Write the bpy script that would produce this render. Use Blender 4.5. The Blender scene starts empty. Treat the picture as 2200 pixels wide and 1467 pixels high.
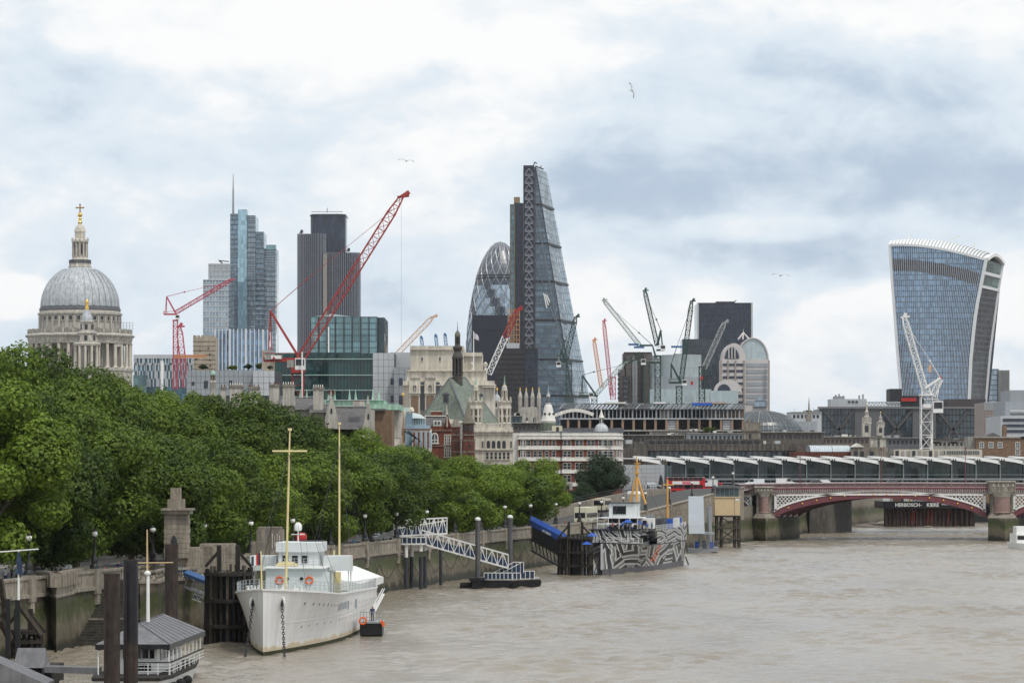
import bpy,bmesh,math,random
from mathutils import Vector,Matrix,noise as mnoise
random.seed(11)
sc=bpy.context.scene
# ------------------------------------------------ camera
F,CX,Y0,H=7056.0,1100.0,1005.0,18.0
cd=bpy.data.cameras.new('camera');cam=bpy.data.objects.new('camera',cd);sc.collection.objects.link(cam)
cam.location=(0,0,H);cam.rotation_euler=(math.pi/2,0,0)
cd.sensor_width=36;cd.lens=F/2200*36;cd.shift_y=(Y0-733.5)/2200
cd.clip_start=1;cd.clip_end=60000
sc.camera=cam
sc.render.engine='CYCLES';sc.cycles.use_denoising=True
sc.cycles.max_bounces=6;sc.cycles.diffuse_bounces=2;sc.cycles.glossy_bounces=3;sc.cycles.transparent_max_bounces=8
sc.view_settings.view_transform='Standard';sc.view_settings.look='None';sc.view_settings.gamma=1;sc.view_settings.use_curve_mapping=False
sc.view_settings.exposure=0.05
# ------------------------------------------------ light: overcast afternoon, sun high behind the camera on the right
SUN_EL,SUN_AZ=math.radians(60),math.radians(145)
sd=Vector((math.cos(SUN_EL)*math.sin(SUN_AZ),math.cos(SUN_EL)*math.cos(SUN_AZ),math.sin(SUN_EL)))
ld=bpy.data.lights.new('sun','SUN');ld.energy=2.0;ld.angle=math.radians(10);ld.color=(1,.95,.87)
lo=bpy.data.objects.new('sun',ld);sc.collection.objects.link(lo);lo.rotation_euler=sd.to_track_quat('Z','Y').to_euler()
world=bpy.data.worlds.new('World');sc.world=world;world.use_nodes=True
def build_world():
 nt=world.node_tree;N=nt.nodes;L=nt.links;N.clear()
 def n(t,**k):
  o=N.new(t)
  for a,b in k.items():setattr(o,a,b)
  return o
 def val(sock,x):
  if hasattr(x,'links'):L.new(x,sock)
  else:sock.default_value=x
 def math_(op,a,b=0.0,clamp=False):
  o=n('ShaderNodeMath',operation=op,use_clamp=clamp);val(o.inputs[0],a);val(o.inputs[1],b);return o.outputs[0]
 def mapr(x,a,b,c,d):
  o=n('ShaderNodeMapRange',interpolation_type='SMOOTHSTEP');val(o.inputs[0],x)
  for i,q in enumerate((a,b,c,d)):o.inputs[i+1].default_value=q
  return o.outputs[0]
 def mix(f,a,b):
  o=n('ShaderNodeMix',data_type='RGBA');val(o.inputs[0],f)
  for s,x in((o.inputs[6],a),(o.inputs[7],b)):
   if hasattr(x,'links'):L.new(x,s)
   else:s.default_value=(*x,1)
  return o.outputs[2]
 out=n('ShaderNodeOutputWorld');bg=n('ShaderNodeBackground');L.new(bg.outputs[0],out.inputs[0])
 sky=n('ShaderNodeTexSky',sky_type='NISHITA',sun_disc=False);sky.sun_elevation=SUN_EL;sky.sun_rotation=SUN_AZ;sky.air_density=1.2;sky.dust_density=1.5
 tc=n('ShaderNodeTexCoord');sep=n('ShaderNodeSeparateXYZ');L.new(tc.outputs['Generated'],sep.inputs[0])
 X,Yv,Z=sep.outputs
 def noise(scale,zs,detail,off,rough=.55,dist=0.0):
  m=n('ShaderNodeMapping');L.new(tc.outputs['Generated'],m.inputs[0]);m.inputs['Scale'].default_value=(1,1,zs);m.inputs['Location'].default_value=off
  t=n('ShaderNodeTexNoise');L.new(m.outputs[0],t.inputs[0]);t.inputs['Scale'].default_value=scale;t.inputs['Detail'].default_value=detail;t.inputs['Roughness'].default_value=rough;t.inputs['Distortion'].default_value=dist
  return t.outputs[0]
 def bank(x0,y0,sx,sy):
  u0,v0=(x0-CX)/F,(Y0-y0)/F
  inv=math_('MAXIMUM',Yv,.05)
  a=math_('DIVIDE',math_('SUBTRACT',math_('DIVIDE',X,inv),u0),sx/F)
  b=math_('DIVIDE',math_('SUBTRACT',math_('DIVIDE',Z,inv),v0),sy/F)
  w=math_('ADD',math_('MULTIPLY',a,a),math_('MULTIPLY',b,b))
  return math_('MULTIPLY',mapr(w,0,1,1,0),math_('GREATER_THAN',Yv,0.06))
 big=noise(9,2.3,4,(3.1,.7,1.9),.5,.4)
 mid=noise(26,1.9,6,(7.7,2.2,.4),.55,.5)
 fine=noise(75,1.7,5,(1.2,5.5,2.4),.6,.3)
 c=math_('ADD',math_('ADD',math_('MULTIPLY',big,.72),math_('MULTIPLY',mid,.44)),math_('MULTIPLY',fine,.19))
 adj=0.0
 for(bx,by,sx,sy,w)in BANKS:
  adj=math_('ADD',adj,math_('MULTIPLY',bank(bx,by,sx,sy),w))
 c=math_('ADD',c,adj)
 grey=mix(mapr(c,.36,.62,0,1),(.48,.585,.73),(.725,.81,.885))
 white=mix(mapr(c,.58,.80,0,1),grey,(.96,.965,.965))
 thin=mapr(c,.40,.60,.10,0)
 sk=n('ShaderNodeMix',data_type='RGBA',blend_type='MULTIPLY');sk.inputs[0].default_value=1;L.new(sky.outputs[0],sk.inputs[6]);sk.inputs[7].default_value=(.1,.1,.1,1)
 col=mix(thin,white,sk.outputs[2])
 L.new(col,bg.inputs[0]);bg.inputs[1].default_value=1.0
BANKS=[(1900,440,950,200,-.19),(1500,150,500,160,-.05),(1750,560,420,90,-.08),(1100,40,1500,130,.14),(1250,640,420,110,.08),(50,640,120,60,.26),(1620,490,240,40,.15),(2150,640,300,120,.10),(500,520,420,120,.06),(500,330,600,90,-.07),(150,240,400,60,-.05),(1350,360,330,130,-.10),(300,110,360,60,.06),(1750,620,360,80,.05),(900,470,330,60,.08)]
build_world()
# ------------------------------------------------ helpers
COL=sc.collection
def PX(px,d):return(px-CX)*d/F
def PZ(py,d):return H+(Y0-py)*d/F
def P(px,py,d):return Vector((PX(px,d),d,PZ(py,d)))
def lerp(a,b,t):return a+(b-a)*t
def V2(p):return Vector((p[0],p[1],0))
class MB:
 def __init__(s):s.v=[];s.f=[];s.mi=[];s.cur=0
 def add(s,vs,fs):
  o=len(s.v);s.v+=[tuple(v)for v in vs];s.f+=[tuple(i+o for i in f)for f in fs];s.mi+=[s.cur]*len(fs);return s
 def poly(s,*pts):return s.add(pts,[tuple(range(len(pts)))])
 def box(s,x0,x1,y0,y1,z0,z1):
  return s.add([(x0,y0,z0),(x1,y0,z0),(x1,y1,z0),(x0,y1,z0),(x0,y0,z1),(x1,y0,z1),(x1,y1,z1),(x0,y1,z1)],[(0,3,2,1),(4,5,6,7),(0,1,5,4),(1,2,6,5),(2,3,7,6),(3,0,4,7)])
 def prism(s,pts,z0,z1,top=None,cap=True):
  n=len(pts);top=top or pts
  vs=[(p[0],p[1],z0)for p in pts]+[(p[0],p[1],z1)for p in top]
  fs=[(i,(i+1)%n,n+(i+1)%n,n+i)for i in range(n)]
  if cap:fs+=[tuple(range(n,2*n)),tuple(range(n-1,-1,-1))]
  return s.add(vs,fs)
 def loft(s,rings,close=True,cap=True):
  n=len(rings[0]);vs=[p for r in rings for p in r];fs=[]
  for k in range(len(rings)-1):
   for i in range(n if close else n-1):
    j=(i+1)%n;fs.append((k*n+i,k*n+j,(k+1)*n+j,(k+1)*n+i))
  if cap and close:fs+=[tuple(range(n-1,-1,-1)),tuple(range((len(rings)-1)*n,len(rings)*n))]
  return s.add(vs,fs)
 def extrude(s,pts,vec):
  n=len(pts);pts=[Vector(p)for p in pts];vec=Vector(vec)
  return s.add(pts+[p+vec for p in pts],[tuple(range(n-1,-1,-1)),tuple(range(n,2*n))]+[(i,(i+1)%n,n+(i+1)%n,n+i)for i in range(n)])
 def cyl(s,a,b,r0,r1=None,n=8,cap=True):
  a,b=Vector(a),Vector(b);r1=r0 if r1 is None else r1;d=(b-a)
  if d.length<1e-6:return s
  q=d.normalized();u=q.orthogonal().normalized();w=q.cross(u)
  vs=[]
  for c,r in((a,r0),(b,r1)):
   for i in range(n):
    t=2*math.pi*i/n;vs.append(c+(u*math.cos(t)+w*math.sin(t))*r)
  fs=[(i,(i+1)%n,n+(i+1)%n,n+i)for i in range(n)]
  if cap:fs+=[tuple(range(n-1,-1,-1)),tuple(range(n,2*n))]
  return s.add(vs,fs)
 def bar(s,a,b,w,h=None,up=(0,0,1)):
  a,b=Vector(a),Vector(b);h=h or w;d=b-a
  if d.length<1e-6:return s
  q=d.normalized();up=Vector(up)
  if abs(q.dot(up))>.98:up=Vector((0,1,0))
  x=q.cross(up).normalized()*w/2;z=x.cross(q).normalized()*h/2
  vs=[a-x-z,a+x-z,a+x+z,a-x+z,b-x-z,b+x-z,b+x+z,b-x+z]
  return s.add(vs,[(0,1,2,3),(7,6,5,4),(0,4,5,1),(1,5,6,2),(2,6,7,3),(3,7,4,0)])
 def path(s,pts,r,n=6):
  for a,b in zip(pts,pts[1:]):s.cyl(a,b,r,n=n)
  return s
 def lathe(s,prof,c=(0,0,0),n=16,a0=0,a1=2*math.pi,rot=0):
  full=abs(a1-a0-2*math.pi)<1e-6;m=n if full else n+1;vs=[];fs=[]
  for r,z in prof:
   for i in range(m):
    t=a0+rot+(a1-a0)*i/n;vs.append((c[0]+r*math.cos(t),c[1]+r*math.sin(t),c[2]+z))
  for k in range(len(prof)-1):
   for i in range(n):
    j=(i+1)%m if full else i+1
    fs.append((k*m+i,k*m+j,(k+1)*m+j,(k+1)*m+i))
  if full:
   if prof[0][0]>1e-4:fs.append(tuple(range(m-1,-1,-1)))
   if prof[-1][0]>1e-4:fs.append(tuple(range((len(prof)-1)*m,len(prof)*m)))
  return s.add(vs,fs)
 def ball(s,c,r,n=10,m=6,sz=1.0):
  return s.lathe([(max(1e-3,r*math.sin(math.pi*k/m)),-r*sz*math.cos(math.pi*k/m))for k in range(m+1)],c,n)
 def mesh(s,name,mat,smooth=False):
  me=bpy.data.meshes.new(name);me.from_pydata(s.v,[],s.f)
  for m in(mat if isinstance(mat,(list,tuple))else[mat]):me.materials.append(m)
  if isinstance(mat,(list,tuple)):me.polygons.foreach_set('material_index',s.mi)
  if smooth:me.polygons.foreach_set('use_smooth',[True]*len(me.polygons));me.set_sharp_from_angle(angle=smooth if smooth is not True else math.radians(40))
  me.update();return me
 def build(s,name,mat,parent=None,label=None,cat=None,group=None,kind=None,smooth=False):
  return place(name,s.mesh(name,mat,smooth),None,parent,label,cat,group,kind)
def tag(o,label=None,cat=None,group=None,kind=None):
 if label:o['label']=label
 if cat:o['category']=cat
 if group:o['group']=group
 if kind:o['kind']=kind
 return o
ROOTINV={}
def root_of(o):
 while o.parent:o=o.parent
 return o
def place(name,me,mat4=None,parent=None,label=None,cat=None,group=None,kind=None):
 o=bpy.data.objects.new(name,me);COL.objects.link(o)
 if parent is not None:
  o.parent=parent
  if parent.parent is None:o.matrix_parent_inverse=parent.matrix_basis.inverted()
  elif parent.get('_m'):o.matrix_parent_inverse=Matrix([parent['_m'][i*4:i*4+4]for i in range(4)]).inverted()
 if mat4 is not None:
  o.matrix_basis=mat4
  if parent is not None:o['_m']=[x for r in mat4 for x in r]
 return tag(o,label,cat,group,kind)
def thing(name,label,cat,loc=(0,0,0),group=None,rz=0):
 o=bpy.data.objects.new(name,None);COL.objects.link(o);o.empty_display_size=.5
 o.location=loc;o.rotation_euler=(0,0,rz)
 o.matrix_basis=Matrix.Translation(Vector(loc))@Matrix.Rotation(rz,4,'Z')
 return tag(o,label,cat,group)
def copy_tree(o,parent=None):
 c=o.copy();COL.objects.link(c)
 if parent is not None:c.parent=parent
 for ch in list(o.children):copy_tree(ch,c)
 return c
def dup(root,loc,rz=0,label=None,group=None,scale=None):
 c=copy_tree(root);m=Matrix.Translation(Vector(loc))@Matrix.Rotation(rz,4,'Z')
 if scale:m=m@Matrix.Diagonal((*(scale if hasattr(scale,'__len__')else(scale,)*3),1))
 c.matrix_basis=m
 return tag(c,label,group=group)
def frame(a,b,z=0):
 a,b=Vector((a[0],a[1],0)),Vector((b[0],b[1],0));x=(b-a).normalized();y=Vector((0,0,1)).cross(x)
 m=Matrix.Identity(4)
 for i in range(3):m[i][0]=x[i];m[i][1]=y[i];m[i][2]=(0,0,1)[i];m[i][3]=(a[0],a[1],z)[i]
 return m
def foot(pts):return[(PX(px,d),d)for px,d in pts]
def grid(mb,a,b,z0,z1,nx,nz,w=.3,h=.3,dep=.3,fx=True,fz=True,vdep=None):
 """fins (nx bays) and bands (nz storeys) standing proud of the wall a->b (camera side is right of a->b)"""
 m=frame(a,b);Ln=(Vector(a[:2])-Vector(b[:2])).length
 def bx(x0,x1,y0,y1,za,zb):
  vs=[m@Vector(p)for p in[(x0,y0,za),(x1,y0,za),(x1,y1,za),(x0,y1,za),(x0,y0,zb),(x1,y0,zb),(x1,y1,zb),(x0,y1,zb)]]
  mb.add(vs,[(4,5,6,7),(0,1,5,4),(1,2,6,5),(3,0,4,7),(0,3,2,1)])
 vd=vdep or dep
 if fx and nx:
  for i in range(nx+1):
   c=Ln*i/nx;bx(c-w/2,c+w/2,-vd,.02,z0,z1)
 if fz and nz:
  for k in range(nz+1):
   c=z0+(z1-z0)*k/nz;bx(0,Ln,-dep,.02,c-h/2,c+h/2)
 return mb
WM={}
def window_mesh(w,h,frame_mat,pane_mat,fw=.12,dep=.25,bars=(1,1),arch=False,sill=True):
 """frame mesh + recessed dark pane mesh; origin at the middle of the bottom edge, y- out of the wall"""
 k=(round(w,2),round(h,2),frame_mat.name,pane_mat.name,fw,bars,arch,sill)
 if k in WM:return WM[k]
 f=MB();p=MB()
 f.box(-w/2-fw,-w/2,-dep*.5,.05,0,h);f.box(w/2,w/2+fw,-dep*.5,.05,0,h)
 if arch:
  n=8
  for i in range(n):
   t0,t1=math.pi*i/n,math.pi*(i+1)/n;ro=w/2+fw
   q=[(math.cos(t)*r,-dep*.5,h+math.sin(t)*r*1.25)for t,r in((t0,w/2),(t0,ro),(t1,ro),(t1,w/2))]
   f.extrude(q[::-1],(0,dep*.5+.05,0))
 else:f.box(-w/2-fw,w/2+fw,-dep*.55,.05,h,h+fw)
 if sill:f.box(-w/2-fw*1.6,w/2+fw*1.6,-dep*.9,.05,-fw*1.1,0)
 for i in range(1,bars[0]+1):x=-w/2+w*i/(bars[0]+1);f.box(x-fw*.28,x+fw*.28,-dep*.3,.04,0,h+(w*.5 if arch else 0))
 for i in range(1,bars[1]+1):z=h*i/(bars[1]+1);f.box(-w/2,w/2,-dep*.26,.04,z-fw*.28,z+fw*.28)
 if arch:
  n=10;p.poly(*([(w/2,-.03,0)]+[(math.cos(math.pi*i/n)*w/2,-.03,h+math.sin(math.pi*i/n)*w/2*1.25)for i in range(n+1)]+[(-w/2,-.03,0)])[::-1])
 else:p.poly((-w/2,-.03,0),(w/2,-.03,0),(w/2,-.03,h),(-w/2,-.03,h))
 WM[k]=(f.mesh('window',frame_mat),p.mesh('pane',pane_mat));return WM[k]
def windows(parent,a,b,zs,xs,w,h,frame_mat,pane_mat,off=0.0,name='window',**k):
 """xs: distances along a->b in metres of window centres, zs: sill heights; one window object each, its pane a child"""
 fm,pm=window_mesh(w,h,frame_mat,pane_mat,**k);m=frame(a,b)
 for z in zs:
  for x in xs:
   mm=m@Matrix.Translation((x,-off,z));o=place(name,fm,mm,parent)
   if parent.parent is None:
    c=bpy.data.objects.new('pane',pm);COL.objects.link(c);c.parent=o
   else:place('pane',pm,mm,parent)
def span(n,L,m=0):return[m+(L-2*m)*(i+.5)/n for i in range(n)]
def seg(a,b):return math.hypot(a[0]-b[0],a[1]-b[1])
def text_mesh(txt,size,mat,depth=.02,bold=0.0):
 cu=bpy.data.curves.new('lettering','FONT');cu.body=txt;cu.size=size;cu.extrude=depth;cu.align_x='CENTER';cu.align_y='CENTER';cu.offset=bold;cu.resolution_u=2
 o=bpy.data.objects.new('lettering',cu);COL.objects.link(o)
 me=bpy.data.meshes.new_from_object(o.evaluated_get(bpy.context.evaluated_depsgraph_get()));bpy.data.objects.remove(o)
 me.materials.clear();me.materials.append(mat);me.name='lettering';return me
# ------------------------------------------------ materials
def _nodes(name):
 m=bpy.data.materials.new(name);m.use_nodes=True;return m,m.node_tree.nodes,m.node_tree.links,m.node_tree.nodes['Principled BSDF']
def _noise(N,L,scale,detail=4,vec=None,sc3=None,rough=.55):
 t=N.new('ShaderNodeTexNoise');t.inputs['Scale'].default_value=scale;t.inputs['Detail'].default_value=detail;t.inputs['Roughness'].default_value=rough
 g=N.new('ShaderNodeNewGeometry');src=g.outputs['Position']
 if sc3:
  mp=N.new('ShaderNodeMapping');mp.inputs['Scale'].default_value=sc3;L.new(src,mp.inputs[0]);src=mp.outputs[0]
 L.new(src,t.inputs['Vector']);return t
def _ramp(N,L,fac,stops):
 r=N.new('ShaderNodeValToRGB');e=r.color_ramp.elements
 while len(e)<len(stops):e.new(.5)
 for q,(p,c)in zip(e,stops):q.position=p;q.color=(*c,1)
 L.new(fac,r.inputs[0]);return r
def cl(c,k):return tuple(max(0,min(1,x*k))for x in c)
def mat(name,rgb,rough=.7,metal=0.0,var=.18,scale=.6,bump=0.0,bscale=3.0,spec=.4,streak=0.0,sc3=None,emit=None):
 """painted / stone / metal surface: tone variation, optional vertical weather streaks and fine relief"""
 m,N,L,b=_nodes(name)
 t=_noise(N,L,scale,5,sc3=sc3);r=_ramp(N,L,t.outputs[0],[(.28,cl(rgb,1-var)),(.5,rgb),(.74,cl(rgb,1+var))]);col=r.outputs[0]
 if streak:
  s=_noise(N,L,1.0,4,sc3=(2.2*scale+.8,2.2*scale+.8,.16*scale+.05));q=_ramp(N,L,s.outputs[0],[(.42,(1-streak,)*3),(.62,(1,1,1))])
  x=N.new('ShaderNodeMix');x.data_type='RGBA';x.blend_type='MULTIPLY';x.inputs[0].default_value=1;L.new(col,x.inputs[6]);L.new(q.outputs[0],x.inputs[7]);col=x.outputs[2]
 L.new(col,b.inputs['Base Color']);b.inputs['Roughness'].default_value=rough;b.inputs['Metallic'].default_value=metal;b.inputs['Specular IOR Level'].default_value=spec
 if bump:
  u=_noise(N,L,bscale,4);bp=N.new('ShaderNodeBump');bp.inputs['Strength'].default_value=bump;bp.inputs['Distance'].default_value=.06;L.new(u.outputs[0],bp.inputs['Height']);L.new(bp.outputs[0],b.inputs['Normal'])
 if emit:b.inputs['Emission Color'].default_value=(*emit[:3],1);b.inputs['Emission Strength'].default_value=emit[3]
 return m
def glass(name,rgb,pane=(1.5,3.6),var=.35,rough=.08,spec=.6,tilt=.02,metal=.0,lines=None,lw=.1):
 """curtain-wall glass: every pane a little different in tone and tilt, so it mirrors the sky unevenly"""
 m,N,L,b=_nodes(name)
 g=N.new('ShaderNodeNewGeometry');mp=N.new('ShaderNodeMapping');mp.inputs['Scale'].default_value=(1/pane[0],1/(pane[0]*4),1/pane[1]);L.new(g.outputs['Position'],mp.inputs[0])
 sn=N.new('ShaderNodeVectorMath');sn.operation='FLOOR';L.new(mp.outputs[0],sn.inputs[0])
 w=N.new('ShaderNodeTexWhiteNoise');w.noise_dimensions='3D';L.new(sn.outputs[0],w.inputs['Vector'])
 big=_noise(N,L,.02,3)
 ad=N.new('ShaderNodeMath');ad.operation='MULTIPLY_ADD';L.new(big.outputs[0],ad.inputs[0]);ad.inputs[1].default_value=.8;
 sb=N.new('ShaderNodeMath');sb.operation='MULTIPLY';L.new(w.outputs[0],sb.inputs[0]);sb.inputs[1].default_value=.5;L.new(sb.outputs[0],ad.inputs[2])
 r=_ramp(N,L,ad.outputs[0],[(.25,cl(rgb,1-var)),(.65,rgb),(.98,cl(rgb,1+var*1.6))]);col=r.outputs[0]
 if lines:
  fr=N.new('ShaderNodeVectorMath');fr.operation='FRACTION';L.new(mp.outputs[0],fr.inputs[0]);sp=N.new('ShaderNodeSeparateXYZ');L.new(fr.outputs[0],sp.inputs[0])
  a1=N.new('ShaderNodeMath');a1.operation='LESS_THAN';L.new(sp.outputs[2],a1.inputs[0]);a1.inputs[1].default_value=lw
  x=N.new('ShaderNodeMix');x.data_type='RGBA';L.new(a1.outputs[0],x.inputs[0]);L.new(col,x.inputs[6]);x.inputs[7].default_value=(*lines,1);col=x.outputs[2]
 L.new(col,b.inputs['Base Color']);b.inputs['Roughness'].default_value=rough;b.inputs['Specular IOR Level'].default_value=spec;b.inputs['Metallic'].default_value=metal
 if tilt:
  cs=N.new('ShaderNodeVectorMath');cs.operation='SUBTRACT';L.new(w.outputs['Color'],cs.inputs[0]);cs.inputs[1].default_value=(.5,.5,.5)
  ss=N.new('ShaderNodeVectorMath');ss.operation='SCALE';L.new(cs.outputs[0],ss.inputs[0]);ss.inputs['Scale'].default_value=tilt*2
  an=N.new('ShaderNodeVectorMath');an.operation='ADD';L.new(g.outputs['Normal'],an.inputs[0]);L.new(ss.outputs[0],an.inputs[1])
  nn=N.new('ShaderNodeVectorMath');nn.operation='NORMALIZE';L.new(an.outputs[0],nn.inputs[0]);L.new(nn.outputs[0],b.inputs['Normal'])
 return m
M={}
M['stone']=mat('portland_stone',(.51,.48,.425),.85,var=.2,scale=.5,streak=.35,bump=.3)
M['stone_pale']=mat('pale_portland_stone',(.62,.575,.49),.85,var=.14,scale=.25,streak=.28)
M['stone_dark']=mat('sooty_stone',(.27,.24,.2),.9,var=.3,scale=.8,streak=.4,bump=.3)
M['granite']=mat('embankment_granite',(.33,.29,.235),.85,var=.28,scale=1.2,streak=.35,bump=.5,bscale=5)
M['lead']=mat('lead_sheet',(.50,.53,.56),.55,var=.2,scale=.5,streak=.3,spec=.4)
M['lead_dark']=mat('dark_lead',(.12,.125,.135),.6,var=.3,scale=1.2)
M['gold']=mat('gilding',(.80,.50,.12),.3,.9,var=.15)
M['copper']=mat('green_copper',(.36,.55,.43),.7,var=.2,scale=.8,streak=.3)
M['slate_green']=mat('green_slate_roof',(.175,.205,.165),.8,var=.3,scale=.9,streak=.3,bump=.3)
M['slate']=mat('grey_slate_roof',(.105,.10,.10),.75,var=.3,scale=1.2,bump=.3)
M['dark_void']=mat('dark_window_glass',(.018,.02,.024),.12,var=.5,scale=.8,spec=.5)
M['pane']=mat('window_glass',(.05,.06,.07),.06,var=.6,scale=.5,spec=.7)
M['brick']=mat('red_brick',(.17,.05,.03),.85,var=.28,scale=.8,streak=.25,bump=.3)
M['brick_dark']=mat('sooty_red_brick',(.14,.05,.032),.85,var=.35,scale=1.1,streak=.4)
M['brick_brown']=mat('brown_stock_brick',(.20,.13,.085),.88,var=.25,scale=1.1,streak=.2)
M['white_paint']=mat('white_paint',(.78,.78,.76),.45,var=.05,scale=.7,streak=.06)
M['white_trim']=mat('white_stone_trim',(.72,.70,.65),.7,var=.1,scale=.8,streak=.12)
M['black_iron']=mat('black_iron',(.018,.018,.02),.5,var=.3,scale=2)
M['dark_steel']=mat('dark_steel',(.05,.053,.06),.5,.3,var=.25)
M['steel']=mat('grey_steel',(.30,.31,.32),.45,.5,var=.15)
M['conc']=mat('concrete',(.36,.34,.31),.85,var=.18,scale=.5,streak=.3)
M['conc_dark']=mat('weathered_concrete',(.135,.122,.107),.9,var=.25,scale=.6,streak=.4)
M['grey_panel']=mat('grey_cladding',(.30,.325,.35),.5,var=.08,scale=.15,streak=.08)
M['grey_panel_light']=mat('light_grey_cladding',(.46,.48,.50),.5,var=.06,scale=.15,streak=.08)
M['rust']=mat('rusty_steel',(.05,.035,.029),.8,.1,var=.4,scale=1.4,streak=.4,bump=.4)
M['tar']=mat('tarred_steel',(.012,.012,.015),.45,var=.5,scale=1.2,streak=.3)
M['timber']=mat('wet_dark_timber',(.026,.021,.016),.8,var=.45,scale=2.0,streak=.5,bump=.5)
M['timber_grey']=mat('weathered_timber',(.085,.07,.054),.85,var=.35,scale=2.0,streak=.4,bump=.4)
M['red']=mat('red_paint',(.42,.02,.02),.45,var=.15)
M['orange']=mat('orange_paint',(.75,.13,.02),.5,var=.12)
M['yellow']=mat('cream_yellow_paint',(.74,.62,.32),.5,var=.1)
M['blue']=mat('blue_canvas',(.02,.09,.42),.6,var=.15)
M['navy']=mat('navy_panel',(.018,.035,.08),.4,var=.25)
M['asphalt']=mat('asphalt',(.055,.054,.052),.9,var=.2,scale=.4)
M['paving']=mat('paving',(.24,.22,.2),.9,var=.2,scale=.5)
M['rubber']=mat('rubber',(.012,.012,.012),.85,var=.3)
M['grey_canvas']=mat('grey_canvas',(.165,.165,.175),.75,var=.16,scale=.8,streak=.2)
G_teal2=mat('teal_wall',(.06,.10,.11),.2,var=.4)
# ================================================ THE SETTING
BANK=[(250,-59),(321,-46.5),(490,-16.5),(577,0),(690,26),(794,55),(900,80),(1000,103),(1100,126),(1180,165),(1250,240),(1400,500),(2000,1300)]
def bank(Y):
 for(a,x0),(b,x1)in zip(BANK,BANK[1:]):
  if Y<=b:return x0+(x1-x0)*(Y-a)/(b-a)
 return BANK[-1][1]
GZ=6.3
def bp(Y,off,z):
 """point off metres inland of the river wall"""
 dx=bank(Y+1)-bank(Y-1);n=Vector((-2,dx,0)).normalized()
 return Vector((bank(Y),Y,z))+n*off
def water_mat():
 m,N,L,b=_nodes('river_water')
 g=N.new('ShaderNodeNewGeometry')
 def nz(scale,sc3,det,rough=.6,dist=0.3):
  mp=N.new('ShaderNodeMapping');mp.inputs['Scale'].default_value=sc3;L.new(g.outputs['Position'],mp.inputs[0])
  t=N.new('ShaderNodeTexNoise');t.inputs['Scale'].default_value=scale;t.inputs['Detail'].default_value=det;t.inputs['Roughness'].default_value=rough;t.inputs['Distortion'].default_value=dist
  L.new(mp.outputs[0],t.inputs[0]);return t.outputs[0]
 patches=nz(.02,(1.6,.5,1),4)
 r=_ramp(N,L,patches,[(.3,(.205,.172,.13)),(.55,(.26,.225,.178)),(.8,(.32,.285,.235))]);L.new(r.outputs[0],b.inputs['Base Color'])
 rr=N.new('ShaderNodeMapRange');L.new(patches,rr.inputs[0]);rr.inputs[1].default_value=.35;rr.inputs[2].default_value=.7;rr.inputs[3].default_value=.10;rr.inputs[4].default_value=.22;L.new(rr.outputs[0],b.inputs['Roughness'])
 b.inputs['Specular IOR Level'].default_value=.5;b.inputs['IOR'].default_value=1.33
 h1=nz(.9,(1.0,.7,1),5,.6);h2=nz(3.2,(1.0,.7,1),3,.6)
 amp=nz(.016,(1.5,.5,1),3)
 ad=N.new('ShaderNodeMath');ad.operation='MULTIPLY_ADD';L.new(h2,ad.inputs[0]);ad.inputs[1].default_value=.36;L.new(h1,ad.inputs[2])
 mm=N.new('ShaderNodeMapRange');L.new(amp,mm.inputs[0]);mm.inputs[1].default_value=.3;mm.inputs[2].default_value=.7;mm.inputs[3].default_value=.55;mm.inputs[4].default_value=1.0
 bp_=N.new('ShaderNodeBump');bp_.inputs['Distance'].default_value=.35;L.new(mm.outputs[0],bp_.inputs['Strength']);L.new(ad.outputs[0],bp_.inputs['Height']);L.new(bp_.outputs[0],b.inputs['Normal'])
 return m
M['water']=water_mat()
import numpy as np
def river():
 rg=np.random.default_rng(4);xs=np.arange(-60,172,.66);ys=np.arange(240,1070,.66);X,Yg=np.meshgrid(xs,ys);Z=np.zeros_like(X);Z2=np.zeros_like(X)
 for i in range(70):
  lam=1.6*(6.0/1.6)**rg.random();th=rg.normal(1.45,.75);k=2*math.pi/lam;ph=rg.random()*6.28;sl=.023*(lam/3)**-.1
  Z+=(Z2*0+sl/k)*np.sin(k*(math.cos(th)*X+math.sin(th)*Yg)+ph+.7*np.sin(X*.043+i)+.6*np.sin(Yg*.031+2*i))
 A=0
 for i in range(9):th=rg.random()*6.28;k=2*math.pi/rg.uniform(18,70);A=A+np.sin(k*(math.cos(th)*X*1.5+math.sin(th)*Yg*.6)+rg.random()*6.28)
 Z*=np.clip(1+.22*A,.4,1.7);co=np.stack([X,Yg,Z],-1).reshape(-1,3);ny,nx=X.shape;I=np.arange(nx*ny).reshape(ny,nx);q=np.stack([I[:-1,:-1],I[:-1,1:],I[1:,1:],I[1:,:-1]],-1).reshape(-1,4);me=bpy.data.meshes.new('river_water')
 me.vertices.add(len(co));me.vertices.foreach_set('co',co.ravel());me.loops.add(q.size);me.loops.foreach_set('vertex_index',q.ravel());me.polygons.add(len(q));me.polygons.foreach_set('loop_start',np.arange(len(q))*4);me.polygons.foreach_set('loop_total',np.full(len(q),4));me.polygons.foreach_set('use_smooth',np.ones(len(q),bool));me.materials.append(M['water']);me.update(calc_edges=True);place('river_water',me,kind='structure')
river()
w=MB();w.poly((-4000,-300,-.45),(4000,-300,-.45),(4000,2600,-.45),(-4000,2600,-.45));w.build('outer_river_water',M['water'],kind='structure')
g=MB();g.poly((-8000,-380,-4),(8000,-380,-4),(8000,12000,-4),(-8000,12000,-4));g.build('ground',mat('river_bed_and_plain',(.16,.14,.11),.95,scale=.02),kind='structure')
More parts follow.
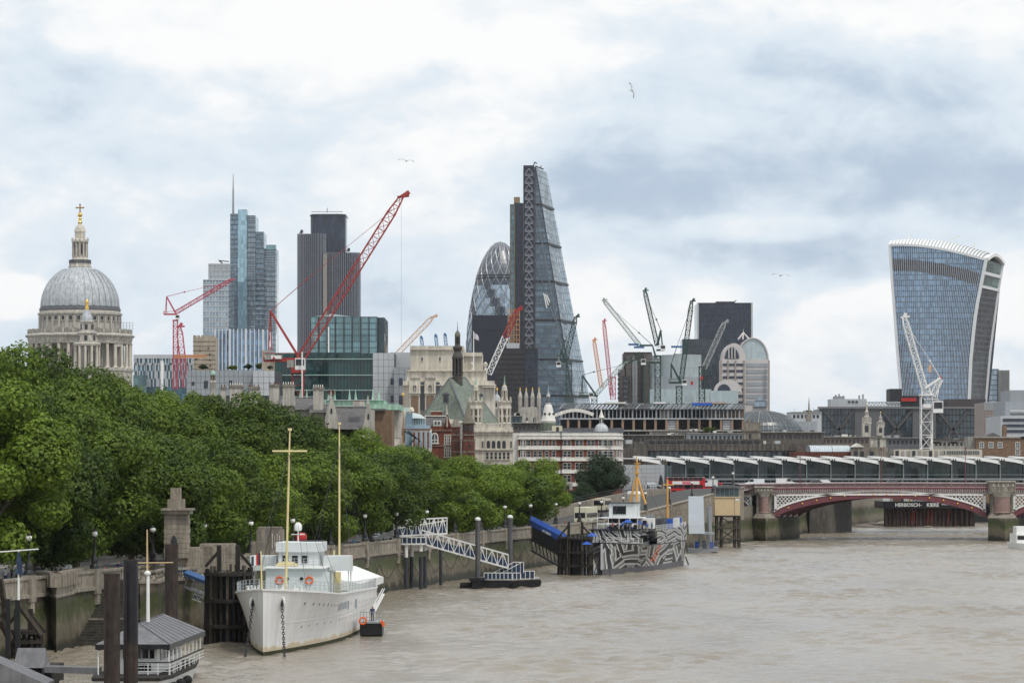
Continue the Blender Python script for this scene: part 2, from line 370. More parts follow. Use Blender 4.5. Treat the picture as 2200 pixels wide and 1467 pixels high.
def wall_mat():
 m,N,L,b=_nodes('tidal_granite')
 g=N.new('ShaderNodeNewGeometry');sp=N.new('ShaderNodeSeparateXYZ');L.new(g.outputs['Position'],sp.inputs[0])
 st=_noise(N,L,1.0,5,sc3=(.5,.5,.12));n2=_noise(N,L,1.3,5)
 ad=N.new('ShaderNodeMath');ad.operation='MULTIPLY_ADD';L.new(st.outputs[0],ad.inputs[0]);ad.inputs[1].default_value=3.4;L.new(sp.outputs[2],ad.inputs[2])
 dv=N.new('ShaderNodeMath');dv.operation='DIVIDE';L.new(ad.outputs[0],dv.inputs[0]);dv.inputs[1].default_value=10
 r=_ramp(N,L,dv.outputs[0],[(.20,(.028,.03,.016)),(.25,(.05,.047,.026)),(.30,(.17,.14,.095)),(.44,(.20,.175,.115)),(.52,(.10,.11,.04)),(.62,(.07,.088,.024)),(.70,(.12,.10,.07)),(.80,(.30,.265,.205))])
 r2=_ramp(N,L,n2.outputs[0],[(.3,(.48,.48,.48)),(.7,(.92,.92,.92))])
 x=N.new('ShaderNodeMix');x.data_type='RGBA';x.blend_type='MULTIPLY';x.inputs[0].default_value=1;L.new(r.outputs[0],x.inputs[6]);L.new(r2.outputs[0],x.inputs[7]);L.new(x.outputs[2],b.inputs['Base Color'])
 b.inputs['Roughness'].default_value=.75
 u=_noise(N,L,4,4);bpn=N.new('ShaderNodeBump');bpn.inputs['Strength'].default_value=.5;bpn.inputs['Distance'].default_value=.05;L.new(u.outputs[0],bpn.inputs['Height']);L.new(bpn.outputs[0],b.inputs['Normal'])
 return m
M['tidal']=wall_mat()
# land behind the river wall
ys=[250,321,420,490,577,640,690,740,794,850,900,1000,1100,1180,1250,1400,2000]
land=MB();pts=[(bank(y)-.6,y,GZ)for y in ys]+[(1300,11800,GZ),(-7800,11800,GZ),(-7800,250,GZ)]
land.poly(*pts);land.build('embankment_ground',M['paving'],kind='structure')
rd=MB()
yy=list(range(255,700,15))
for a,b in zip(yy,yy[1:]):rd.poly(bp(a,9,GZ+.004),bp(b,9,GZ+.004),bp(b,24,GZ+.004),bp(a,24,GZ+.004))
rd.build('embankment_road',M['asphalt'],kind='structure')
mk=MB()
for y in range(260,690,6):mk.poly(bp(y,16.4,GZ+.008),bp(y+3,16.4,GZ+.008),bp(y+3,16.55,GZ+.008),bp(y,16.55,GZ+.008))
mk.build('lane_markings',M['white_paint'],kind='structure')
ke=MB()
for a,b in zip(yy,yy[1:]):ke.bar(bp(a,8.85,GZ+.06),bp(b,8.85,GZ+.06),.3,.13)
ke.build('kerb',M['granite'],kind='structure')
# the river wall: body, string course, coping, one parapet block after another
ew=thing('embankment_wall','long granite river wall with green tide marks and panelled parapet below the trees','wall',(bank(450),450,0))
def ribbon(mb,Ya,Yb,off0,off1,z0,z1,step=10):
 n=max(1,int((Yb-Ya)/step));
 for k in range(n):
  a,b=Ya+(Yb-Ya)*k/n,Ya+(Yb-Ya)*(k+1)/n
  q=[bp(a,off0,z0),bp(b,off0,z0),bp(b,off1,z0),bp(a,off1,z0),bp(a,off0,z1),bp(b,off0,z1),bp(b,off1,z1),bp(a,off1,z1)]
  mb.add(q,[(0,1,5,4),(4,5,6,7),(3,2,1,0),(2,3,7,6)]+([(0,4,7,3)]if k==0 else[])+([(1,2,6,5)]if k==n-1 else[]))
 return mb
def wave_ribbon(mb,Ya,Yb):
 n=int((Yb-Ya)/5);rows=[(0.9,-1.5),(.75,-.2),(.5,1.2),(.3,2.6),(.12,4.0),(.05,5.4)]
 for k in range(n):
  a,b=Ya+(Yb-Ya)*k/n,Ya+(Yb-Ya)*(k+1)/n
  for(o0,z0),(o1,z1)in zip(rows,rows[1:]):mb.poly(bp(a,-o0,z0),bp(b,-o0,z0),bp(b,-o1,z1),bp(a,-o1,z1))
 return mb
wave_ribbon(MB(),250,800).build('river_face',M['tidal'],ew)
wave_ribbon(MB(),800,1200).build('far_river_face',M['tidal'],ew)
ribbon(MB(),800,1200,-.05,.6,5.4,8.6).build('far_parapet',M['tidal'],ew)
ribbon(MB(),250,640,-.28,.5,5.4,5.75).build('string_course',M['granite'],ew)
ribbon(MB(),250,640,-.18,.55,7.16,7.42).build('coping',M['granite'],ew)
cj=MB()
for y in[250+2.2*i for i in range(110)]:
 for k in range(8):
  o=.9-.1*k;yy0=y+(1.1 if k%2 else 0);z=.3+.62*k;off=-(.62-.105*k)
  q=[bp(yy0+.06,off-.03,z),bp(yy0+2.12,off-.03,z),bp(yy0+2.12,off-.03+.06,z+.57),bp(yy0+.06,off-.03+.06,z+.57)]
  cj.extrude(q,(bp(yy0,0.2,0)-bp(yy0,0,0)))
cj.build('face_stones',M['tidal'],ew,kind='stuff')
for i in range(150):
 y=262+i*2.52
 if y>638:break
 q=MB();ribbon(q,y+.02,y+2.49,-.06-random.uniform(0,.025),.4,5.752,7.158,3);q.build('parapet_block',M['granite'],ew)
for i in range(17):
 y=298+i*21
 q=MB();ribbon(q,y-.8,y+.8,-.42,.6,5.0,7.6,3);ribbon(q,y-.55,y+.55,-.36,.3,3.9,5.0,3);q.build('pilaster',M['granite'],ew)
# festoon chains on the face
ch=MB()
for i in range(20):
 y=405+i*11.2
 pts=[bp(y+11.2*t/8,-.62+.05*(t>3),4.0-2.0*math.sin(math.pi*t/8))for t in range(9)];ch.path(pts,.045,4)
ch.build('hanging_chains',M['rust'],ew,kind='stuff')
# ramp up to the bridge
def rz(Y):
 t=max(0,min(1,(Y-655)/165));return GZ+.02+6.4*t*t*(3-2*t)*.55+6.4*t*.45
ra=MB();ys=list(range(645,900,8))
for a,b in zip(ys,ys[1:]):ra.poly(bp(a,.4,rz(a)),bp(b,.4,rz(b)),bp(b,17,rz(b)),bp(a,17,rz(a)))
ra.build('ramp_road',M['asphalt'],kind='structure')
rf=MB()
for a,b in zip(ys,ys[1:]):rf.poly(bp(a,.4,rz(a)+.12),bp(b,.4,rz(b)+.12),bp(b,4.2,rz(b)+.12),bp(a,4.2,rz(a)+.12));rf.poly(bp(a,4.2,rz(a)-.2),bp(b,4.2,rz(b)-.2),bp(b,4.2,rz(b)+.12),bp(a,4.2,rz(a)+.12))
rf.build('ramp_pavement',M['paving'],kind='structure')
rw=thing('ramp_wall','sloping stone wall of the road ramp climbing to the bridge','wall',(bank(720),720,0))
rb=MB();ys2=[640+5*i for i in range(33)]
for a,b in zip(ys2,ys2[1:]):
 q=[bp(a,-.1,5.4),bp(b,-.1,5.4),bp(b,.5,5.4),bp(a,.5,5.4),bp(a,-.1,rz(a)+1.0),bp(b,-.1,rz(b)+1.0),bp(b,.5,rz(b)+1.0),bp(a,.5,rz(a)+1.0)]
 rb.add(q,[(0,1,5,4),(4,5,6,7),(2,3,7,6)])
rb.build('wall_body',M['granite'],rw)
cp=MB()
for a,b in zip(ys2,ys2[1:]):cp.bar(bp(a,.2,rz(a)+1.12),bp(b,.2,rz(b)+1.12),.95,.24)
cp.build('coping',M['granite'],rw)
for k in range(7):
 y=655+22*k;q=MB();ribbon(q,y-.7,y+.7,-.4,.55,4.6,rz(y)+1.35,3);q.build('pilaster',M['granite'],rw)
st=MB()
for k in range(9):
 for i in range(50):
  y=648+3*i+(1.5 if k%2 else 0);z=5.5+k*.8
  if z+.7<rz(y)+.8:st.extrude([bp(y+.06,-.16,z),bp(y+2.9,-.16,z),bp(y+2.9,-.16,z+.74),bp(y+.06,-.16,z+.74)],bp(y,.1,0)-bp(y,0,0))
st.build('wall_stones',M['granite'],rw,kind='stuff')
iw=thing('retaining_wall','low sloping retaining wall with dark railing behind the coach','wall',tuple(bp(720,18,GZ)))
q=MB()
for a,b in zip(ys2[2:],ys2[3:]):
 za,zb=rz(a+42)+.2,rz(b+42)+.2
 q.add([bp(a,18,GZ),bp(b,18,GZ),bp(b,18.6,GZ),bp(a,18.6,GZ),bp(a,18,za),bp(b,18,zb),bp(b,18.6,zb),bp(a,18.6,za)],[(0,1,5,4),(4,5,6,7),(2,3,7,6),(0,4,7,3)])
q.build('wall_body',M['granite'],iw)
q=MB()
for a,b in zip(ys2[2:],ys2[3:]):
 za,zb=rz(a+42)+.2,rz(b+42)+.2
 for k in(.55,1.1):q.bar(bp(a,18.3,za+k),bp(b,18.3,zb+k),.08)
 for t in(0,.5):q.bar(bp(lerp(a,b,t),18.3,lerp(za,zb,t)),bp(lerp(a,b,t),18.3,lerp(za,zb,t)+1.1),.08)
q.build('railing',M['black_iron'],iw)
# foreshore under the bridge
fs=MB();n=24
ring=[]
for i in range(n):
 y=960+8*i;ring.append((bp(y,0,.7),bp(y,-5-9*math.sin(math.pi*i/(n-1))-1.5*math.sin(i*2.1),-.15)))
for(a,b),(c,d)in zip(ring,ring[1:]):
 m1,m2=(a+b)/2+Vector((0,0,.12*math.sin(a.y))),(c+d)/2+Vector((0,0,.12*math.sin(c.y)));fs.poly(b,d,m2,m1);fs.poly(m1,m2,c,a)
fs.build('foreshore',mat('shingle',(.20,.17,.14),.95,var=.4,scale=2.5,bump=.8,bscale=6),kind='structure')
# ================================================ TREES
import numpy as np
def leaf_mat(name,dark,light,trans=.35):
 m=bpy.data.materials.new(name);m.use_nodes=True;N,L=m.node_tree.nodes,m.node_tree.links;b=N['Principled BSDF'];out=N['Material Output']
 oi=N.new('ShaderNodeObjectInfo');t=_noise(N,L,.5,3);t2=_noise(N,L,3.0,2)
 a=N.new('ShaderNodeMath');a.operation='MULTIPLY_ADD';L.new(t.outputs[0],a.inputs[0]);a.inputs[1].default_value=.55;s=N.new('ShaderNodeMath');s.operation='MULTIPLY';L.new(oi.outputs['Random'],s.inputs[0]);s.inputs[1].default_value=.30;L.new(s.outputs[0],a.inputs[2])
 a2=N.new('ShaderNodeMath');a2.operation='MULTIPLY_ADD';L.new(t2.outputs[0],a2.inputs[0]);a2.inputs[1].default_value=.18;L.new(a.outputs[0],a2.inputs[2])
 r=_ramp(N,L,a2.outputs[0],[(.26,dark),(.74,light)])
 L.new(r.outputs[0],b.inputs['Base Color']);b.inputs['Roughness'].default_value=.55;b.inputs['Specular IOR Level'].default_value=.3
 tr=N.new('ShaderNodeBsdfTranslucent');L.new(r.outputs[0],tr.inputs[0]);mx=N.new('ShaderNodeMixShader');mx.inputs[0].default_value=trans;L.new(b.outputs[0],mx.inputs[1]);L.new(tr.outputs[0],mx.inputs[2]);L.new(mx.outputs[0],out.inputs[0]);return m
LEAF=leaf_mat('plane_leaves',(.017,.042,.005),(.175,.258,.022),.26);LEAF_DK=leaf_mat('evergreen_leaves',(.012,.03,.012),(.032,.062,.02),.15)
BARK=mat('plane_bark',(.12,.10,.075),.9,var=.35,scale=1.5,bump=.4)
def crown_mesh(name,seed,n_leaf,leaf,lobes,rad,zc,zh,m,flat=.35):
 rg=np.random.default_rng(seed);ctr=[];
 for i in range(lobes):
  v=rg.normal(size=3);v/=np.linalg.norm(v);rr=rg.uniform(.58,.90)if i%5 else rg.uniform(.1,.5)
  z=v[2]*rr;
  if z<-.75:z=-.75+rg.uniform(0,.3)
  w=1.0-.28*max(0,z)-.12*max(0,-z);ctr.append((v[0]*rr*rad*w,v[1]*rr*rad*w,zc+z*zh,rg.uniform(.17,.40)*rad))
 ctr=np.array(ctr);wgt=ctr[:,3]**2;wgt/=wgt.sum();which=rg.choice(lobes,n_leaf,p=wgt);c=ctr[which]
 v=rg.normal(size=(n_leaf,3));v/=np.linalg.norm(v,axis=1)[:,None];sh=rg.uniform(.62,1.06,n_leaf)**.7
 wob=1+.22*np.sin(v[:,0]*7+which)*np.sin(v[:,1]*6+which*2)*np.sin(v[:,2]*8)
 p=c[:,:3]+v*(c[:,3]*sh*wob)[:,None]*np.array([1,1,.85])
 nrm=v*1.0+rg.normal(size=(n_leaf,3))*.42+np.array([0,0,.25]);nrm/=np.linalg.norm(nrm,axis=1)[:,None]
 t=np.cross(nrm,rg.normal(size=(n_leaf,3)));t/=np.linalg.norm(t,axis=1)[:,None];b=np.cross(nrm,t)
 s=leaf*rg.uniform(.6,1.3,n_leaf)[:,None];fold=nrm*s*.25
 q=np.stack([p-t*s,p-b*s*.62+fold,p+t*s,p+b*s*.62+fold],1).reshape(-1,3)
 me=bpy.data.meshes.new(name);me.vertices.add(len(q));me.vertices.foreach_set('co',q.ravel());me.loops.add(n_leaf*4);me.loops.foreach_set('vertex_index',np.arange(n_leaf*4));me.polygons.add(n_leaf);me.polygons.foreach_set('loop_start',np.arange(n_leaf)*4);me.polygons.foreach_set('loop_total',np.full(n_leaf,4))
 me.materials.append(m);me.update(calc_edges=True);return me,ctr
def trunk_mesh(ctr,zc,r0,seed):
 q=MB();rg=random.Random(seed);fork=Vector((0,0,zc*.45));pts=[Vector((0,0,-.02)),Vector((.006,.004,zc*.22)),fork]
 q.cyl(pts[0],pts[1],r0*1.25,r0,9);q.cyl(pts[1],pts[2],r0,r0*.8,9)
 for k in range(7):
  c=Vector(ctr[(k*5+seed)%len(ctr)][:3]);mid=fork.lerp(c,.5)+Vector((0,0,.03));q.cyl(fork,mid,r0*.5,r0*.32,6);q.cyl(mid,c,r0*.32,r0*.1,5)
  for j in range(2):c2=Vector(ctr[(k*5+11*j+3+seed)%len(ctr)][:3]);q.cyl(mid,mid.lerp(c2,.8),r0*.2,r0*.06,5)
 return q.mesh('trunk',BARK,True)
PROTO=[]
for i in range(5):
 cm,ctr=crown_mesh('crown',20+i,48000,.0105,44,.40,.54,.46,LEAF);PROTO.append((cm,trunk_mesh(ctr,.57,.018,i)))
dk,ctr=crown_mesh('crown',77,30000,.013,46,.43,.56,.44,LEAF_DK);DKP=(dk,trunk_mesh(ctr,.5,.025,3))
def tree(i,loc,h,r,rz,label,group,proto=None,name='plane_tree'):
 R=thing(name,label,'tree',loc,group);R.matrix_basis=Matrix.Translation(Vector(loc))@Matrix.Rotation(rz,4,'Z')@Matrix.Diagonal((r/.40,r/.40,h,1))
 for nm,me in zip(('crown','trunk'),proto or PROTO[i%5]):
  o=bpy.data.objects.new(nm,me);COL.objects.link(o);o.parent=R
ORD=['leftmost','second','third','fourth','fifth','sixth','seventh','eighth','ninth','tenth','eleventh','twelfth','thirteenth','fourteenth','fifteenth','sixteenth','seventeenth','eighteenth']
rr=random.Random(5)
front=[(322,20,8.2),(338,19.5,8),(354,19,8),(371,18.5,8),(389,17.5,7.6),(408,17,7.5),(428,16.5,7.5),(448,16,7.4),(469,15.5,7.4),(490,15,7.4),(512,15,7.4),(534,14.6,7.4),(556,14.2,7.4),(578,14.4,7.6),(600,14.6,7.8),(621,13.4,7.0)]
for i,(y,h,r)in enumerate(front):tree(i,tuple(bp(y,5.6+rr.uniform(-1.2,1.2),GZ-.9)),h*rr.uniform(.94,1.1),r*rr.uniform(1.0,1.18),rr.uniform(0,6.28),'plane tree in the front row behind the river parapet, '+(ORD[i]+(' of the row' if i==0 else ' from the left')),'front row of plane trees')
back=[(0,722,400),(95,768,415),(170,790,425),(235,806,440),(318,832,452),(362,834,468),(405,838,476),(497,845,500),(590,862,525),(676,886,550),(757,912,576),(829,936,600),(905,960,626),(985,1002,655),(1040,985,640)]
for i,(px,yt,d)in enumerate(back):tree(i*2+1,(PX(px,d),d,GZ),PZ(yt,d)-GZ,9.4 if i<9 else 8.2,rr.uniform(0,6.28),'taller plane tree across the road in the middle row, '+(ORD[i]+(' of the row' if i==0 else ' from the left')),'middle row of plane trees')
rear=[(-40,735,470),(60,748,520),(150,765,530),(225,792,560),(-10,800,440),(290,828,545),(385,838,560),(460,845,590),(560,862,620),(650,884,630),(735,905,640),(800,935,660)]
for i,(px,yt,d)in enumerate(rear):tree(i*3+2,(PX(px,d),d,GZ),PZ(yt,d)-GZ,10.5 if i<5 else 8.5,rr.uniform(0,6.28),'garden plane tree of the farthest row, '+(ORD[i]+(' of the row' if i==0 else ' from the left')),'farthest row of garden trees')
tree(0,(PX(1291,800),800,8.2),12.6,6.0,1.0,'dark round evergreen tree in front of the brick office',None,DKP,'evergreen_tree')
tree(0,(PX(1252,792),792,8.2),6.2,3.2,2.0,'small dark evergreen bush left of the round evergreen',None,DKP,'evergreen_bush')
for i,(px,py,w)in enumerate(((437,795,14),(500,795,16),(533,795,12),(556,795,9),(580,795,8))):tree(i,tuple(P(px,py,905)),[1.5,1.4,1.7,2.2,1.2][i],w*905/F*.8,i,['dark low roof garden hedge near the bare core','dry low roof garden shrub right of the hedge','dark low roof shrub beside the finned office','light green roof shrub left of the red crane','small roof shrub under the red crane counterweight'][i],'roof garden shrubs',DKP if i in(0,2,4)else None,'roof_shrub')
for i,px in enumerate((1180,1205,1225)):tree(i,tuple(P(px,1096-6*i,745)),2.4,2.6,i,['low shrub in the garden bed left of the evergreens','low shrub second in the garden bed','low shrub nearest the small evergreen bush'][i],'garden bed shrubs',DKP,'garden_shrub')
for i,px in enumerate((1520,1530)):tree(i,tuple(P(px,928,1400)),2.2,2.2,i,['small leafy roof bush below the steel frame, left one','small leafy roof bush below the steel frame, right one'][i],'roof bushes by the site',None,'roof_bush')
# ================================================ NEAR LEFT: STAIRS, STONE PIERS, PILES, MOORED BOAT
def near_left():
 T,G=M['tidal'],M['granite']
 R=thing('river_stairs','wide stone river stairs with mossy side walls descending to the water','stairs',(-41.5,331,0));n=24
 sm=MB().box(-3.3,3.3,0,.74,-.5,0).mesh('step',mat('wet_step',(.05,.047,.036),.7,var=.5,scale=1.2,streak=.3))
 for i in range(n):
  z=.2+6.0*(i+1)/n;o=MB().box(-44.3,-38.4,331+.66*i,331+.66*i+.72,z-.55,z).build('step',bpy.data.materials['wet_step'],R)
 MB().box(-44.25,-38.45,331+.66*9-.1,331+.66*10+.3,2.3,2.62).build('landing',G,R);MB().box(-44.3,-38.4,331.8,347,-1,.15).build('foundation',T,R)
 for i in range(9):MB().bar((-44.1+.7*i,347.2,GZ),(-44.1+.7*i,347.2,GZ+1.1),.06).build('gate_bar',M['black_iron'],R)
 B=thing('stone_bastion','square stone bastion with green tide stains left of the river stairs','bastion',(PX(121,321),321,0));pts=[(PX(84,331),331),(PX(121,321),321),(-44.32,330.6),(-44.32,347),(-52,352)]
 MB().prism(pts,-1,5.3).build('base',T,B);sc_=lambda k:[(lerp(-46.8,x,k),lerp(333,y,k))for x,y in pts]
 MB().prism(sc_(1.04),5.3,5.55).build('ledge',G,B);MB().prism(sc_(.93),5.55,6.3).build('plinth',G,B)
 for a,b in zip(sc_(.9)[:3],sc_(.9)[1:4]):
  L=seg(a,b);k=max(2,int(L/1.6));m=frame(a,b)
  for i in range(k if a!=sc_(.9)[2]else k+1):p=m@Vector((L*i/k,0,0));MB().box(p.x-.5,p.x+.5,p.y-.45,p.y+.45,6.3,7.5).build('parapet_pier',G,B)
  for i in range(k):p,q_=m@Vector((L*i/k,.1,0)),m@Vector((L*(i+1)/k,.1,0));MB().bar(p+Vector((0,0,6.8)),q_+Vector((0,0,6.8)),.4,1.0).build('parapet_slab',G,B)
  MB().bar(m@Vector((0,.1,7.6)),m@Vector((L,.1,7.6)),1.0,.24).build('coping',G,B)
 K=thing('stair_pier','mossy stone landing pier with balustrade right of the river stairs','pier',(-36,345,0));MB().prism([(-38.4,339),(-36.6,339),(-36.6,345),(-33.2,350),(-33.2,362),(-38.4,362)],-1,6.1).build('base',T,K);MB().prism([(-38.5,338.8),(-36.4,338.8),(-36.4,344.9),(-33,349.9),(-33,362),(-38.5,362)],6.1,6.4).build('ledge',G,K)
 for a,b in(((-38.3,339.1),(-36.7,339.1)),((-36.7,339.1),(-36.7,345)),((-36.7,345),(-33.4,350))):
  m=frame(a,b);L=seg(a,b);MB().bar(m@Vector((0,0,7.35)),m@Vector((L,0,7.35)),.5,.22).build('handrail',G,K)
  for i in range(max(3,int(L/.45))):p=m@Vector((L*i/max(3,int(L/.45)),0,6.4));q=MB();q.lathe([(.12,0),(.07,.15),(.15,.4),(.07,.7),(.12,.85)],tuple(p),8);q.build('baluster',G,K)
 MB().prism([(-52,347.5),(-38.4,347.5),(-38.4,362),(-33.2,362),(-33,368),(-45,374)],5.2,GZ+.01).build('landing_platform',M['paving'],kind='structure')
 W=thing('stone_pylon','tall stone pylon with arched niche and cornice standing among the leaves','monument',(PX(381,356),356,GZ));d=356
 def o(R,x0,x1,ya,yb,d0,d1,m,nm):return MB().box(PX(x0,d0),PX(x1,d0),d0,d1,PZ(yb,d0),PZ(ya,d0)).build(nm,m,R)
 S=M['granite']
 for i in range(9):y=1104+10.5*i;o(W,352 if i%2 else 353,404 if i%2 else 403,y+.25,y+10.2,d,d+2.6,S,'stone_course')
 o(W,349,408,1096,1104,d-.4,d+3,S,'cornice');o(W,345,412,1092,1096,d-.7,d+3.3,S,'cornice_top');o(W,360,394,1072,1092,d+.3,d+2.3,S,'upper_block');o(W,366,387,1048,1072,d+.6,d+2,S,'cap')
 q=MB();q.extrude([P(367,1176,d-.06),P(380,1176,d-.06),P(380,1160,d-.06),P(377,1152,d-.06),P(373.5,1149,d-.06),P(370,1152,d-.06),P(367,1160,d-.06)],(0,.2,0));q.build('niche',M['dark_void'],W)
 for nm,lab,x0,x1,ya,dd in(('stone_plinth','low pale stone block wall right of the pylon',384,428,1176,357),('stone_plinth','larger stone block plinth behind the timber pile cluster',426,505,1168,362)):
  Q=thing(nm,lab,'plinth',(PX((x0+x1)/2,dd),dd,GZ))
  for j in range(3):
   for i in range(3):w=(x1-x0)/3;yy=ya+5+17*j;o(Q,x0+w*i+.3+(j%2),x0+w*(i+1)-.3+(j%2),yy,yy+16.6,dd+.02*i,dd+4,S,'block')
  o(Q,x0+3,x1-3,ya,ya+5,dd+.4,dd+3.6,S,'capstone')
 dd=384;Q=thing('stone_monument','stepped stone monument block with carved relief behind the white ship','monument',(PX(578,dd),dd,GZ));o(Q,551,606,1138,1215,dd,dd+4,M['stone_dark'],'main_block');o(Q,554,603,1132,1138,dd+.3,dd+3.7,M['stone_dark'],'cap');o(Q,539,575,1163,1215,dd-1,dd,M['stone_dark'],'front_block')
 for i in range(4):o(Q,584+5*i,586+5*i,1146+4*(i%2),1178-3*(i%2),dd-.15,dd+.1,M['stone'],'relief')
 for x0,x1,yt,dd,m,lab in((223,258,1232,250,M['rust'],'rusty brown tubular pile, leftmost of the tall piles'),(265,297,1202,252,M['tar'],'tall pile tarred black at the top, in front of the moored boat'),(354,383,1169,292,M['rust'],'brown tubular pile standing behind the moored boat')):
  Q=thing('tubular_pile',lab,'pile',(PX((x0+x1)/2,dd),dd,0),'tall tubular piles');r=(x1-x0)/2*dd/F;c=PX((x0+x1)/2,dd);zt=PZ(yt,dd);zb=zt-6.3 if m is M['tar']else-1;q=MB();q.cyl((c,dd,zb),(c,dd,zt),r,n=24);q.build('tube',m,Q,smooth=True)
  if m is M['tar']:MB().cyl((c,dd,-1),(c,dd,zb),r*.985,n=24).build('rusty_tube',M['rust'],Q,smooth=True)
  q=MB();q.lathe([(r*1.01,0),(r*1.01,.12),(r*.86,.12),(r*.86,-.3)],(c,dd,zt-.1),24);q.build('rim',M['rust'],Q);MB().cyl((c-r*.5,dd-r*.9,1),(c-r*.5,dd-r*.9,zt-.3),.03,n=5).build('weld_seam',M['rust'],Q)
 Bt=thing('moored_boat','white moored boat with grey canvas canopy cut by the bottom edge','boat',(-30.2,262,0));Wp,GC=M['white_paint'],M['grey_canvas'];fx=lambda y:-30.25+.035*(y-262)
 def bx_(a0,a1,y0,y1,z0,z1,m,nm,par=Bt):return MB().add([(fx(y)+a,y,z)for z in(z0,z1)for a,y in((a0,y0),(a1,y0),(a1,y1),(a0,y1))],[(0,3,2,1),(4,5,6,7),(0,1,5,4),(1,2,6,5),(2,3,7,6),(3,0,4,7)]).build(nm,m,par)
 q=MB();sec=lambda y,w:[(fx(y)-w*.8,y,-.6),(fx(y)+w*.8,y,-.6),(fx(y)+w,y,1.25),(fx(y)-w,y,1.25)];q.loft([sec(258.5,2.6),sec(262,3.1),sec(276,3.1),sec(284,2.3),sec(288,.5)]);q.build('hull',Wp,Bt);q=MB();q.loft([[(a,b,1.25+c)for a,b,c in((fx(y)-w,y,0),(fx(y)+w,y,0),(fx(y)+w,y,.25),(fx(y)-w,y,.25))]for y,w in((258.3,2.7),(262,3.2),(276,3.2),(284,2.4))]);q.build('rubbing_strake',M['timber'],Bt)
 bx_(-1.4,1.75,263.4,278,1.5,3.95,Wp,'cabin')
 for x,w in((-1.0,.4),(.0,.45),(.55,.5),(1.15,.4)):b=bx_(x,x+w,263.33,263.4,2.75,3.65,M['dark_void'],'cabin_window');bx_(x-.07,x,263.28,263.39,2.65,3.75,Wp,'jamb',b);bx_(x+w,x+w+.07,263.28,263.39,2.65,3.75,Wp,'jamb',b)
 for x in(.2,.75):bx_(x,x+.5,263.33,263.4,1.75,2.3,M['dark_void'],'lower_window')
 for i in range(6):bx_(1.76,1.8,265+2*i,266.2+2*i,2.5,3.5,M['dark_void'],'side_window')
 q=MB();A,B_,C_,D_=[Vector((fx(y)+a,y,3.95))for a,y in((-3,262),(2.95,262),(2.95,284),(-3,284))];r0,r1=Vector((fx(266)-.1,266,5.45)),Vector((fx(280)-.1,280,5.6));k=9
 for i in range(k):t0,t1=i/k,(i+1)/k;q.poly(B_.lerp(C_,t0),B_.lerp(C_,t1),r0.lerp(r1,t1),r0.lerp(r1,t0));q.poly(D_.lerp(A,t0),D_.lerp(A,t1),r1.lerp(r0,t1),r1.lerp(r0,t0))
 q.poly(A,B_,r0);q.poly(C_,D_,r1);q.build('canopy',GC,Bt);q=MB()
 for i in range(1,k):t=i/k;q.cyl(B_.lerp(C_,t),r0.lerp(r1,t),.035,n=5)
 q.cyl(r0,r1,.05,n=5);q.cyl(B_,r0,.05,n=5);q.build('canopy_seams',M['dark_steel'],Bt);q=MB()
 for a,b in((A,B_),(B_,C_)):
  for i in range(16):p,p2=a.lerp(b,i/16),a.lerp(b,(i+1)/16);q.poly(p+Vector((0,0,-.42-.07*math.sin(i*1.7))),p2+Vector((0,0,-.42-.07*math.sin((i+1)*1.7))),p2,p)
 q.build('canopy_valance',M['tar'],Bt);q=MB()
 for i in range(9):y=262.3+2.4*i;q.bar((fx(y)+2.85,y,1.5),(fx(y)+2.85,y,3.95),.09)
 q.bar((fx(262.3)-2.8,262.3,1.5),(fx(262.3)-2.8,262.3,3.95),.09);q.build('canopy_posts',Wp,Bt);q=MB();rl=[Vector((fx(262)+a,262.1,1.5))for a in(.3,1.2,2.0,2.95)]+[Vector((fx(y)+2.95,y,1.5))for y in(265,268,271,274,277,280,283)]
 for p,p2 in zip(rl,rl[1:]):
  q.bar(p,p+Vector((0,0,1)),.06);[q.bar(p+Vector((0,0,h)),p2+Vector((0,0,h)),.04)for h in(.3,.55,.8)]
 q.build('deck_rails',Wp,Bt);q=MB();[q.bar(p+Vector((0,0,1)),p2+Vector((0,0,1)),.09)for p,p2 in zip(rl,rl[1:])];q.build('handrail',M['timber'],Bt);tm=bpy.data.meshes.get('tyre_f')or MB().ball((0,0,0),.4,10,6).mesh('tyre_f',M['rubber'])
 for y in(262,266,270):place('fender',tm,Matrix.Translation((fx(y)+3.3,y,.6)),Bt)
 Mt=268;q=MB();q.cyl(P(318,1335,Mt),P(318,1230,Mt),.15,.12,10);q.build('lower_mast',Wp,Bt);q=MB();q.cyl(P(316.5,1231,Mt),P(316,1137,Mt),.09,.05,8);q.cyl(P(280,1209,Mt),P(372,1208,Mt),.05,n=6);q.build('topmast_and_yard',mat('varnished_spar',(.55,.40,.22),.5),Bt);q=MB();q.cyl(P(316,1140,Mt),P(318,1335,Mt)+Vector((2.4,3,0)),.02,n=4);q.cyl(P(372,1208,Mt),P(346,1322,280),.015,n=4);q.cyl(P(240,1330,Mt),P(318,1330,Mt),.05,n=5);q.build('stays',M['dark_steel'],Bt);q=MB();q.lathe([(.12,0),(.26,.12),(.26,.25),(.12,.4)],tuple(P(317,1236,Mt)),10);q.build('mast_cap',Wp,Bt)
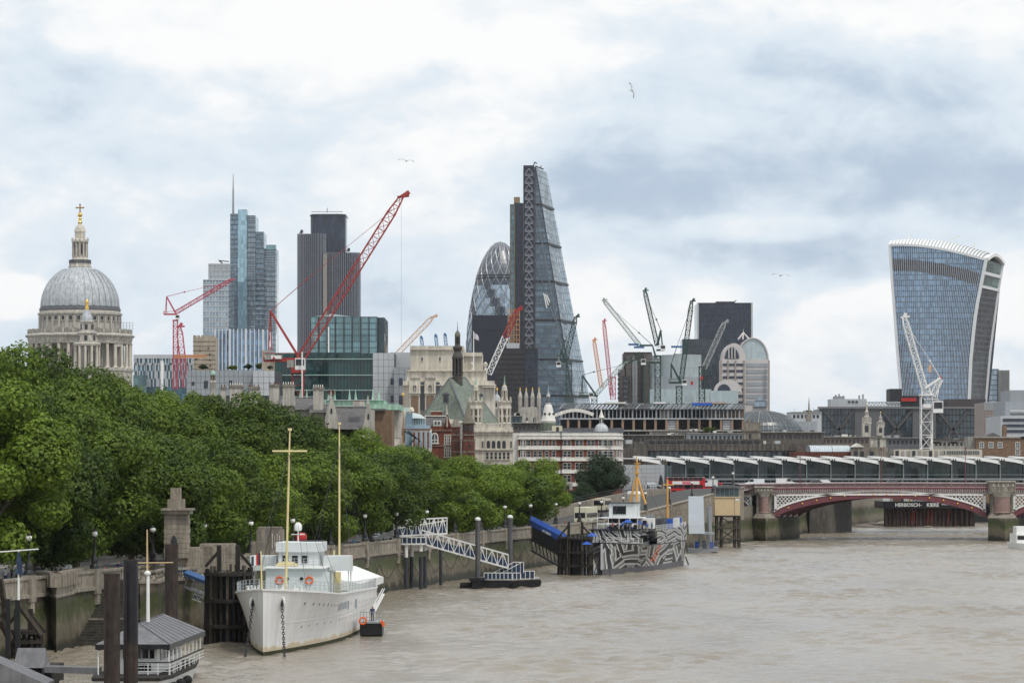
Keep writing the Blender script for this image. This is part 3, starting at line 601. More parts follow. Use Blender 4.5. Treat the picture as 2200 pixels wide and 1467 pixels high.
 J=thing('jetty','dark jetty with grey canvas shelter and covered walkway in the corner','jetty',(PX(60,270),270,0));q=MB();d=270;q.loft([[P(28,1434,d),P(38,1391,d+1),P(38,1391,d+4),P(28,1434,d+5)],[P(95,1434,d),P(98,1391,d+1),P(98,1391,d+4),P(100,1434,d+5)],[P(109,1434,d+.5),P(106,1420,d+1),P(106,1420,d+4),P(109,1434,d+5)]]);q.build('shelter',GC,J);q=MB();q.extrude([P(95,1431,d),P(212,1434,d),P(212,1448,d),P(95,1444,d)],(0,2,0));q.build('covered_walkway',GC,J);q=MB();q.extrude([P(0,1424,262),P(98,1468,262),P(98,1490,262),P(-30,1490,262),P(-30,1412,262)],(0,5,0));q.build('sloping_roof',GC,J);MB().box(PX(-20,d),PX(105,d),d+1,d+9,-1,PZ(1436,d)).build('deck',M['timber'],J)
 for x in(30,60,92):MB().bar(P(x,1434,d),P(x,1480,d),.12).build('post',M['dark_steel'],J)
 for x,yt in((17,1286),(38,1288)):MB().bar(P(x,1420,300),P(x,yt,300),.42).build('steel_post',M['tar'],J)
 for a,b,w in(((42,1300),(88,1362),.4),((0,1330),(22,1372),.5),((0,1240),(14,1330),.45),((14,1310),(-6,1345),.4)):MB().bar(P(*a,301),P(*b,303),w).build('brace',M['timber_grey'],J)
 Fp=thing('corner_flagpole','white flagpole with level yard and furled navy flag at the left edge','flagpole',tuple(P(40,1288,299)));MB().cyl(P(40,1288,299),P(40,1180,299),.12,.06,8).build('pole',Wp,Fp);MB().cyl(P(-10,1186,299),P(83,1179,299),.06,n=6).build('yard',Wp,Fp);q=MB();q.loft([[P(38,1185,298.9),P(42,1185,298.9),P(42,1185,299.2)],[P(35,1205,298.8),P(47,1208,298.8),P(44,1208,299.3)],[P(38,1232,298.8),P(49,1236,298.8),P(45,1236,299.2)]]);q.build('furled_flag',M['navy'],Fp)
near_left()
# ================================================ SHIPS AND PIERS
def hull_white():
 m=mat('white_hull',(.76,.75,.735),.36,var=.04,scale=.35,streak=.10);N,L=m.node_tree.nodes,m.node_tree.links;b=N['Principled BSDF'];src=b.inputs['Base Color'].links[0].from_socket
 g=N.new('ShaderNodeNewGeometry');sp=N.new('ShaderNodeSeparateXYZ');L.new(g.outputs['Position'],sp.inputs[0]);t=_noise(N,L,1.0,4,sc3=(.8,.8,.25));a=N.new('ShaderNodeMath');a.operation='MULTIPLY_ADD';L.new(t.outputs[0],a.inputs[0]);a.inputs[1].default_value=-1.3;L.new(sp.outputs[2],a.inputs[2])
 r=_ramp(N,L,a.outputs[0],[(0,(.78,.66,.46)),(.10,(.95,.90,.80)),(.3,(1,1,1))]);x=N.new('ShaderNodeMix');x.data_type='RGBA';x.blend_type='MULTIPLY';x.inputs[0].default_value=1;L.new(src,x.inputs[6]);L.new(r.outputs[0],x.inputs[7]);L.new(x.outputs[2],b.inputs['Base Color']);return m
HULLW=hull_white()
WEED=mat('weed_line',(.03,.034,.012),.9,var=.4,scale=2);GREYW=mat('pale_grey_paint',(.62,.655,.66),.5,var=.04)
class Ship:
 def __init__(s,bow,slope,L,zd,hbd,hbw,bmax,wmax):
  s.o=Vector((bow[0],bow[1],0));s.d=Vector((slope,1,0)).normalized();s.r=Vector((s.d.y,-s.d.x,0));s.L=L;s.zd=zd;s.hbd,s.hbw,s.bm,s.wm=hbd,hbw,bmax,wmax
 def p(s,a,u,z):return s.o+s.d*a+s.r*u+Vector((0,0,z))
 def hb(s,a,z):
  a=max(0,a);e=1.0
  if a>s.L-14:e=math.sqrt(max(0,1-((a-s.L+14)/14.)**2*.9))
  w=s.wm*(1-(1-min(a/s.hbw,1))**1.8)*e;t=s.bm*(1-(1-min(a/s.hbd,1))**2.2)*e;return w+(t-w)*max(0,min(1,z/s.zd(a)))**1.6
 def shell(s,z0,z1,n=40,m=8):
  q=MB();st=[0,.6,1.4,2.6]+[4+(s.L-4)*i/n for i in range(n+1)]
  zz=lambda a,j:(z0 if not callable(z0)else z0(a))+((z1 if not callable(z1)else z1(a))-(z0 if not callable(z0)else z0(a)))*j/m
  for sd in(1,-1):
   for a,b in zip(st,st[1:]):
    for j in range(m):
     v=[s.p(a,sd*s.hb(a,zz(a,j)),zz(a,j)),s.p(b,sd*s.hb(b,zz(b,j)),zz(b,j)),s.p(b,sd*s.hb(b,zz(b,j+1)),zz(b,j+1)),s.p(a,sd*s.hb(a,zz(a,j+1)),zz(a,j+1))];q.poly(*(v if sd>0 else v[::-1]))
  a=s.L
  for j in range(m):q.poly(*[s.p(a,u*s.hb(a,zz(a,k)),zz(a,k))for u,k in((1,j),(-1,j),(-1,j+1),(1,j+1))])
  return q
 def deck(s,z,a0=0,a1=None,inset=.05):
  q=MB();a1=a1 or s.L;n=24;st=[a0+(a1-a0)*i/n for i in range(n+1)]
  for a,b in zip(st,st[1:]):za,zb=(z(a),z(b))if callable(z)else(z,z);ha,h2=max(0,s.hb(a,za)-inset),max(0,s.hb(b,zb)-inset);q.poly(s.p(a,-ha,za),s.p(a,ha,za),s.p(b,h2,zb),s.p(b,-h2,zb))
  return q
 def box(s,a0,a1,u0,u1,z0,z1,q=None):
  q=q or MB();return q.add([s.p(a,u,z)for z in(z0,z1)for a,u in((a0,u0),(a0,u1),(a1,u1),(a1,u0))],[(0,3,2,1),(4,5,6,7),(0,1,5,4),(1,2,6,5),(2,3,7,6),(3,0,4,7)])
 def rail(s,a0,a1,h,q=None,step=1.6,side=(1,-1),inset=.15,wires=3,z=None):
  q=q or MB();n=max(1,int((a1-a0)/step));z=z or s.zd
  for sd in side:
   pr=None
   for i in range(n+1):
    a=a0+(a1-a0)*i/n;b=s.p(a,sd*max(0,s.hb(a,s.zd(a))-inset),z(a));q.bar(b,b+Vector((0,0,h)),.07)
    if pr is not None:
     for k in range(1,wires+1):q.bar(pr+Vector((0,0,h*k/wires)),b+Vector((0,0,h*k/wires)),.045)
    pr=b
  return q
def ring_mesh(name,R_,r,m,n=14):
 q=MB();pts=[Vector((R_*math.cos(2*math.pi*i/n),0,R_*math.sin(2*math.pi*i/n)))for i in range(n+1)];q.path(pts,r,6);return q.mesh(name,m)
def white_ship():
 S=Ship((PX(565,315),315),.05,76,lambda a:6.35-1.25*min(a/22,1)-.9*max(0,min((a-22)/45,1)),23,36,5.15,4.95)
 R=thing('white_ship','white former naval ship with cream masts moored bow towards the viewer','ship',tuple(S.o))
 S.shell(.35,S.zd).build('hull',HULLW,R,smooth=math.radians(50));S.shell(-.8,.36,m=2).build('boot_topping',WEED,R);S.deck(lambda a:S.zd(a)-.25).build('deck',mat('green_deck',(.33,.40,.36),.8),R)
 q=MB();
 for sd in(1,-1):
  st=[0,1,2.5,5]+list(range(8,76,4))
  for a,b in zip(st,st[1:]):q.bar(S.p(a,sd*S.hb(a,S.zd(a)),S.zd(a)),S.p(b,sd*S.hb(b,S.zd(b)),S.zd(b)),.2,.16)
 q.build('gunwale',M['white_paint'],R);S.rail(1.5,72,1.05).build('guard_rails',M['grey_panel_light'],R,kind='stuff')
 pm=MB().cyl((0,-.02,0),(0,.04,0),.17,n=10).mesh('porthole',M['dark_void']);rm=ring_mesh('porthole_rim',.19,.035,M['white_paint'],10)
 def on(a,z,name,me,ch=None,sc=1.0):
  u=S.hb(a,z);t=(S.p(a+.3,S.hb(a+.3,z),z)-S.p(a-.3,S.hb(a-.3,z),z)).normalized();up=(S.p(a,S.hb(a,z+.3),z+.3)-S.p(a,u,z)).normalized();nrm=t.cross(up).normalized()
  if nrm.dot(S.r)<0:nrm=-nrm
  up=nrm.cross(t).normalized()if nrm.cross(t).z>0 else-nrm.cross(t).normalized();m=Matrix.Identity(4)
  for i in range(3):m[i][0]=t[i]*sc;m[i][1]=nrm[i]*sc;m[i][2]=up[i]*sc;m[i][3]=S.p(a,u,z)[i]
  o=place(name,me,m,R)
  if ch:c=bpy.data.objects.new(ch[0],ch[1]);COL.objects.link(c);c.parent=o
  return o
 for a in[9,11.6,13.6,15.4,17.2,19,20.8,22.6]+[34+3.1*i for i in range(11)]:on(a,S.zd(a)-1.15,'porthole',pm,('rim',rm))
 for a in[10,12.4,15.2,18.2,21.2,26,28,30,33.4,35.4,38,41,46,49,52]:on(a,2.35,'porthole',pm,('rim',rm),.85)
 wf,wp=window_mesh(.55,.75,M['white_paint'],M['dark_void'],fw=.08,dep=.1,bars=(0,1))
 wf2=MB().box(-.28,.28,-.02,.05,0,.75).mesh('square_port',M['grey_panel']);
 for i in range(6):on(24.2+1.25*i,S.zd(24)-1.75,'square_port',wf2)
 for a in(31.8,39,40):on(a,S.zd(a)-1.8,'square_port',wf2,sc=1.25)
 q=MB();[q.bar(S.p(a,S.hb(a,2.9)+.01,2.9),S.p(a+3,S.hb(a+3,2.9)+.01,2.9),.03,.05)for a in range(5,66,3)];q.build('plate_seam',GREYW,R)
 hw=ring_mesh('hawse_lip',.38,.12,M['white_paint'])
 for sd in(1,-1):
  a=3.6;c=S.p(a,sd*(S.hb(a,4.9)+.05),4.9);place('hawse_pipe',hw,Matrix.Translation(c)@Matrix.Rotation(-sd*.9,4,'Z')@Matrix.Scale(1.4,4,(0,0,1)),R);q=MB();q.ball(c,.3,8,5);q.build('hawse_hole',M['black_iron'],R)
  e=P(612,1408,313)if sd>0 else P(526,1411,313);e.z=-.2;n=22;lk=[]
  A=thing('anchor_chain','heavy black anchor chain hanging from the %s bow of the white ship'%('right' if sd>0 else 'left'),'chain',tuple(c),'anchor chains')
  lm=bpy.data.meshes.get('chain_link')or ring_mesh('chain_link',.17,.05,M['black_iron'],8)
  for i in range(n):
   t=(i+.5)/n;p=c.lerp(e,t)+Vector((0,-.3,-.35*math.sin(math.pi*t)));m=Matrix.Translation(p)@(e-c).to_track_quat('Z','Y').to_matrix().to_4x4()@Matrix.Rotation(math.pi/2*(i%2),4,'Z')@Matrix.Diagonal((.75,.9,1.25,1));place('chain_link',lm,m,A)
 g=M['white_paint']if False else GREYW;z0=4.3
 S.box(26,37,-3,3,z0,7.55).build('deck_house',g,R);S.box(25.6,37.4,-3.2,3.2,7.55,7.7).build('bridge_deck',M['white_paint'],R);S.box(29.5,35.5,-2.1,2.1,7.7,9.45).build('wheelhouse',g,R);S.box(29.2,35.8,-2.35,2.35,9.2,10.2).build('bridge_bulwark',g,R)
 for sd in(1,-1):
  S.box(31,34,sd*2.5,sd*5.3,7.2,8.75).build('bridge_wing',GREYW,R);q=MB();[q.bar(S.p(a,sd*u,4.6),S.p(a,sd*u,7.2),.12)for a in(31.2,33.8)for u in(3.4,5.1)];q.build('wing_posts',GREYW,R)
  for zz in(5.9,):
   c=S.p(25.88,sd*1.55,6.35);lr=bpy.data.meshes.get('life_ring')or ring_mesh('life_ring',.36,.1,M['orange']);o=place('life_ring',lr,Matrix.Translation(c),R);q=MB();q.cyl(S.p(25.9,sd*.75,6.5),S.p(26.05,sd*.75,6.5),.2,n=12);q.build('house_port',M['dark_void'],R)
 S.box(34.2,34.5,4.3,5.32,8.25,8.77).build('red_board',M['red'],R)
 for u in(-1.35,-.35,.65):q=S.box(29.42,29.6,u-.3,u+.3,8.05,8.85);o=q.build('bridge_window',M['dark_void'],R);S.box(29.4,29.55,u-.38,u+.38,8.85,8.95).build('window_hood',GREYW,o)
 q=MB();c=S.p(29.3,-1.2,7.75);q.extrude([c+S.r*(1.2*math.cos(math.pi*i/8))+Vector((0,0,.5*math.sin(math.pi*i/8)))for i in range(9)],S.d*.1);q.build('name_board',M['yellow'],R)
 q=MB();[q.bar(S.p(25.8,u,7.7),S.p(25.8,u,8.6),.06)for u in(-3,-2,-1,0,1,2,3)];[q.bar(S.p(25.8,-3,7.7+.3*k),S.p(25.8,3,7.7+.3*k),.045)for k in(1,2,3)];q.build('bridge_rail',M['grey_panel_light'],R)
 q=MB();q.lathe([(1.35,0),(1.4,.3),(1.15,.32),(1.1,.05)],tuple(S.p(35,.9,10.0)),16);q.build('funnel_rim',M['black_iron'],R)
 q=MB();b=S.p(34.5,-.6,10.0);q.cyl(b,b+Vector((0,0,1.4)),.07);q.bar(b+Vector((-.7,0,.95)),b+Vector((.7,0,.95)),.1);q.build('radar_post',M['white_paint'],R);q=MB();q.lathe([(.1,1.3),(.38,1.36),(.42,1.6),(.41,1.85),(.3,2.1),(.12,2.22),(.01,2.24)],tuple(b),16);q.build('radome',M['white_paint'],R,smooth=True)
 q=MB();q.lathe([(.5,0),(.6,.25),(.6,.7),(.45,.95),(.1,1.0)],tuple(S.p(36.5,-.5,10.1)),14);q.build('red_drum',M['red'],R,smooth=True)
 S.box(26,27,3.0,3.6,4.6,7.2).build('side_locker',GREYW,R);S.box(36,37.4,3.02,3.7,4.5,6.9).build('yellow_door',M['yellow'],R);S.box(35.9,36.9,3,3.1,7.7,9.2).build('yellow_screen',M['yellow'],R)
 S.box(37,50,-2.4,2.4,4.2,6.3).build('after_house',GREYW,R)
 for u in(1.0,2.2):S.box(36.95,37.0,u,u+.5,5.2,5.9).build('after_window',M['dark_void'],R)
 q=MB();a0,a1=50,75;pts=lambda a,h:[S.p(a,-4.6,5.2+h*.2),S.p(a,-2,6.2+h),S.p(a,2,6.2+h),S.p(a,4.9,5.2+h*.2),S.p(a,4.9,4.4),S.p(a,-4.6,4.4)];q.loft([pts(50,-.5),pts(54,.25),pts(70,.35),pts(75,-.6)]);q.build('stern_awning',M['white_paint'],R)
 for px0,py0,px1,py1,a,nm in((614,1268,622.7,925,17,'foremast'),(729,1230,729,912,65,'mainmast')):
  Y=S.p(a,0,0).y;b,t=P(px0,py0,Y),P(px1,py1,Y);q=MB();q.cyl(b,b.lerp(t,.62),.135 if a<30 else .125,.11,10);q.cyl(b.lerp(t,.62),t,.11,.07,8);q.cyl(t,t+Vector((0,0,.25)),.2,n=8);q.build(nm,M['yellow'],R,smooth=True)
  q=MB()
  for u,aa in((3.8,8),(-3.8,8),(3,-6),(-3,-6),(4.4,12),(-4.4,12)):q.cyl(b.lerp(t,.86),S.p(a+aa,u,S.zd(a)),.022,n=4)
  for u in(-1.4,-.7,.7,1.4):q.cyl(P(px1-3,969,Y)+Vector((u,0,0))if a<30 else b.lerp(t,.7),S.p(a+10,u*2,8),.016,n=4)
  q.build('rigging',M['dark_steel'],R,kind='stuff')
  if a<30:q=MB();c=P(622,969,Y);q.cyl(c-Vector((1.65,0,0)),c+Vector((1.65,0,0)),.09,.09,8);q.ball(c-Vector((1.65,0,0)),.12,6,4);q.ball(c+Vector((1.65,0,0)),.12,6,4);q.build('yard',M['yellow'],R)
 q=MB();q.cyl(S.p(1.5,-.3,6.2),S.p(1.5,-.4,10.0),.09,.06,8);q.build('jackstaff',M['yellow'],R);q=MB();n=5;t=[S.p(1.5+.1*math.sin(i),-.42-.22*i,9.9-.12*i)for i in range(n)];w_=[p+Vector((0,0,-1.25+.1*i))for i,p in enumerate(t)]
 for i in range(n-1):q.cur=i%3;q.poly(w_[i],w_[i+1],t[i+1],t[i])
 q.build('jack_flag',[M['navy'],M['red'],M['white_paint']],R)
 for u,a in((-1.2,3.5),(1.2,3.5),(-1.9,6),(2.0,6),(2.9,10)):q=MB();c=S.p(a,u,S.zd(a));q.box(c.x-.5,c.x+.5,c.y-.2,c.y+.2,c.z,c.z+.14);[q.cyl(c+Vector((s,0,.1)),c+Vector((s*1.2,0,.5)),.13,n=8)for s in(-.3,.3)];q.build('bollard',M['white_paint'],R)
 q=MB();c=S.p(14,1.5,5.6);q.lathe([(.35,0),(.3,.2),(.25,.5),(.35,.7)],tuple(c),10);q.build('capstan',M['white_paint'],R)
 T=thing('boarding_stage','small black floating stage with railings beside the white ship','pontoon',tuple(P(798,1365,352))[:2]+(0,));d=352
 def o(x0,x1,ya,yb,d0,d1,m,nm):q=MB();q.box(PX(x0,d),PX(x1,d),d0,d1,PZ(yb,d),PZ(ya,d));return q.build(nm,m,T)
 o(773,821,1338,1364,d,d+4.5,M['tar'],'float');o(771,823,1335,1338.2,d-.2,d+4.7,M['grey_panel'],'deck');q=MB()
 for i in range(8):q.bar(P(774+6.7*i,1336,d),P(774+6.7*i,1314,d),.06)
 q.bar(P(774,1314,d),P(821,1314,d),.06);q.bar(P(774,1325,d),P(821,1325,d),.05);q.build('railing',M['steel'],T);place('life_ring',bpy.data.meshes['life_ring'],Matrix.Translation(P(779.5,1333,d-.3)),T);q=MB();q.bar(P(819,1332,d-.2),P(825,1344,d-.2),.3);q.build('fender',M['orange'],T)
 q=MB();[q.bar(P(800+s,1318,d+2),P(822+s,1276,d+26),.14)for s in(0,3)];[q.bar(P(800+22*t/9,1318-42*t/9,d+2+24*t/9),P(803+22*t/9,1318-42*t/9,d+2+24*t/9),.1)for t in range(10)];[q.bar(P(800+s,1306,d+2),P(822+s,1264,d+26),.07)for s in(0,4)];q.build('accommodation_ladder',M['white_paint'],T)
white_ship()
def dazzle(name,scale,seed):
 m,N,L,b=_nodes(name);g=N.new('ShaderNodeNewGeometry');mp=N.new('ShaderNodeMapping');mp.inputs['Scale'].default_value=(.55,.22,.62);mp.inputs['Rotation'].default_value=(0,.5,0);mp.inputs['Location'].default_value=(seed,0,seed);L.new(g.outputs['Position'],mp.inputs[0])
 vo=N.new('ShaderNodeTexVoronoi');vo.inputs['Scale'].default_value=.6;L.new(mp.outputs[0],vo.inputs[0])
 ro=N.new('ShaderNodeVectorRotate');ro.rotation_type='Y_AXIS';L.new(mp.outputs[0],ro.inputs[0]);ml=N.new('ShaderNodeMath');ml.operation='MULTIPLY';sr=N.new('ShaderNodeSeparateColor');L.new(vo.outputs['Color'],sr.inputs[0]);L.new(sr.outputs[0],ml.inputs[0]);ml.inputs[1].default_value=3.0;L.new(ml.outputs[0],ro.inputs['Angle'])
 w=N.new('ShaderNodeTexWave');w.wave_profile='SAW';w.inputs['Scale'].default_value=scale;w.inputs['Distortion'].default_value=5.0;w.inputs['Detail'].default_value=1;w.inputs['Detail Scale'].default_value=.6;L.new(ro.outputs[0],w.inputs[0])
 r=_ramp(N,L,w.outputs[0],[(0,(.015,.015,.015)),(.38,(.02,.02,.02)),(.41,(.55,.55,.54)),(.52,(.60,.60,.59)),(.55,(.05,.05,.05)),(.75,(.30,.30,.29)),(.95,(.60,.60,.59))]);r.color_ramp.elements.new(.99).color=(.02,.02,.02,1)
 L.new(r.outputs[0],b.inputs['Base Color']);b.inputs['Roughness'].default_value=.5;return m
def dazzle_ship():
 S=Ship((PX(1294,552),552),.205,68,lambda a:5.3-.7*min(a/16,1),20,32,5.8,5.2);DZ=dazzle('dazzle_paint',.36,3.3);D2=dazzle('dazzle_paint_fine',.5,7.1)
 R=thing('patterned_ship','old ship painted all over in black white and grey swirling patterns','ship',tuple(S.o))
 S.shell(1.0,S.zd).build('hull',DZ,R,smooth=math.radians(50));S.shell(-.8,1.01,m=2).build('grey_waterline',mat('hull_grey',(.10,.10,.11),.6,var=.2),R);S.deck(lambda a:S.zd(a)-.1).build('deck',M['timber_grey'],R)
 q=MB();q.bar(S.p(-.05,-.1,.9),S.p(-.05,-.1,5.3),.35,.1,up=(0,1,0));q.build('pale_stem',M['grey_panel_light'],R)
 S.shell(lambda a:S.zd(a),lambda a:S.zd(a)+.22,m=1).build('black_strake',M['black_iron'],R)
 q=MB();st=[22+46*i/16 for i in range(17)]
 for sd in(1,-1):
  for a,b in zip(st,st[1:]):q.poly(S.p(a,sd*(S.hb(a,4.6)+.03),4.8),S.p(b,sd*(S.hb(b,4.6)+.03),4.8),S.p(b,sd*(S.hb(b,4.6)+.03),7.0+.012*(b-22)),S.p(a,sd*(S.hb(a,4.6)+.03),7.0+.012*(a-22)))
 q.build('upper_side',D2,R);S.deck(7.0,22,68,.1).build('upper_deck',M['asphalt'],R);S.box(12,24,-4.2,4.2,4.6,7.3).build('forward_house',D2,R);S.box(11.8,24,-4.5,4.6,7.3,7.5).build('bridge_deck',M['black_iron'],R);S.box(15,24,-3.6,3.6,9.3,9.45).build('upper_bridge_deck',M['white_paint'],R);S.box(18,24,-2.0,2.4,9.45,11.9).build('chart_house',GREYW,R)
 S.box(17.9,18.05,-1.3,1.0,10.0,11.4).build('dark_window',M['dark_void'],R);S.box(17.7,24.3,-2.2,2.6,11.9,12.05).build('house_roof',M['dark_steel'],R)
 for i,z in enumerate((1.6,2.2,2.8,3.4,4.0)):
  for j,a in enumerate((21,23.2)):
   q=MB();zz=z+.15;aa=a+i*.6;q.poly(*[S.p(x,S.hb(x,y)+.03,y)for x,y in((aa,zz),(aa+1.2,zz),(aa+1.4,zz+.45),(aa+.2,zz+.45))]);q.build('orange_panel',M['orange'],R)
 q=MB()
 for u in(-3.5,-1.6,.3,2.2,3.5):q.bar(S.p(15,u,7.5),S.p(15,u,9.3),.14)
 for u in(-3.5,3.5):q.bar(S.p(23,u,7.5),S.p(23,u,9.3),.14)
 q.build('bridge_posts',M['white_paint'],R);S.box(20,22.5,2.6,5.4,7.5,9.3).build('side_cabin',M['white_paint'],R);S.box(19.95,20.02,3.6,4.3,8.1,8.9).build('cabin_window',M['dark_void'],R);S.box(15,15.2,-3.6,3.6,8.2,8.5).build('bridge_apron',GREYW,R)
 q=MB();f=S.p(28,.7,7);q.lathe([(1.15,0),(1.15,6.3),(1.22,6.4),(1.1,6.8),(.9,6.95)],tuple(f),18);q.build('funnel',M['white_paint'],R,smooth=True);q=MB();q.lathe([(1.17,3.6),(1.17,4.4)],tuple(f),18);q.build('funnel_band',M['grey_panel'],R)
 Ym=S.p(26,0,0).y;OM=mat('orange_yellow_mast',(.68,.36,.08),.5);T=P(1368,990,Ym);q=MB()
 for x,dy in((1353,0),(1369,-1.5),(1387,0)):q.cyl(P(x,1082,Ym+dy),P(1368,1020,Ym),.2,.16,8)
 q.cyl(P(1368,1022,Ym),T,.26,.17,8);q.cyl(T,P(1367.5,978,Ym),.14,.06,6);q.bar(P(1362,995,Ym),P(1376,995,Ym),.2);q.bar(P(1364,1002,Ym),P(1375,1002,Ym),.3);q.box(PX(1364,Ym),PX(1373,Ym),Ym-.5,Ym+.5,PZ(1018,Ym),PZ(1014,Ym));q.bar(P(1357,1064,Ym),P(1382,1064,Ym),.1);q.build('tripod_mast',OM,R)
 Y2=S.p(52,0,0).y;q=MB();q.cyl(P(1434,1116,Y2),P(1434,1030,Y2),.22,.15,8);q.bar(P(1424,1041,Y2),P(1448,1041,Y2),.2);q.build('aft_mast',OM,R)
 S.rail(12,24,1.1,z=lambda a:7.5,inset=1.2).build('bridge_rails',M['black_iron'],R,kind='stuff');S.box(24,33,-3.4,3.4,7.0,9.2).build('mid_house',dazzle('dazzle_paint_small',.8,1.1),R);S.box(23.5,33.5,-3.8,3.8,9.2,9.35).build('mid_house_roof',M['dark_steel'],R);[MB().cyl(S.p(30+4*i,2.2,7),S.p(30+4*i,2.2,9.6),.3,.42,10).build('ventilator',M['grey_panel'],R)for i in range(3)];[MB().cyl(P(1368,990,Ym),S.p(a_,u_,7.2),.025,n=4).build('stay',M['dark_steel'],R)for a_,u_ in((4,0),(12,4),(12,-4),(44,4),(44,-4))];S.rail(1,12,1.1,wires=4).build('bow_rails',M['white_paint'],R,kind='stuff');S.rail(22,68,1.0,z=lambda a:7.0).build('upper_rails',M['white_paint'],R,kind='stuff');S.box(34,54,-3,3,7,8.9).build('deck_marquee',M['black_iron'],R)
 for a,u,m in((56,3.4,M['white_paint']),(60,3.2,M['blue']),(61.5,3.0,M['white_paint']),(66,2.2,M['blue']),(45,3.9,M['blue'])):S.box(a,a+1.3,u,u+1.0,7.05,8.8).build('deck_screen',m,R)
 for i in range(9):S.box(13+.9*i,13.5+.9*i,4.25,4.32,5.2,6.4).build('house_window',M['dark_void'],R)
 q=MB();q.cyl(S.p(2,-.6,4.6),P(1277,1232,549),.09,n=6);q.build('bow_chain',M['black_iron'],R);q=MB();q.cyl(S.p(2,.8,4.6),P(1311,1236,548),.09,n=6);q.build('bow_chain',M['black_iron'],R);q=MB();q.cyl(P(1473,1196,606),P(1479,1212,604),.14,n=6);q.build('stern_chain',M['black_iron'],R)
 for px,py,Y,z in((1348.5,1119,566,0),(1372,1122,568,0),(1272,1148,549,0),(1261,1166,549,0)):
  U=thing('parasol',{1348.5:'blue parasol on the bridge deck of the patterned ship, left one',1372:'blue parasol on the bridge deck of the patterned ship, right one',1272:'open blue parasol by the bow of the patterned ship',1261:'low blue parasol beside the timber dolphin'}[px],'parasol',tuple(P(px,py,Y)),'blue parasols');q=MB();q.lathe([(.95,0),(.5,.32),(.03,.55)],tuple(P(px,py+3,Y)),8);q.build('canopy',M['blue'],U);q=MB();q.cyl(P(px,py+3,Y)+Vector((0,0,.4)),P(px,py+3,Y)-Vector((0,0,1.9)),.03,n=5);q.build('pole',M['steel'],U)
dazzle_ship()
def dolphin(label,cx,d,w_px,ytop,n,seed,lean=.04):
 R=thing('timber_dolphin',label,'mooring dolphin',(PX(cx,d),d,0),'timber mooring dolphins');r=w_px*d/F/2;rg=random.Random(seed);c=Vector((PX(cx,d),d,0));zt=PZ(ytop,d)
 q=MB();q.lathe([(r*.5,-1),(r*.45,zt-.8)],tuple(c),14);q.build('dark_core',M['tar'],R)
 for i in range(n):
  a=2*math.pi*i/n;e=Vector((math.cos(a),math.sin(a)*.8,0));q=MB();q.bar(c+e*r*(1+lean)+Vector((0,0,-1)),c+e*r*.97+Vector((0,0,zt-rg.uniform(0,.9))),.26,.3,up=e);q.build('pile',M['timber']if i%3 else M['timber_grey'],R)
 for z in(.2,.52,.86):
  q=MB();q.lathe([(r*1.05,zt*z),(r*1.09,zt*z),(r*1.09,zt*z+.35),(r*1.05,zt*z+.35)],tuple(c),18);q.build('wale',M['timber'],R)
 for s in(-1,1):q=MB();b=c+Vector((s*r*.4,-r*.3,zt-.6));q.bar(b,b+Vector((0,0,2.6)),.45);q.bar(b+Vector((s*1.4,0,.4)),b+Vector((0,0,2.0)),.3);q.build('king_post',M['timber'],R)
dolphin('round cluster of dark timber piles between the shore brow and the patterned ship',1236,553,72,1146,26,2);dolphin('tall dark timber pile cluster at the port bow of the white ship',492,338,100,1212,24,3)
dolphin('dark timber pile cluster at the left edge of the picture',52,312,76,1352,18,4)
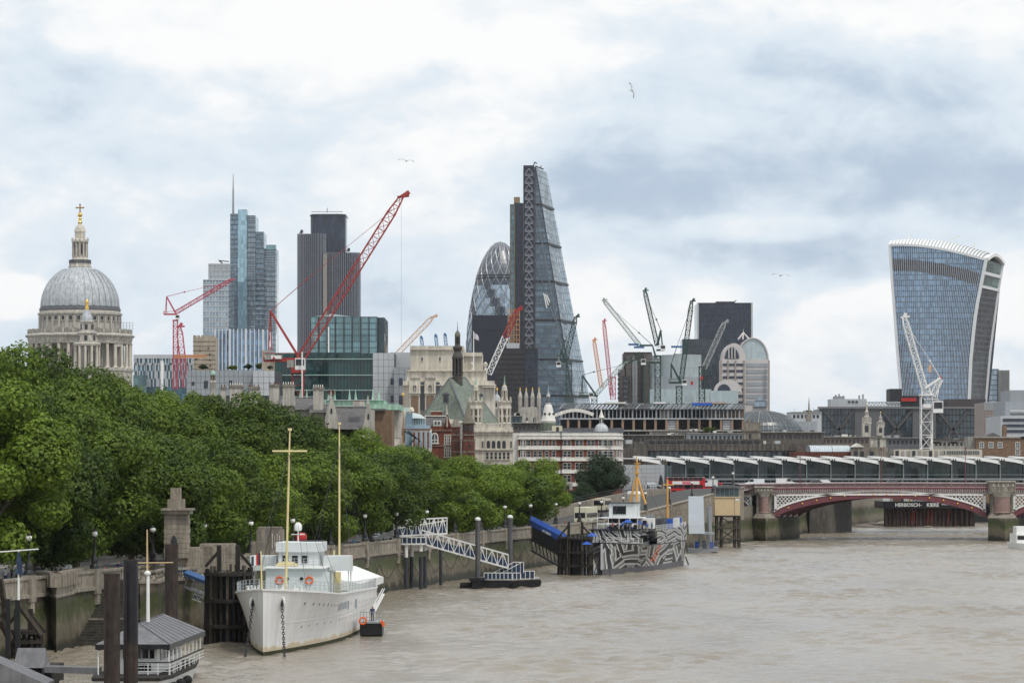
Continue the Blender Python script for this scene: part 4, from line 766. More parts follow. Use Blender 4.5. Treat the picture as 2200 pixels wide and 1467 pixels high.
def piers():
 NV,W=M['navy'],M['white_paint']
 def truss(R,a,b,h,nb,w,name,up=Vector((0,0,1))):
  for s in(0,1):
   q=MB();o=Vector((0,w*s,0));A,B=a+o,b+o;q.bar(A,B,.2,.22);q.bar(A+up*h,B+up*h,.16)
   for i in range(nb):
    p0,p1,pm=A.lerp(B,i/nb),A.lerp(B,(i+1)/nb),A.lerp(B,(i+.5)/nb)+up*h;q.bar(p0,pm,.1);q.bar(pm,p1,.1);q.bar(A.lerp(B,(i+.5)/nb),pm,.08);q.bar(p0,p0+up*h,.09)
   q.bar(B,B+up*h,.12);q.build(name,W,R)
 R=thing('truss_gangway','long white truss gangway with navy panels sloping down to the pontoon','gangway',tuple(P(905,1168,493)));a,b=P(905,1167,493),P(1092,1220,493);truss(R,a,b,2.0,8,2.0,'truss_side');q=MB();q.poly(a+Vector((0,.1,.1)),b+Vector((0,.1,.1)),b+Vector((0,1.9,.1)),a+Vector((0,1.9,.1)));q.build('walkway',M['grey_panel'],R);q=MB();q.poly(a+Vector((0,1.85,.1)),b+Vector((0,1.85,.1)),b+Vector((0,1.85,1.1)),a+Vector((0,1.85,1.1)));q.build('navy_panel',NV,R)
 R=thing('pier_platform','white raised pier platform with navy panels on white-topped steel piles','pier',tuple(P(875,1168,489)));d=489
 def o(x0,x1,ya,yb,d0,d1,m,nm):q=MB();q.box(PX(x0,d),PX(x1,d),d0,d1,PZ(yb,d),PZ(ya,d));return q.build(nm,m,R)
 o(834,915,1167,1170,d,d+5,W,'deck')
 for i in range(8):o(836+9.9*i,844.5+9.9*i,1155.5,1166.5,d+.02,d+.08,NV,'panel')
 q=MB();[q.bar(P(834.5+9.95*i,1168,d),P(834.5+9.95*i,1153.5,d),.1)for i in range(9)];q.bar(P(834,1153.5,d),P(915,1153.5,d),.12);q.build('railing',W,R)
 for x,dd in((872.5,0),(882.5,4),(904,0),(911.5,4)):
  q=MB();q.cyl((PX(x,d),d+dd+.5,-1),(PX(x,d),d+dd+.5,PZ(1196,d)),.27,n=12);q.build('pile',M['dark_steel'],R);q=MB();q.cyl((PX(x,d),d+dd+.5,PZ(1197 if x<890 else 1184,d)),(PX(x,d),d+dd+.5,PZ(1170,d)),.28,n=12);q.build('pile_sleeve',W,R)
 q=MB();q.bar(P(840,1172,d+1),P(868,1193,d+1),.15);q.build('strut',W,R)
 R=thing('shore_gangway','white truss gangway rising from the embankment to the raised platform','gangway',tuple(P(850,1150,497)));a,b=P(846,1152,496),P(960,1146,500);q=MB();truss(R,a,b,2.4,6,2.2,'truss_side');q=MB();q.poly(a+Vector((0,2.1,.1)),b+Vector((0,2.1,.1)),b+Vector((0,2.1,1.2)),a+Vector((0,2.1,1.2)));q.build('navy_panel',NV,R);q=MB();q.bar(P(846,1136,496),P(958,1118,498),.16);q.bar(P(800,1158,500),P(846,1138,498),.12);q.bar(P(812,1158,502),P(858,1138,500),.12);q.poly(P(800,1159,501),P(846,1151,499),P(846,1139,499),P(800,1157,501));q.build('upper_chord',W,R)
 R=thing('floating_pontoon','black floating pontoon with white and navy railings and tyre fenders','pontoon',tuple(P(1075,1262,494)));d=492
 q=MB();q.prism([(PX(1010,d),d),(PX(1100,d),d-.5),(PX(1158,d),d+5),(PX(1158,d),d+10),(PX(1010,d),d+9)],-.6,PZ(1246,d));q.build('hull',M['tar'],R);q=MB();q.prism([(PX(1009,d),d-.1),(PX(1100,d),d-.6),(PX(1160,d),d+5),(PX(1160,d),d+10),(PX(1009,d),d+9)],PZ(1246,d),PZ(1244,d));q.build('deck',M['conc'],R)
 tm=ring_mesh('tyre',.42,.17,M['rubber'],10)
 for i in range(13):t=i/12;p=Vector((lerp(PX(1101,d),PX(1158,d),t),lerp(d-.7,d+4.8,t),PZ(1254,d)));place('tyre_fender',tm,Matrix.Translation(p)@Matrix.Rotation(math.pi/2-.6,4,'Z'),R)
 q=MB();q.cyl(P(988,1258,492),P(1012,1257,492),.5,n=10);q.build('log_fender',M['rubber'],R)
 for x0,x1,ya,m,dd in((1040,1100,1230,NV,-.4),(1102,1118,1230,NV,.6),(1119,1148,1226,NV,3)):
  n=max(2,int((x1-x0)/8))
  for i in range(n):q=MB();q.box(PX(x0+(x1-x0)*i/n+.8,d),PX(x0+(x1-x0)*(i+1)/n-.5,d),d+dd,d+dd+.05,PZ(1243,d),PZ(ya+1,d));q.build('rail_panel',NV,R)
  q=MB();[q.bar(P(x0+(x1-x0)*i/n,1244,d+dd),P(x0+(x1-x0)*i/n,ya,d+dd),.09)for i in range(n+1)];q.bar(P(x0,ya,d+dd),P(x1,ya,d+dd),.1);q.build('railing',W,R)
 q=MB();q.poly(P(1060,1231,d+1.5),P(1124,1231,d+1.5),P(1124,1208,d+1.5),P(1104,1208,d+1.5));q.build('ramp_panel',NV,R);q=MB();[q.bar(P(1058+s,1231,d+1.4),P(1104+s,1207+.0,d+1.4),.1)for s in(0,18)];q.bar(P(1104,1207,d+1.4),P(1125,1207,d+1.4),.1);q.bar(P(1125,1207,d+1.4),P(1125,1230,d+1.4),.1);[q.bar(P(1064+9*i,1231,d+1.4),P(1064+9*i,max(1207,1228-4.7*i),d+1.4),.06)for i in range(7)];q.build('ramp_rails',W,R)
 for x,yt,dd,l in((1026.5,1112,490,'white-capped steel pile at the left end of the floating pontoon'),(1096,1107,503,'white-capped steel pile behind the floating pontoon')):
  T=thing('guide_pile',l,'pile',(PX(x,dd),dd,0),'white-capped guide piles');q=MB();q.cyl((PX(x,dd),dd,-1),(PX(x,dd),dd,PZ(yt+5,dd)),.38,n=14);q.build('tube',mat('pile_grey_%d'%x,(.10,.10,.105),.6,var=.25,streak=.3),T,smooth=True);q=MB();z=PZ(yt+5,dd);q.lathe([(.42,0),(.42,.28),(.2,.42),(.01,.46)],(PX(x,dd),dd,z),14);q.build('cap',W,T)
 q=MB();q.box(PX(1008,490),PX(1042,490),488,491.5,PZ(1246,490),PZ(1240,490));q.box(PX(1014,490),PX(1036,490),488.4,491,PZ(1262,490),PZ(1246,490));q.build('pile_guide',M['tar'],bpy.data.objects['floating_pontoon'])
 for x,dd in((947,505),):q=MB();q.cyl((PX(x,dd),dd,-1),(PX(x,dd),dd,PZ(1180,dd)),.25,n=10);q.build('steel_pile',M['dark_steel'],None,'single dark steel pile under the truss gangway by the wall','pile')
 R=thing('covered_brow','bright blue canvas roofed brow with white lettering leading to the patterned ship','gangway',tuple(P(1175,1135,565)));a,b=P(1142,1128,580),P(1214,1166,556);q=MB();sl=(b-a);nrm=Vector((0,0,1));w=2.0
 q.loft([[p+Vector((-.3,-w/2,0)),p+Vector((-.3,-w/2,1.0)),p+Vector((0,0,1.7)),p+Vector((.3,w/2,1.0)),p+Vector((.3,w/2,0))]for p in(a,b)]);q.build('canopy',M['blue'],R)
 q=MB();q.loft([[p+Vector((0,-w/2,-2.3)),p+Vector((0,-w/2,-.02)),p+Vector((0,w/2,-.02)),p+Vector((0,w/2,-2.3))]for p in(a,b)]);q.build('side_screen',mat('dark_navy_screen',(.008,.010,.022),.6),R)
 q=MB();[q.bar(a.lerp(b,i/9)+Vector((0,-w/2-.05,-2.6)),a.lerp(b,(i+.5)/9)+Vector((0,-w/2-.05,-4.4)),.16)or q.bar(a.lerp(b,(i+.5)/9)+Vector((0,-w/2-.05,-4.4)),a.lerp(b,(i+1)/9)+Vector((0,-w/2-.05,-2.6)),.16)for i in range(9)];q.bar(a+Vector((0,-1.05,-2.5)),b+Vector((0,-1.05,-2.5)),.3);q.bar(a+Vector((0,-1.05,-4.4)),b+Vector((0,-1.05,-4.4)),.3);q.build('under_truss',M['black_iron'],R)
 x=sl.normalized();y=Vector((0,-1,0));y=(y-x*y.dot(x)).normalized();z=x.cross(-y).normalized()if x.cross(-y).z>0 else y.cross(x).normalized();up=z if z.z>0 else-z
 me=text_mesh('HMS PRESIDENT',.92,W,.01,.025);m=Matrix.Identity(4);c=a.lerp(b,.52)+Vector((-.3,-w/2-.1,.42));nn=x.cross(up)
 for i in range(3):m[i][0]=x[i];m[i][1]=up[i];m[i][2]=nn[i];m[i][3]=c[i]
 place('lettering',me,m,R)
 R=thing('ship_brow','shore brow with blue canopy and black-lettered white board to the white ship','gangway',tuple(P(418,1268,345)));a,b=P(385,1252,350),P(455,1280,343);q=MB();[q.bar(a+Vector((0,s,-.1)),b+Vector((0,s,-.1)),.18)for s in(-.9,.9)];[q.bar(a.lerp(b,i/5)+Vector((0,-.9,0)),a.lerp(b,(i+.6)/5)+Vector((0,-.9,1.3)),.09)for i in range(5)];q.build('frame',M['grey_panel_light'],R)
 q=MB();q.loft([[p+Vector((0,-1.1,1.05)),p+Vector((0,-1.1,1.4)),p+Vector((0,0,1.8)),p+Vector((0,1.1,1.4)),p+Vector((0,1.1,1.05))]for p in(a,b)]);q.build('canopy',mat('pale_blue_canvas',(.06,.13,.30),.6),R);x=(b-a).normalized();up=Vector((-x.z,0,x.x)).normalized();nn=x.cross(up);q=MB();c0=P(424,1284,345);q.extrude([c0-x*1.15-up*.34,c0+x*1.15-up*.34,c0+x*1.15+up*.34,c0-x*1.15+up*.34],(0,.08,0));q.build('name_board',W,R)
 me=text_mesh('WELLINGTON',.56,M['black_iron'],.01,.01);m=Matrix.Identity(4);c=c0+Vector((0,-.03,0))-x*.85
 for i in range(3):m[i][0]=x[i];m[i][1]=up[i];m[i][2]=nn[i];m[i][3]=c[i]
 me=text_mesh('LINGTON',.56,M['black_iron'],.01,.01);
 for i in range(3):m[i][3]=(c0+Vector((0,-.03,0)))[i]
 place('lettering',me,m,R)
piers()
# ================================================ ROAD BRIDGE, STATION AND WHAT STANDS BY THEM
MAROON=mat('maroon_paint',(.17,.05,.062),.5,var=.15,streak=.15);PINKW=mat('pinkish_white_paint',(.42,.35,.34),.6,var=.15,streak=.3)
SK=.32
def road_bridge():
 d=815.;W=28.;R=thing('road_bridge','maroon and white iron arch bridge with white lattice spandrels on stone piers','bridge',(PX(1900,d),d,0));k=d/F
 def ztop(px):return PZ(1041+(px-1900)**2*3.4e-5*(1 if px<1900 else .5),d)
 xs=[1588+12*i for i in range(56)]
 def strip(name,ya,yb,m,dep,proud):
  q=MB()
  for a,b in zip(xs,xs[1:]):
   za,zb=ztop(a),ztop(b);x0,x1=PX(a,d),PX(b,d)
   q.add([(x0,d-proud,za+ya),(x1,d-proud,zb+ya),(x1+dep*SK,d+dep,zb+ya),(x0+dep*SK,d+dep,za+ya),(x0,d-proud,za+yb),(x1,d-proud,zb+yb),(x1+dep*SK,d+dep,zb+yb),(x0+dep*SK,d+dep,za+yb)],[(0,1,5,4),(4,5,6,7),(3,2,1,0),(2,3,7,6)])
  return q.build(name,m,R)
 strip('deck',-2.1,-.35,M['asphalt'],W,-.4);strip('lower_fascia',-2.3,-1.75,PINKW,.6,.1);strip('cornice',-1.05,-.62,MAROON,.7,.35);strip('handrail',.34,.52,PINKW,.35,.1);strip('far_parapet_rail',.34,.52,PINKW,.3,-W+.3);strip('parapet_base',-.62,-.42,PINKW,.4,.05)
 q=MB();q2=MB()
 for i in range(330):
  px=1592+i*1.98;x=PX(px,d);z=ztop(px);q2.box(x-.05,x+.05,d-.02,d+.15,z-.42,z+.34)
  if i%2==0:q.box(x-.13,x+.13,d-.32,d+.02,z-1.75,z-1.05)
 q.build('dentils',PINKW,R,kind='stuff');q2.build('balusters',mat('pink_baluster',(.30,.17,.17),.6),R,kind='stuff')
 strip('dentil_dark_band',-1.8,-1.0,M['rust'],.3,-.05)  # dark band behind the light dentils
 piers=[(1640,20),(2150,27)];arches=[(1480,1616,1640),(1663,2118,1900),(2176,2620,2400)]
 for x0,x1,xc in arches:
  half=(x1-x0)/2;cx=(x0+x1)/2
  ze=PZ(1106 if x1>1700 else 1104,d);zc=ztop(cx)-2.45
  f=lambda px:ze+(zc-ze)*(1-((px-cx)/half)**2)**.74 if abs(px-cx)<half else ze
  n=40;px_=[x0+(x1-x0)*i/n for i in range(n+1)];px_=[p for p in px_ if p>1586]
  for row in range(5):
   y=d+row*6.4;q=MB()
   for a,b in zip(px_,px_[1:]):
    za,zb=f(a),f(b);t=1.55;q.add([(PX(a,d),y,za-t*.55),(PX(b,d),y,zb-t*.55),(PX(b,d),y+.6,zb-t*.55),(PX(a,d),y+.6,za-t*.55),(PX(a,d),y,za+t*.45),(PX(b,d),y,zb+t*.45),(PX(b,d),y+.6,zb+t*.45),(PX(a,d),y+.6,za+t*.45)],[(0,1,5,4),(4,5,6,7),(3,2,1,0),(2,3,7,6)])
   q.v=[(v[0]+(y-d)*SK,v[1],v[2])for v in q.v];q.build('arch_rib',MAROON,R)
  q=MB()
  for a,b in zip(px_,px_[1:]):q.poly((PX(a,d),d+.6,f(a)+.5),(PX(b,d),d+.6,f(b)+.5),(PX(b,d)+26*SK,d+26,f(b)+.5),(PX(a,d)+26*SK,d+26,f(a)+.5))
  q.build('soffit',M['lead_dark'],R)
  q=MB();q.cur=0
  fr_,la=MB(),MB();y=d-.08
  for a,b in zip(px_,px_[1:]):
   fr_.bar((PX(a,d),y,f(a)+.95),(PX(b,d),y,f(b)+.95),.2,.42);fr_.bar((PX(a,d),y,ztop(a)-2.42),(PX(b,d),y,ztop(b)-2.42),.2,.34)
  for e in(x0+3,x1-3):
   if e>1590:fr_.bar((PX(e,d),y,f(e)+.7),(PX(e,d),y,ztop(e)-2.3),.55,.2,up=(0,1,0))
  fr_.build('spandrel_frame',M['white_paint'],R)
  step=.92;L0,L1=PX(max(x0,1590),d),PX(x1,d);ZT=max(ztop(cx),ztop(x0))-2.3
  for s in(1,-1):
   for i in range(int((L1-L0)/step)+14):
    xa=L0+i*step if s>0 else L1-i*step;seg_=[];
    for j in range(60):
     x=xa-s*7+s*j*.2;z=PZ(1108,d)+j*.22
     if not(L0<x<L1):inside=False
     else:px=CX+x*F/d;inside=f(px)+.9<z<ztop(px)-2.4
     if inside:seg_.append((x,d+.02*s,z))
    if len(seg_)>1:la.bar(seg_[0],seg_[-1],.17,.06,up=(0,1,0))
  la.build('spandrel_lattice',M['white_paint'],R,kind='stuff')
  q=MB();q.poly((L0,d+.3,PZ(1106,d)),(L1,d+.3,PZ(1106,d)),(L1,d+.3,ztop(x1)-2.2),(L0,d+.3,ztop(max(x0,1590))-2.2))if False else None
  for i in range(1,15):
   px=x0+(x1-x0)*i/15
   if px>1600:b_=MB();b_.lathe([(.01,-.28),(.18,-.2),(.27,0)],(0,0,0),10);o=place('boss',b_.mesh('boss',M['gold'])if 'boss' not in bpy.data.meshes else bpy.data.meshes['boss'],Matrix.Translation((PX(px,d),d-.02,f(px)))@Matrix.Rotation(math.pi/2,4,'X')@Matrix.Scale(-1,4,(0,0,1)),R)
 for cx,w in piers:
  p=thing('bridge_pier','stone bridge pier with a granite column and mossy base, '+('left one' if cx<1800 else 'right one'),'pier',(PX(cx,d),d-2,0),'road bridge piers')
  def o(x0,x1,ya,yb,d0,d1,m,nm):q=MB();q.box(PX(x0,d),PX(x1,d),d0,d1,PZ(yb,d),PZ(ya,d));return q.build(nm,m,p)
  q=MB();xa,xb=PX(cx-w-4,d),PX(cx+w+4,d);xm=(xa+xb)/2
  q.prism([(xa,d-3),(xm,d-7),(xb,d-3),(xb+W*SK,d+W+3),(xm+W*SK,d+W+6),(xa+W*SK,d+W+3)],-2,PZ(1112,d));q.build('cutwater',M['tidal'],p)
  q=MB();q.prism([(xa,d-3),(xm,d-7),(xb,d-3),(xb,d+1),(xa,d+1)],PZ(1112,d),PZ(1102,d),[(xa+.8,d-2.4),(xm,d-4),(xb-.8,d-2.4),(xb-.8,d+1),(xa+.8,d+1)]);q.build('weathered_cap',M['stone_dark'],p)
  o(cx-w+4,cx+w-4,1062,1104,d-2.2,d+1,M['stone_dark'],'pedestal_block');q=MB();c=(PX(cx,d),d-2.2,0);K=d/F
  q.lathe([((w-7)*K,PZ(1101,d)),((w-9.5)*K,PZ(1099,d)),((w-10)*K,PZ(1066,d))],c,16);q.build('granite_column',mat('pink_granite_%d'%cx,(.26,.17,.15),.4,var=.2,scale=2),p,smooth=True)
  q=MB();q.lathe([((w-9)*K,PZ(1067,d)),((w-8)*K,PZ(1063,d)),((w-4)*K,PZ(1057,d)),((w-2)*K,PZ(1055,d))],c,12);q.build('carved_capital',M['stone'],p)
  o(cx-w,cx+w,1046 if cx<1800 else 1034,1056,d-3.6,d+2,M['stone_dark'],'recess_parapet');o(cx-w-1,cx+w+1,1044.5 if cx<1800 else 1032.5,1047 if cx<1800 else 1035,d-3.9,d+2.2,M['stone'],'coping')
  for i in range(5):x=cx-w+5+(2*w-12)*i/4;o(x,x+3,1050 if cx<1800 else 1039,1054 if cx<1800 else 1045,d-3.75,d-3.4,M['stone'],'pierced_panel')
  o(cx-w+1,cx+w-1,1056,1060,d-3.0,d+1.5,M['stone'],'corbel')
 ab=thing('bridge_abutment','stone bridge abutment with mossy wall left of the first pier','abutment',(PX(1600,d+4),d+4,0));q=MB();q.box(bank(820)-30,PX(1592,d),d+.5,d+W,-2,PZ(1062,d));q.build('wall',M['tidal'],ab)
 q=MB();q.extrude([P(1592,1066,d),P(1620,1050,d),P(1620,1046,d),P(1592,1060,d)],(0,1.2,0));q.build('stair_string',M['stone_dark'],ab);q=MB()
 for i in range(9):q.bar(P(1592+3.4*i,1063-1.8*i,d-.3),P(1592+3.4*i,1054-1.8*i,d-.3),.07)
 q.bar(P(1592,1054,d-.3),P(1621,1039,d-.3),.1);q.build('stair_railing',M['black_iron'],ab)
 for x,s in((1719,963),(1893,963),(2074,962)):
  l=thing('bridge_lamp',{1719:'dark red lamp mast over the left part of the bridge',1893:'dark red lamp mast over the bridge crown',2074:'dark red lamp mast over the right part of the bridge'}[x],'lamp post',(PX(x,d),d+.3,ztop(x)),'bridge lamp masts');q=MB();a=P(x,1043,d+.3);q.cyl(a,a+Vector((0,0,1.2)),.22,.14,8);q.cyl(a+Vector((0,0,1.2)),P(x,s+2,d+.3),.11,.07,6);q.build('mast',MAROON,l);q=MB();b=P(x,s,d+.3);q.ball(b,.25,8,5);q.bar(b-Vector((.5,0,.5)),b+Vector((.5,0,-.5)),.1);q.build('head',MAROON,l)
road_bridge()
def station():
 d=905.;R=thing('station_bridge','railway station on a bridge with green glass walls and saw-tooth white roof','station',(PX(1800,d),d,6));k=d/F;D0,D1=d,d+30
 def o(x0,x1,ya,yb,d0,d1,m,nm):q=MB();q.box(PX(x0,d),PX(x1,d),d0,d1,PZ(yb,d),PZ(ya,d));return q.build(nm,m,R)
 o(1440,2300,1027,1031,d-1,D1,M['steel'],'platform_edge');o(1440,2300,1031,1046,d,D1,M['dark_steel'],'deck_girder');o(1440,2300,1036,1038,d-.8,d,M['steel'],'girder_flange');o(1440,2300,1018.8,1020,d-.4,d-.2,M['steel'],'handrail')
 gl=glass('station_glass',(.018,.038,.038),(2.2,3),.8,.05,.5);o(1440,2300,990,1027,d+1.0,d+1.2,gl,'glass_wall');o(1440,2300,986,1027,d+15,d+16,M['black_iron'],'far_wall')
 i=0
 for x in range(1370,2260,52):
  n=8;q=MB();w=53.0
  lo=[P(x-2+w*t/n,988.5+9*(t/n)-1.2*math.sin(math.pi*t/n),d-2.2)for t in range(n+1)];hi=[P(x-2+w*t/n,984.6+4.5*(t/n)**2,d-.5)for t in range(n+1)]
  back=[p+Vector((0,30,.8))for p in hi];bl=[p+Vector((0,30,0))for p in lo]
  q.loft([lo,hi,back,bl],close=False,cap=False);q.poly(lo[0],bl[0],back[0],hi[0]);q.poly(lo[-1],hi[-1],back[-1],bl[-1])
  for a,b,c,e in zip(lo,lo[1:],bl,bl[1:]):q.poly(a,c,e,b)
  o1=q.build('roof_bay',mat('station_roof',(.50,.50,.49),.5,var=.08,streak=.1)if i==0 else bpy.data.materials['station_roof'],R);q=MB();q.cyl(P(x+2,986.6,d-1.2),P(x+2,988.6,d-2.2),.2,n=8);q.cyl(P(x+7,986.8,d-1.2),P(x+7,988.6,d-2.2),.2,n=8);q.build('roof_vents',M['black_iron'],o1)  # mid grey puts the shading of the white roof into its colour
  if x>1410:q=MB();q.bar(P(x-1,1027,d-.6),P(x-1,996,d-.6),.28);q.build('column',M['steel'],R);q=MB();q.bar(P(x-3,1031,d-.8),P(x-1,1042,d-.2),.5);q.build('bracket',M['steel'],R)
  if x>1410:
   for j in range(1,4):o(x+j*13-.3,x+j*13+.3,999,1027,d+.9,d+1.0,M['dark_steel'],'glazing_bar')
  i+=1
 o(1338,2300,983.5,985.5,d-.6,d+30,M['white_paint'],'roof_edge')
 for x,w,m in((1470,90,M['navy']),(1580,20,M['red']),(1660,60,M['copper']),(1760,30,M['copper']),(1930,60,M['steel']),(2020,90,M['copper']),(2130,60,M['steel'])):o(x,x+w,1010,1023,d+6,d+9,m,'train_side')
 for x in range(1445,2290,14):o(x,x+1,1031,1036,d-.4,d,M['steel'],'balustrade_post')
 q=MB();q.prism([(PX(1738,d),d-2),(PX(1778,d),d-4),(PX(1790,d)+8,d+28),(PX(1750,d)+8,d+28)],-1,PZ(1046,d));q.build('bridge_pier_wall',M['conc_dark'],R)
 E=thing('station_entrance','grey panelled station entrance box with a glazed corner beside the road','building',(PX(1390,d-30),d-30,8));d2=d-20
 q=MB();q.box(PX(1340,d2),PX(1427,d2),d2,d2+16,8,PZ(998,d2));q.build('backing',M['steel'],E);W=PX(1427,d2)-PX(1340,d2)
 for i in range(9):
  for j in range(6):q=MB();a=PX(1340,d2)+W*i/9;z0,z1=PZ(1052,d2),PZ(998,d2);q.box(a+.03,a+W/9-.03,d2-.1,d2-.01,lerp(z0,z1,j/6)+.03,lerp(z0,z1,(j+1)/6)-.03);q.build('panel',M['grey_panel_light'],E)
 q=MB();q.box(PX(1427,d2),PX(1442,d2),d2+.3,d2+16,8,PZ(1000,d2));q.build('glazed_corner',G_teal2,E);q=MB();[q.box(PX(x,d2),PX(x+1,d2),d2+.1,d2+.3,8,PZ(1000,d2))for x in(1427,1434,1441)];q.build('corner_mullions',M['steel'],E)
station()
def river_works():
 d=1010.;R=thing('cofferdam_barge','black site barge deck with white lettering resting on a rusty sheet pile cofferdam','barge',(PX(1995,d),d,0));q=MB();q.box(PX(1897,d),PX(2098,d),d-1,d+24,PZ(1092,d),PZ(1076.5,d));q.build('deck_hull',M['tar'],R)
 for t,x,s in(('HERBOSCH',1949,1.5),('-',1978,1.2),('KIERE',2003,1.5),('OCTOPUS',2035,.8)):
  me=text_mesh(t,s,M['white_paint'],.01,.035);place('lettering',me,Matrix.Translation((PX(x,d),d-1.03,PZ(1084.4 if s>1 else 1082.5,d)))@Matrix.Rotation(math.pi/2,4,'X'),R)
 for i in range(46):
  x=PX(1902+i*4.1,d);q=MB();dd=d+.4 if i%2 else d+.9;q.box(x-.29,x+.29,dd,dd+.3,-1,PZ(1092,d)-.02);q.build('sheet_pile',mat('sheet_pile_%d'%(i%4),[(.07,.03,.022),(.05,.026,.022),(.10,.04,.026),(.045,.028,.026)][i%4],.8,var=.4,scale=1.2,streak=.5)if i<4 else bpy.data.materials['sheet_pile_%d'%(i%4)],R)
 for x in(1903,2052,2066,2076):q=MB();q.cyl((PX(x,d),d,-1),(PX(x,d),d,PZ(1092,d)),.42,n=8);q.build('tube_pile',M['rust'],R)
 q=MB();q.box(PX(2078,d),PX(2096,d),d+1.4,d+20,-1,PZ(1092,d));q.build('end_piles',M['rust'],R)
 for x in(1960,1966,1996,2003,2040):q=MB();q.bar(P(x,1093,d-.1),P(x+4*math.sin(x),1124,d-.1),.1);q.build('red_strut',M['red'],R)
 for x0,x1,ya,m in((1900,1915,1067,M['white_paint']),(1925,1945,1070,M['brick']),(1958,1962,1068,M['yellow']),(1975,1998,1071,M['grey_panel']),(1940,1956,1069,M['white_trim'])):q=MB();q.box(PX(x0,d),PX(x1,d),d+4,d+8,PZ(1077,d),PZ(ya,d));q.build('deck_gear',m,R)
 q=MB()
 for i in range(38):q.bar(P(1898+5.3*i,1077,d-.6),P(1898+5.3*i,1070,d-.6),.05)
 q.bar(P(1898,1070,d-.6),P(2096,1070,d-.6),.06);q.bar(P(1898,1073.5,d-.6),P(2096,1073.5,d-.6),.05);q.build('guard_rail',M['steel'],R)
 q=MB();dd=1060.;pts=[(2090,1122),(2130,1122),(2132,1112),(2094,1108),(2088,1116)];q.extrude([P(x,y,dd)for x,y in pts],(0,8,0));q.build('moored_barge',M['tar'],None,'small black barge moored behind the right bridge pier','barge')
 q=MB()
 for i in range(9):a=P(1850+4*i,1122+(i%3),1050);q.bar(a,a+Vector((3*math.sin(i),2,.5+.4*math.sin(i*3))),.2)
 q.build('driftwood_pile',M['timber'],None,'heap of dark driftwood on the shingle under the arch','driftwood',kind='stuff')
 d=742.;R=thing('pier_kiosk','sand coloured pier kiosk with glazed top standing on tall timber stilts','kiosk',(PX(1562,d),d,0));
 def o(x0,x1,ya,yb,d0,d1,m,nm,par=R):q=MB();q.box(PX(x0,d),PX(x1,d),d0,d1,PZ(yb,d),PZ(ya,d));return q.build(nm,m,par)
 sand=mat('sand_panel',(.56,.43,.26),.6,var=.05);o(1536,1590,1068,1107,d,d+5,sand,'body');o(1535,1591,1066.5,1068.5,d-.2,d+5.2,sand,'body_rim');o(1538,1588,1048,1066.5,d+.3,d+4.7,G_teal2,'glazed_top');o(1534,1592,1044.5,1048,d-.5,d+5.5,M['lead_dark'],'roof');o(1545,1580,1041.5,1044.5,d+1,d+4,M['lead_dark'],'roof_light')
 for x in(1538,1547,1557,1567,1577,1587):o(x-.4,x+.4,1048,1066.5,d+.15,d+.3,M['steel'],'glazing_bar')
 o(1577.5,1578.2,1068.5,1107,d-.03,d,M['conc_dark'],'panel_joint');o(1580,1588,1070,1075,d-.05,d,M['white_paint'],'notice');o(1536,1590,1107,1110,d-.3,d+5.3,M['timber'],'deck')
 for x in(1541,1551,1580,1589):q=MB();q.bar((PX(x,d),d+.5,-1),(PX(x,d),d+.5,PZ(1110,d)),.5);q.build('stilt',M['timber_grey'],R);q=MB();q.bar((PX(x,d),d+4.5,-1),(PX(x,d),d+4.5,PZ(1110,d)),.5);q.build('stilt',M['timber'],R)
 q=MB();q.bar(P(1540,1134,d),P(1590,1134,d),.35);q.build('cross_rail',M['timber_grey'],R);q=MB();q.bar(P(1540,1157,d),P(1590,1157,d),.35);q.build('cross_rail',M['timber_grey'],R)
 for a,b in(((1541,1134),(1580,1157)),((1580,1134),(1551,1157)),((1551,1112),(1589,1134)),((1589,1112),(1541,1134))):q=MB();q.bar(P(*a,d+.2),P(*b,d+.2),.28);q.build('diagonal_brace',M['timber_grey'],R)
 d=696.;R=thing('covered_gangway','steep grey covered gangway leading down to the floating pontoon','gangway',(PX(1495,d),d,2));q=MB();a=[P(1480,1083,d+32),P(1512,1083,d+32),P(1514,1146,d-4),P(1480,1146,d-4)];q.extrude(a,(0,1.5,1.8));q.build('cover',M['grey_panel'],R)
 q=MB();[q.bar(P(1480+6*i,1084,d+33),P(1480+6*i,1072,d+33),.12)for i in range(6)];q.bar(P(1480,1072,d+33),P(1512,1070,d+33),.14);q.bar(P(1480,1078,d+33),P(1512,1076,d+33),.1);q.build('top_rails',M['steel'],R)
 R=thing('landing_pontoon','grey landing pontoon with flat shelter roof astern of the patterned ship','pontoon',(PX(1512,d),d,0));
 q=MB();q.extrude([P(1478,1186,d),P(1498,1192,d),P(1544,1183,d),P(1544,1175,d),P(1498,1182,d),P(1478,1176,d)],(0,7,0));q.build('hull',M['steel'],R);q=MB();q.extrude([P(1490,1142,d-.5),P(1536,1144,d-.5),P(1534,1148,d-.5),P(1488,1147,d-.5)],(0,6,0));q.build('shelter_roof',M['grey_panel'],R)
 for x in(1492,1506,1520,1533):q=MB();q.bar(P(x,1147,d),P(x,1178,d),.12);q.build('shelter_post',M['steel'],R)
 for x,m in((1494,M['blue']),(1526,M['blue']),(1510,M['navy'])):q=MB();q.box(PX(x,d),PX(x+8,d),d+1,d+1.4,PZ(1178,d),PZ(1163,d));q.build('panel',m,R)
 q=MB();
 for i in range(11):q.bar(P(1500+4.2*i,1181-.7*i,d-.1),P(1500+4.2*i,1168-.7*i,d-.1),.08)
 q.bar(P(1500,1168,d-.1),P(1543,1161,d-.1),.08);q.build('railing',M['steel'],R)
 for x in(1524,):q=MB();q.cyl((PX(x,d+8),d+8,-1),(PX(x,d+8),d+8,PZ(1088,d)),.55,n=12);q.build('mooring_pile',M['steel'],None,'grey mooring pile between the gangway and the kiosk','pile')
river_works()
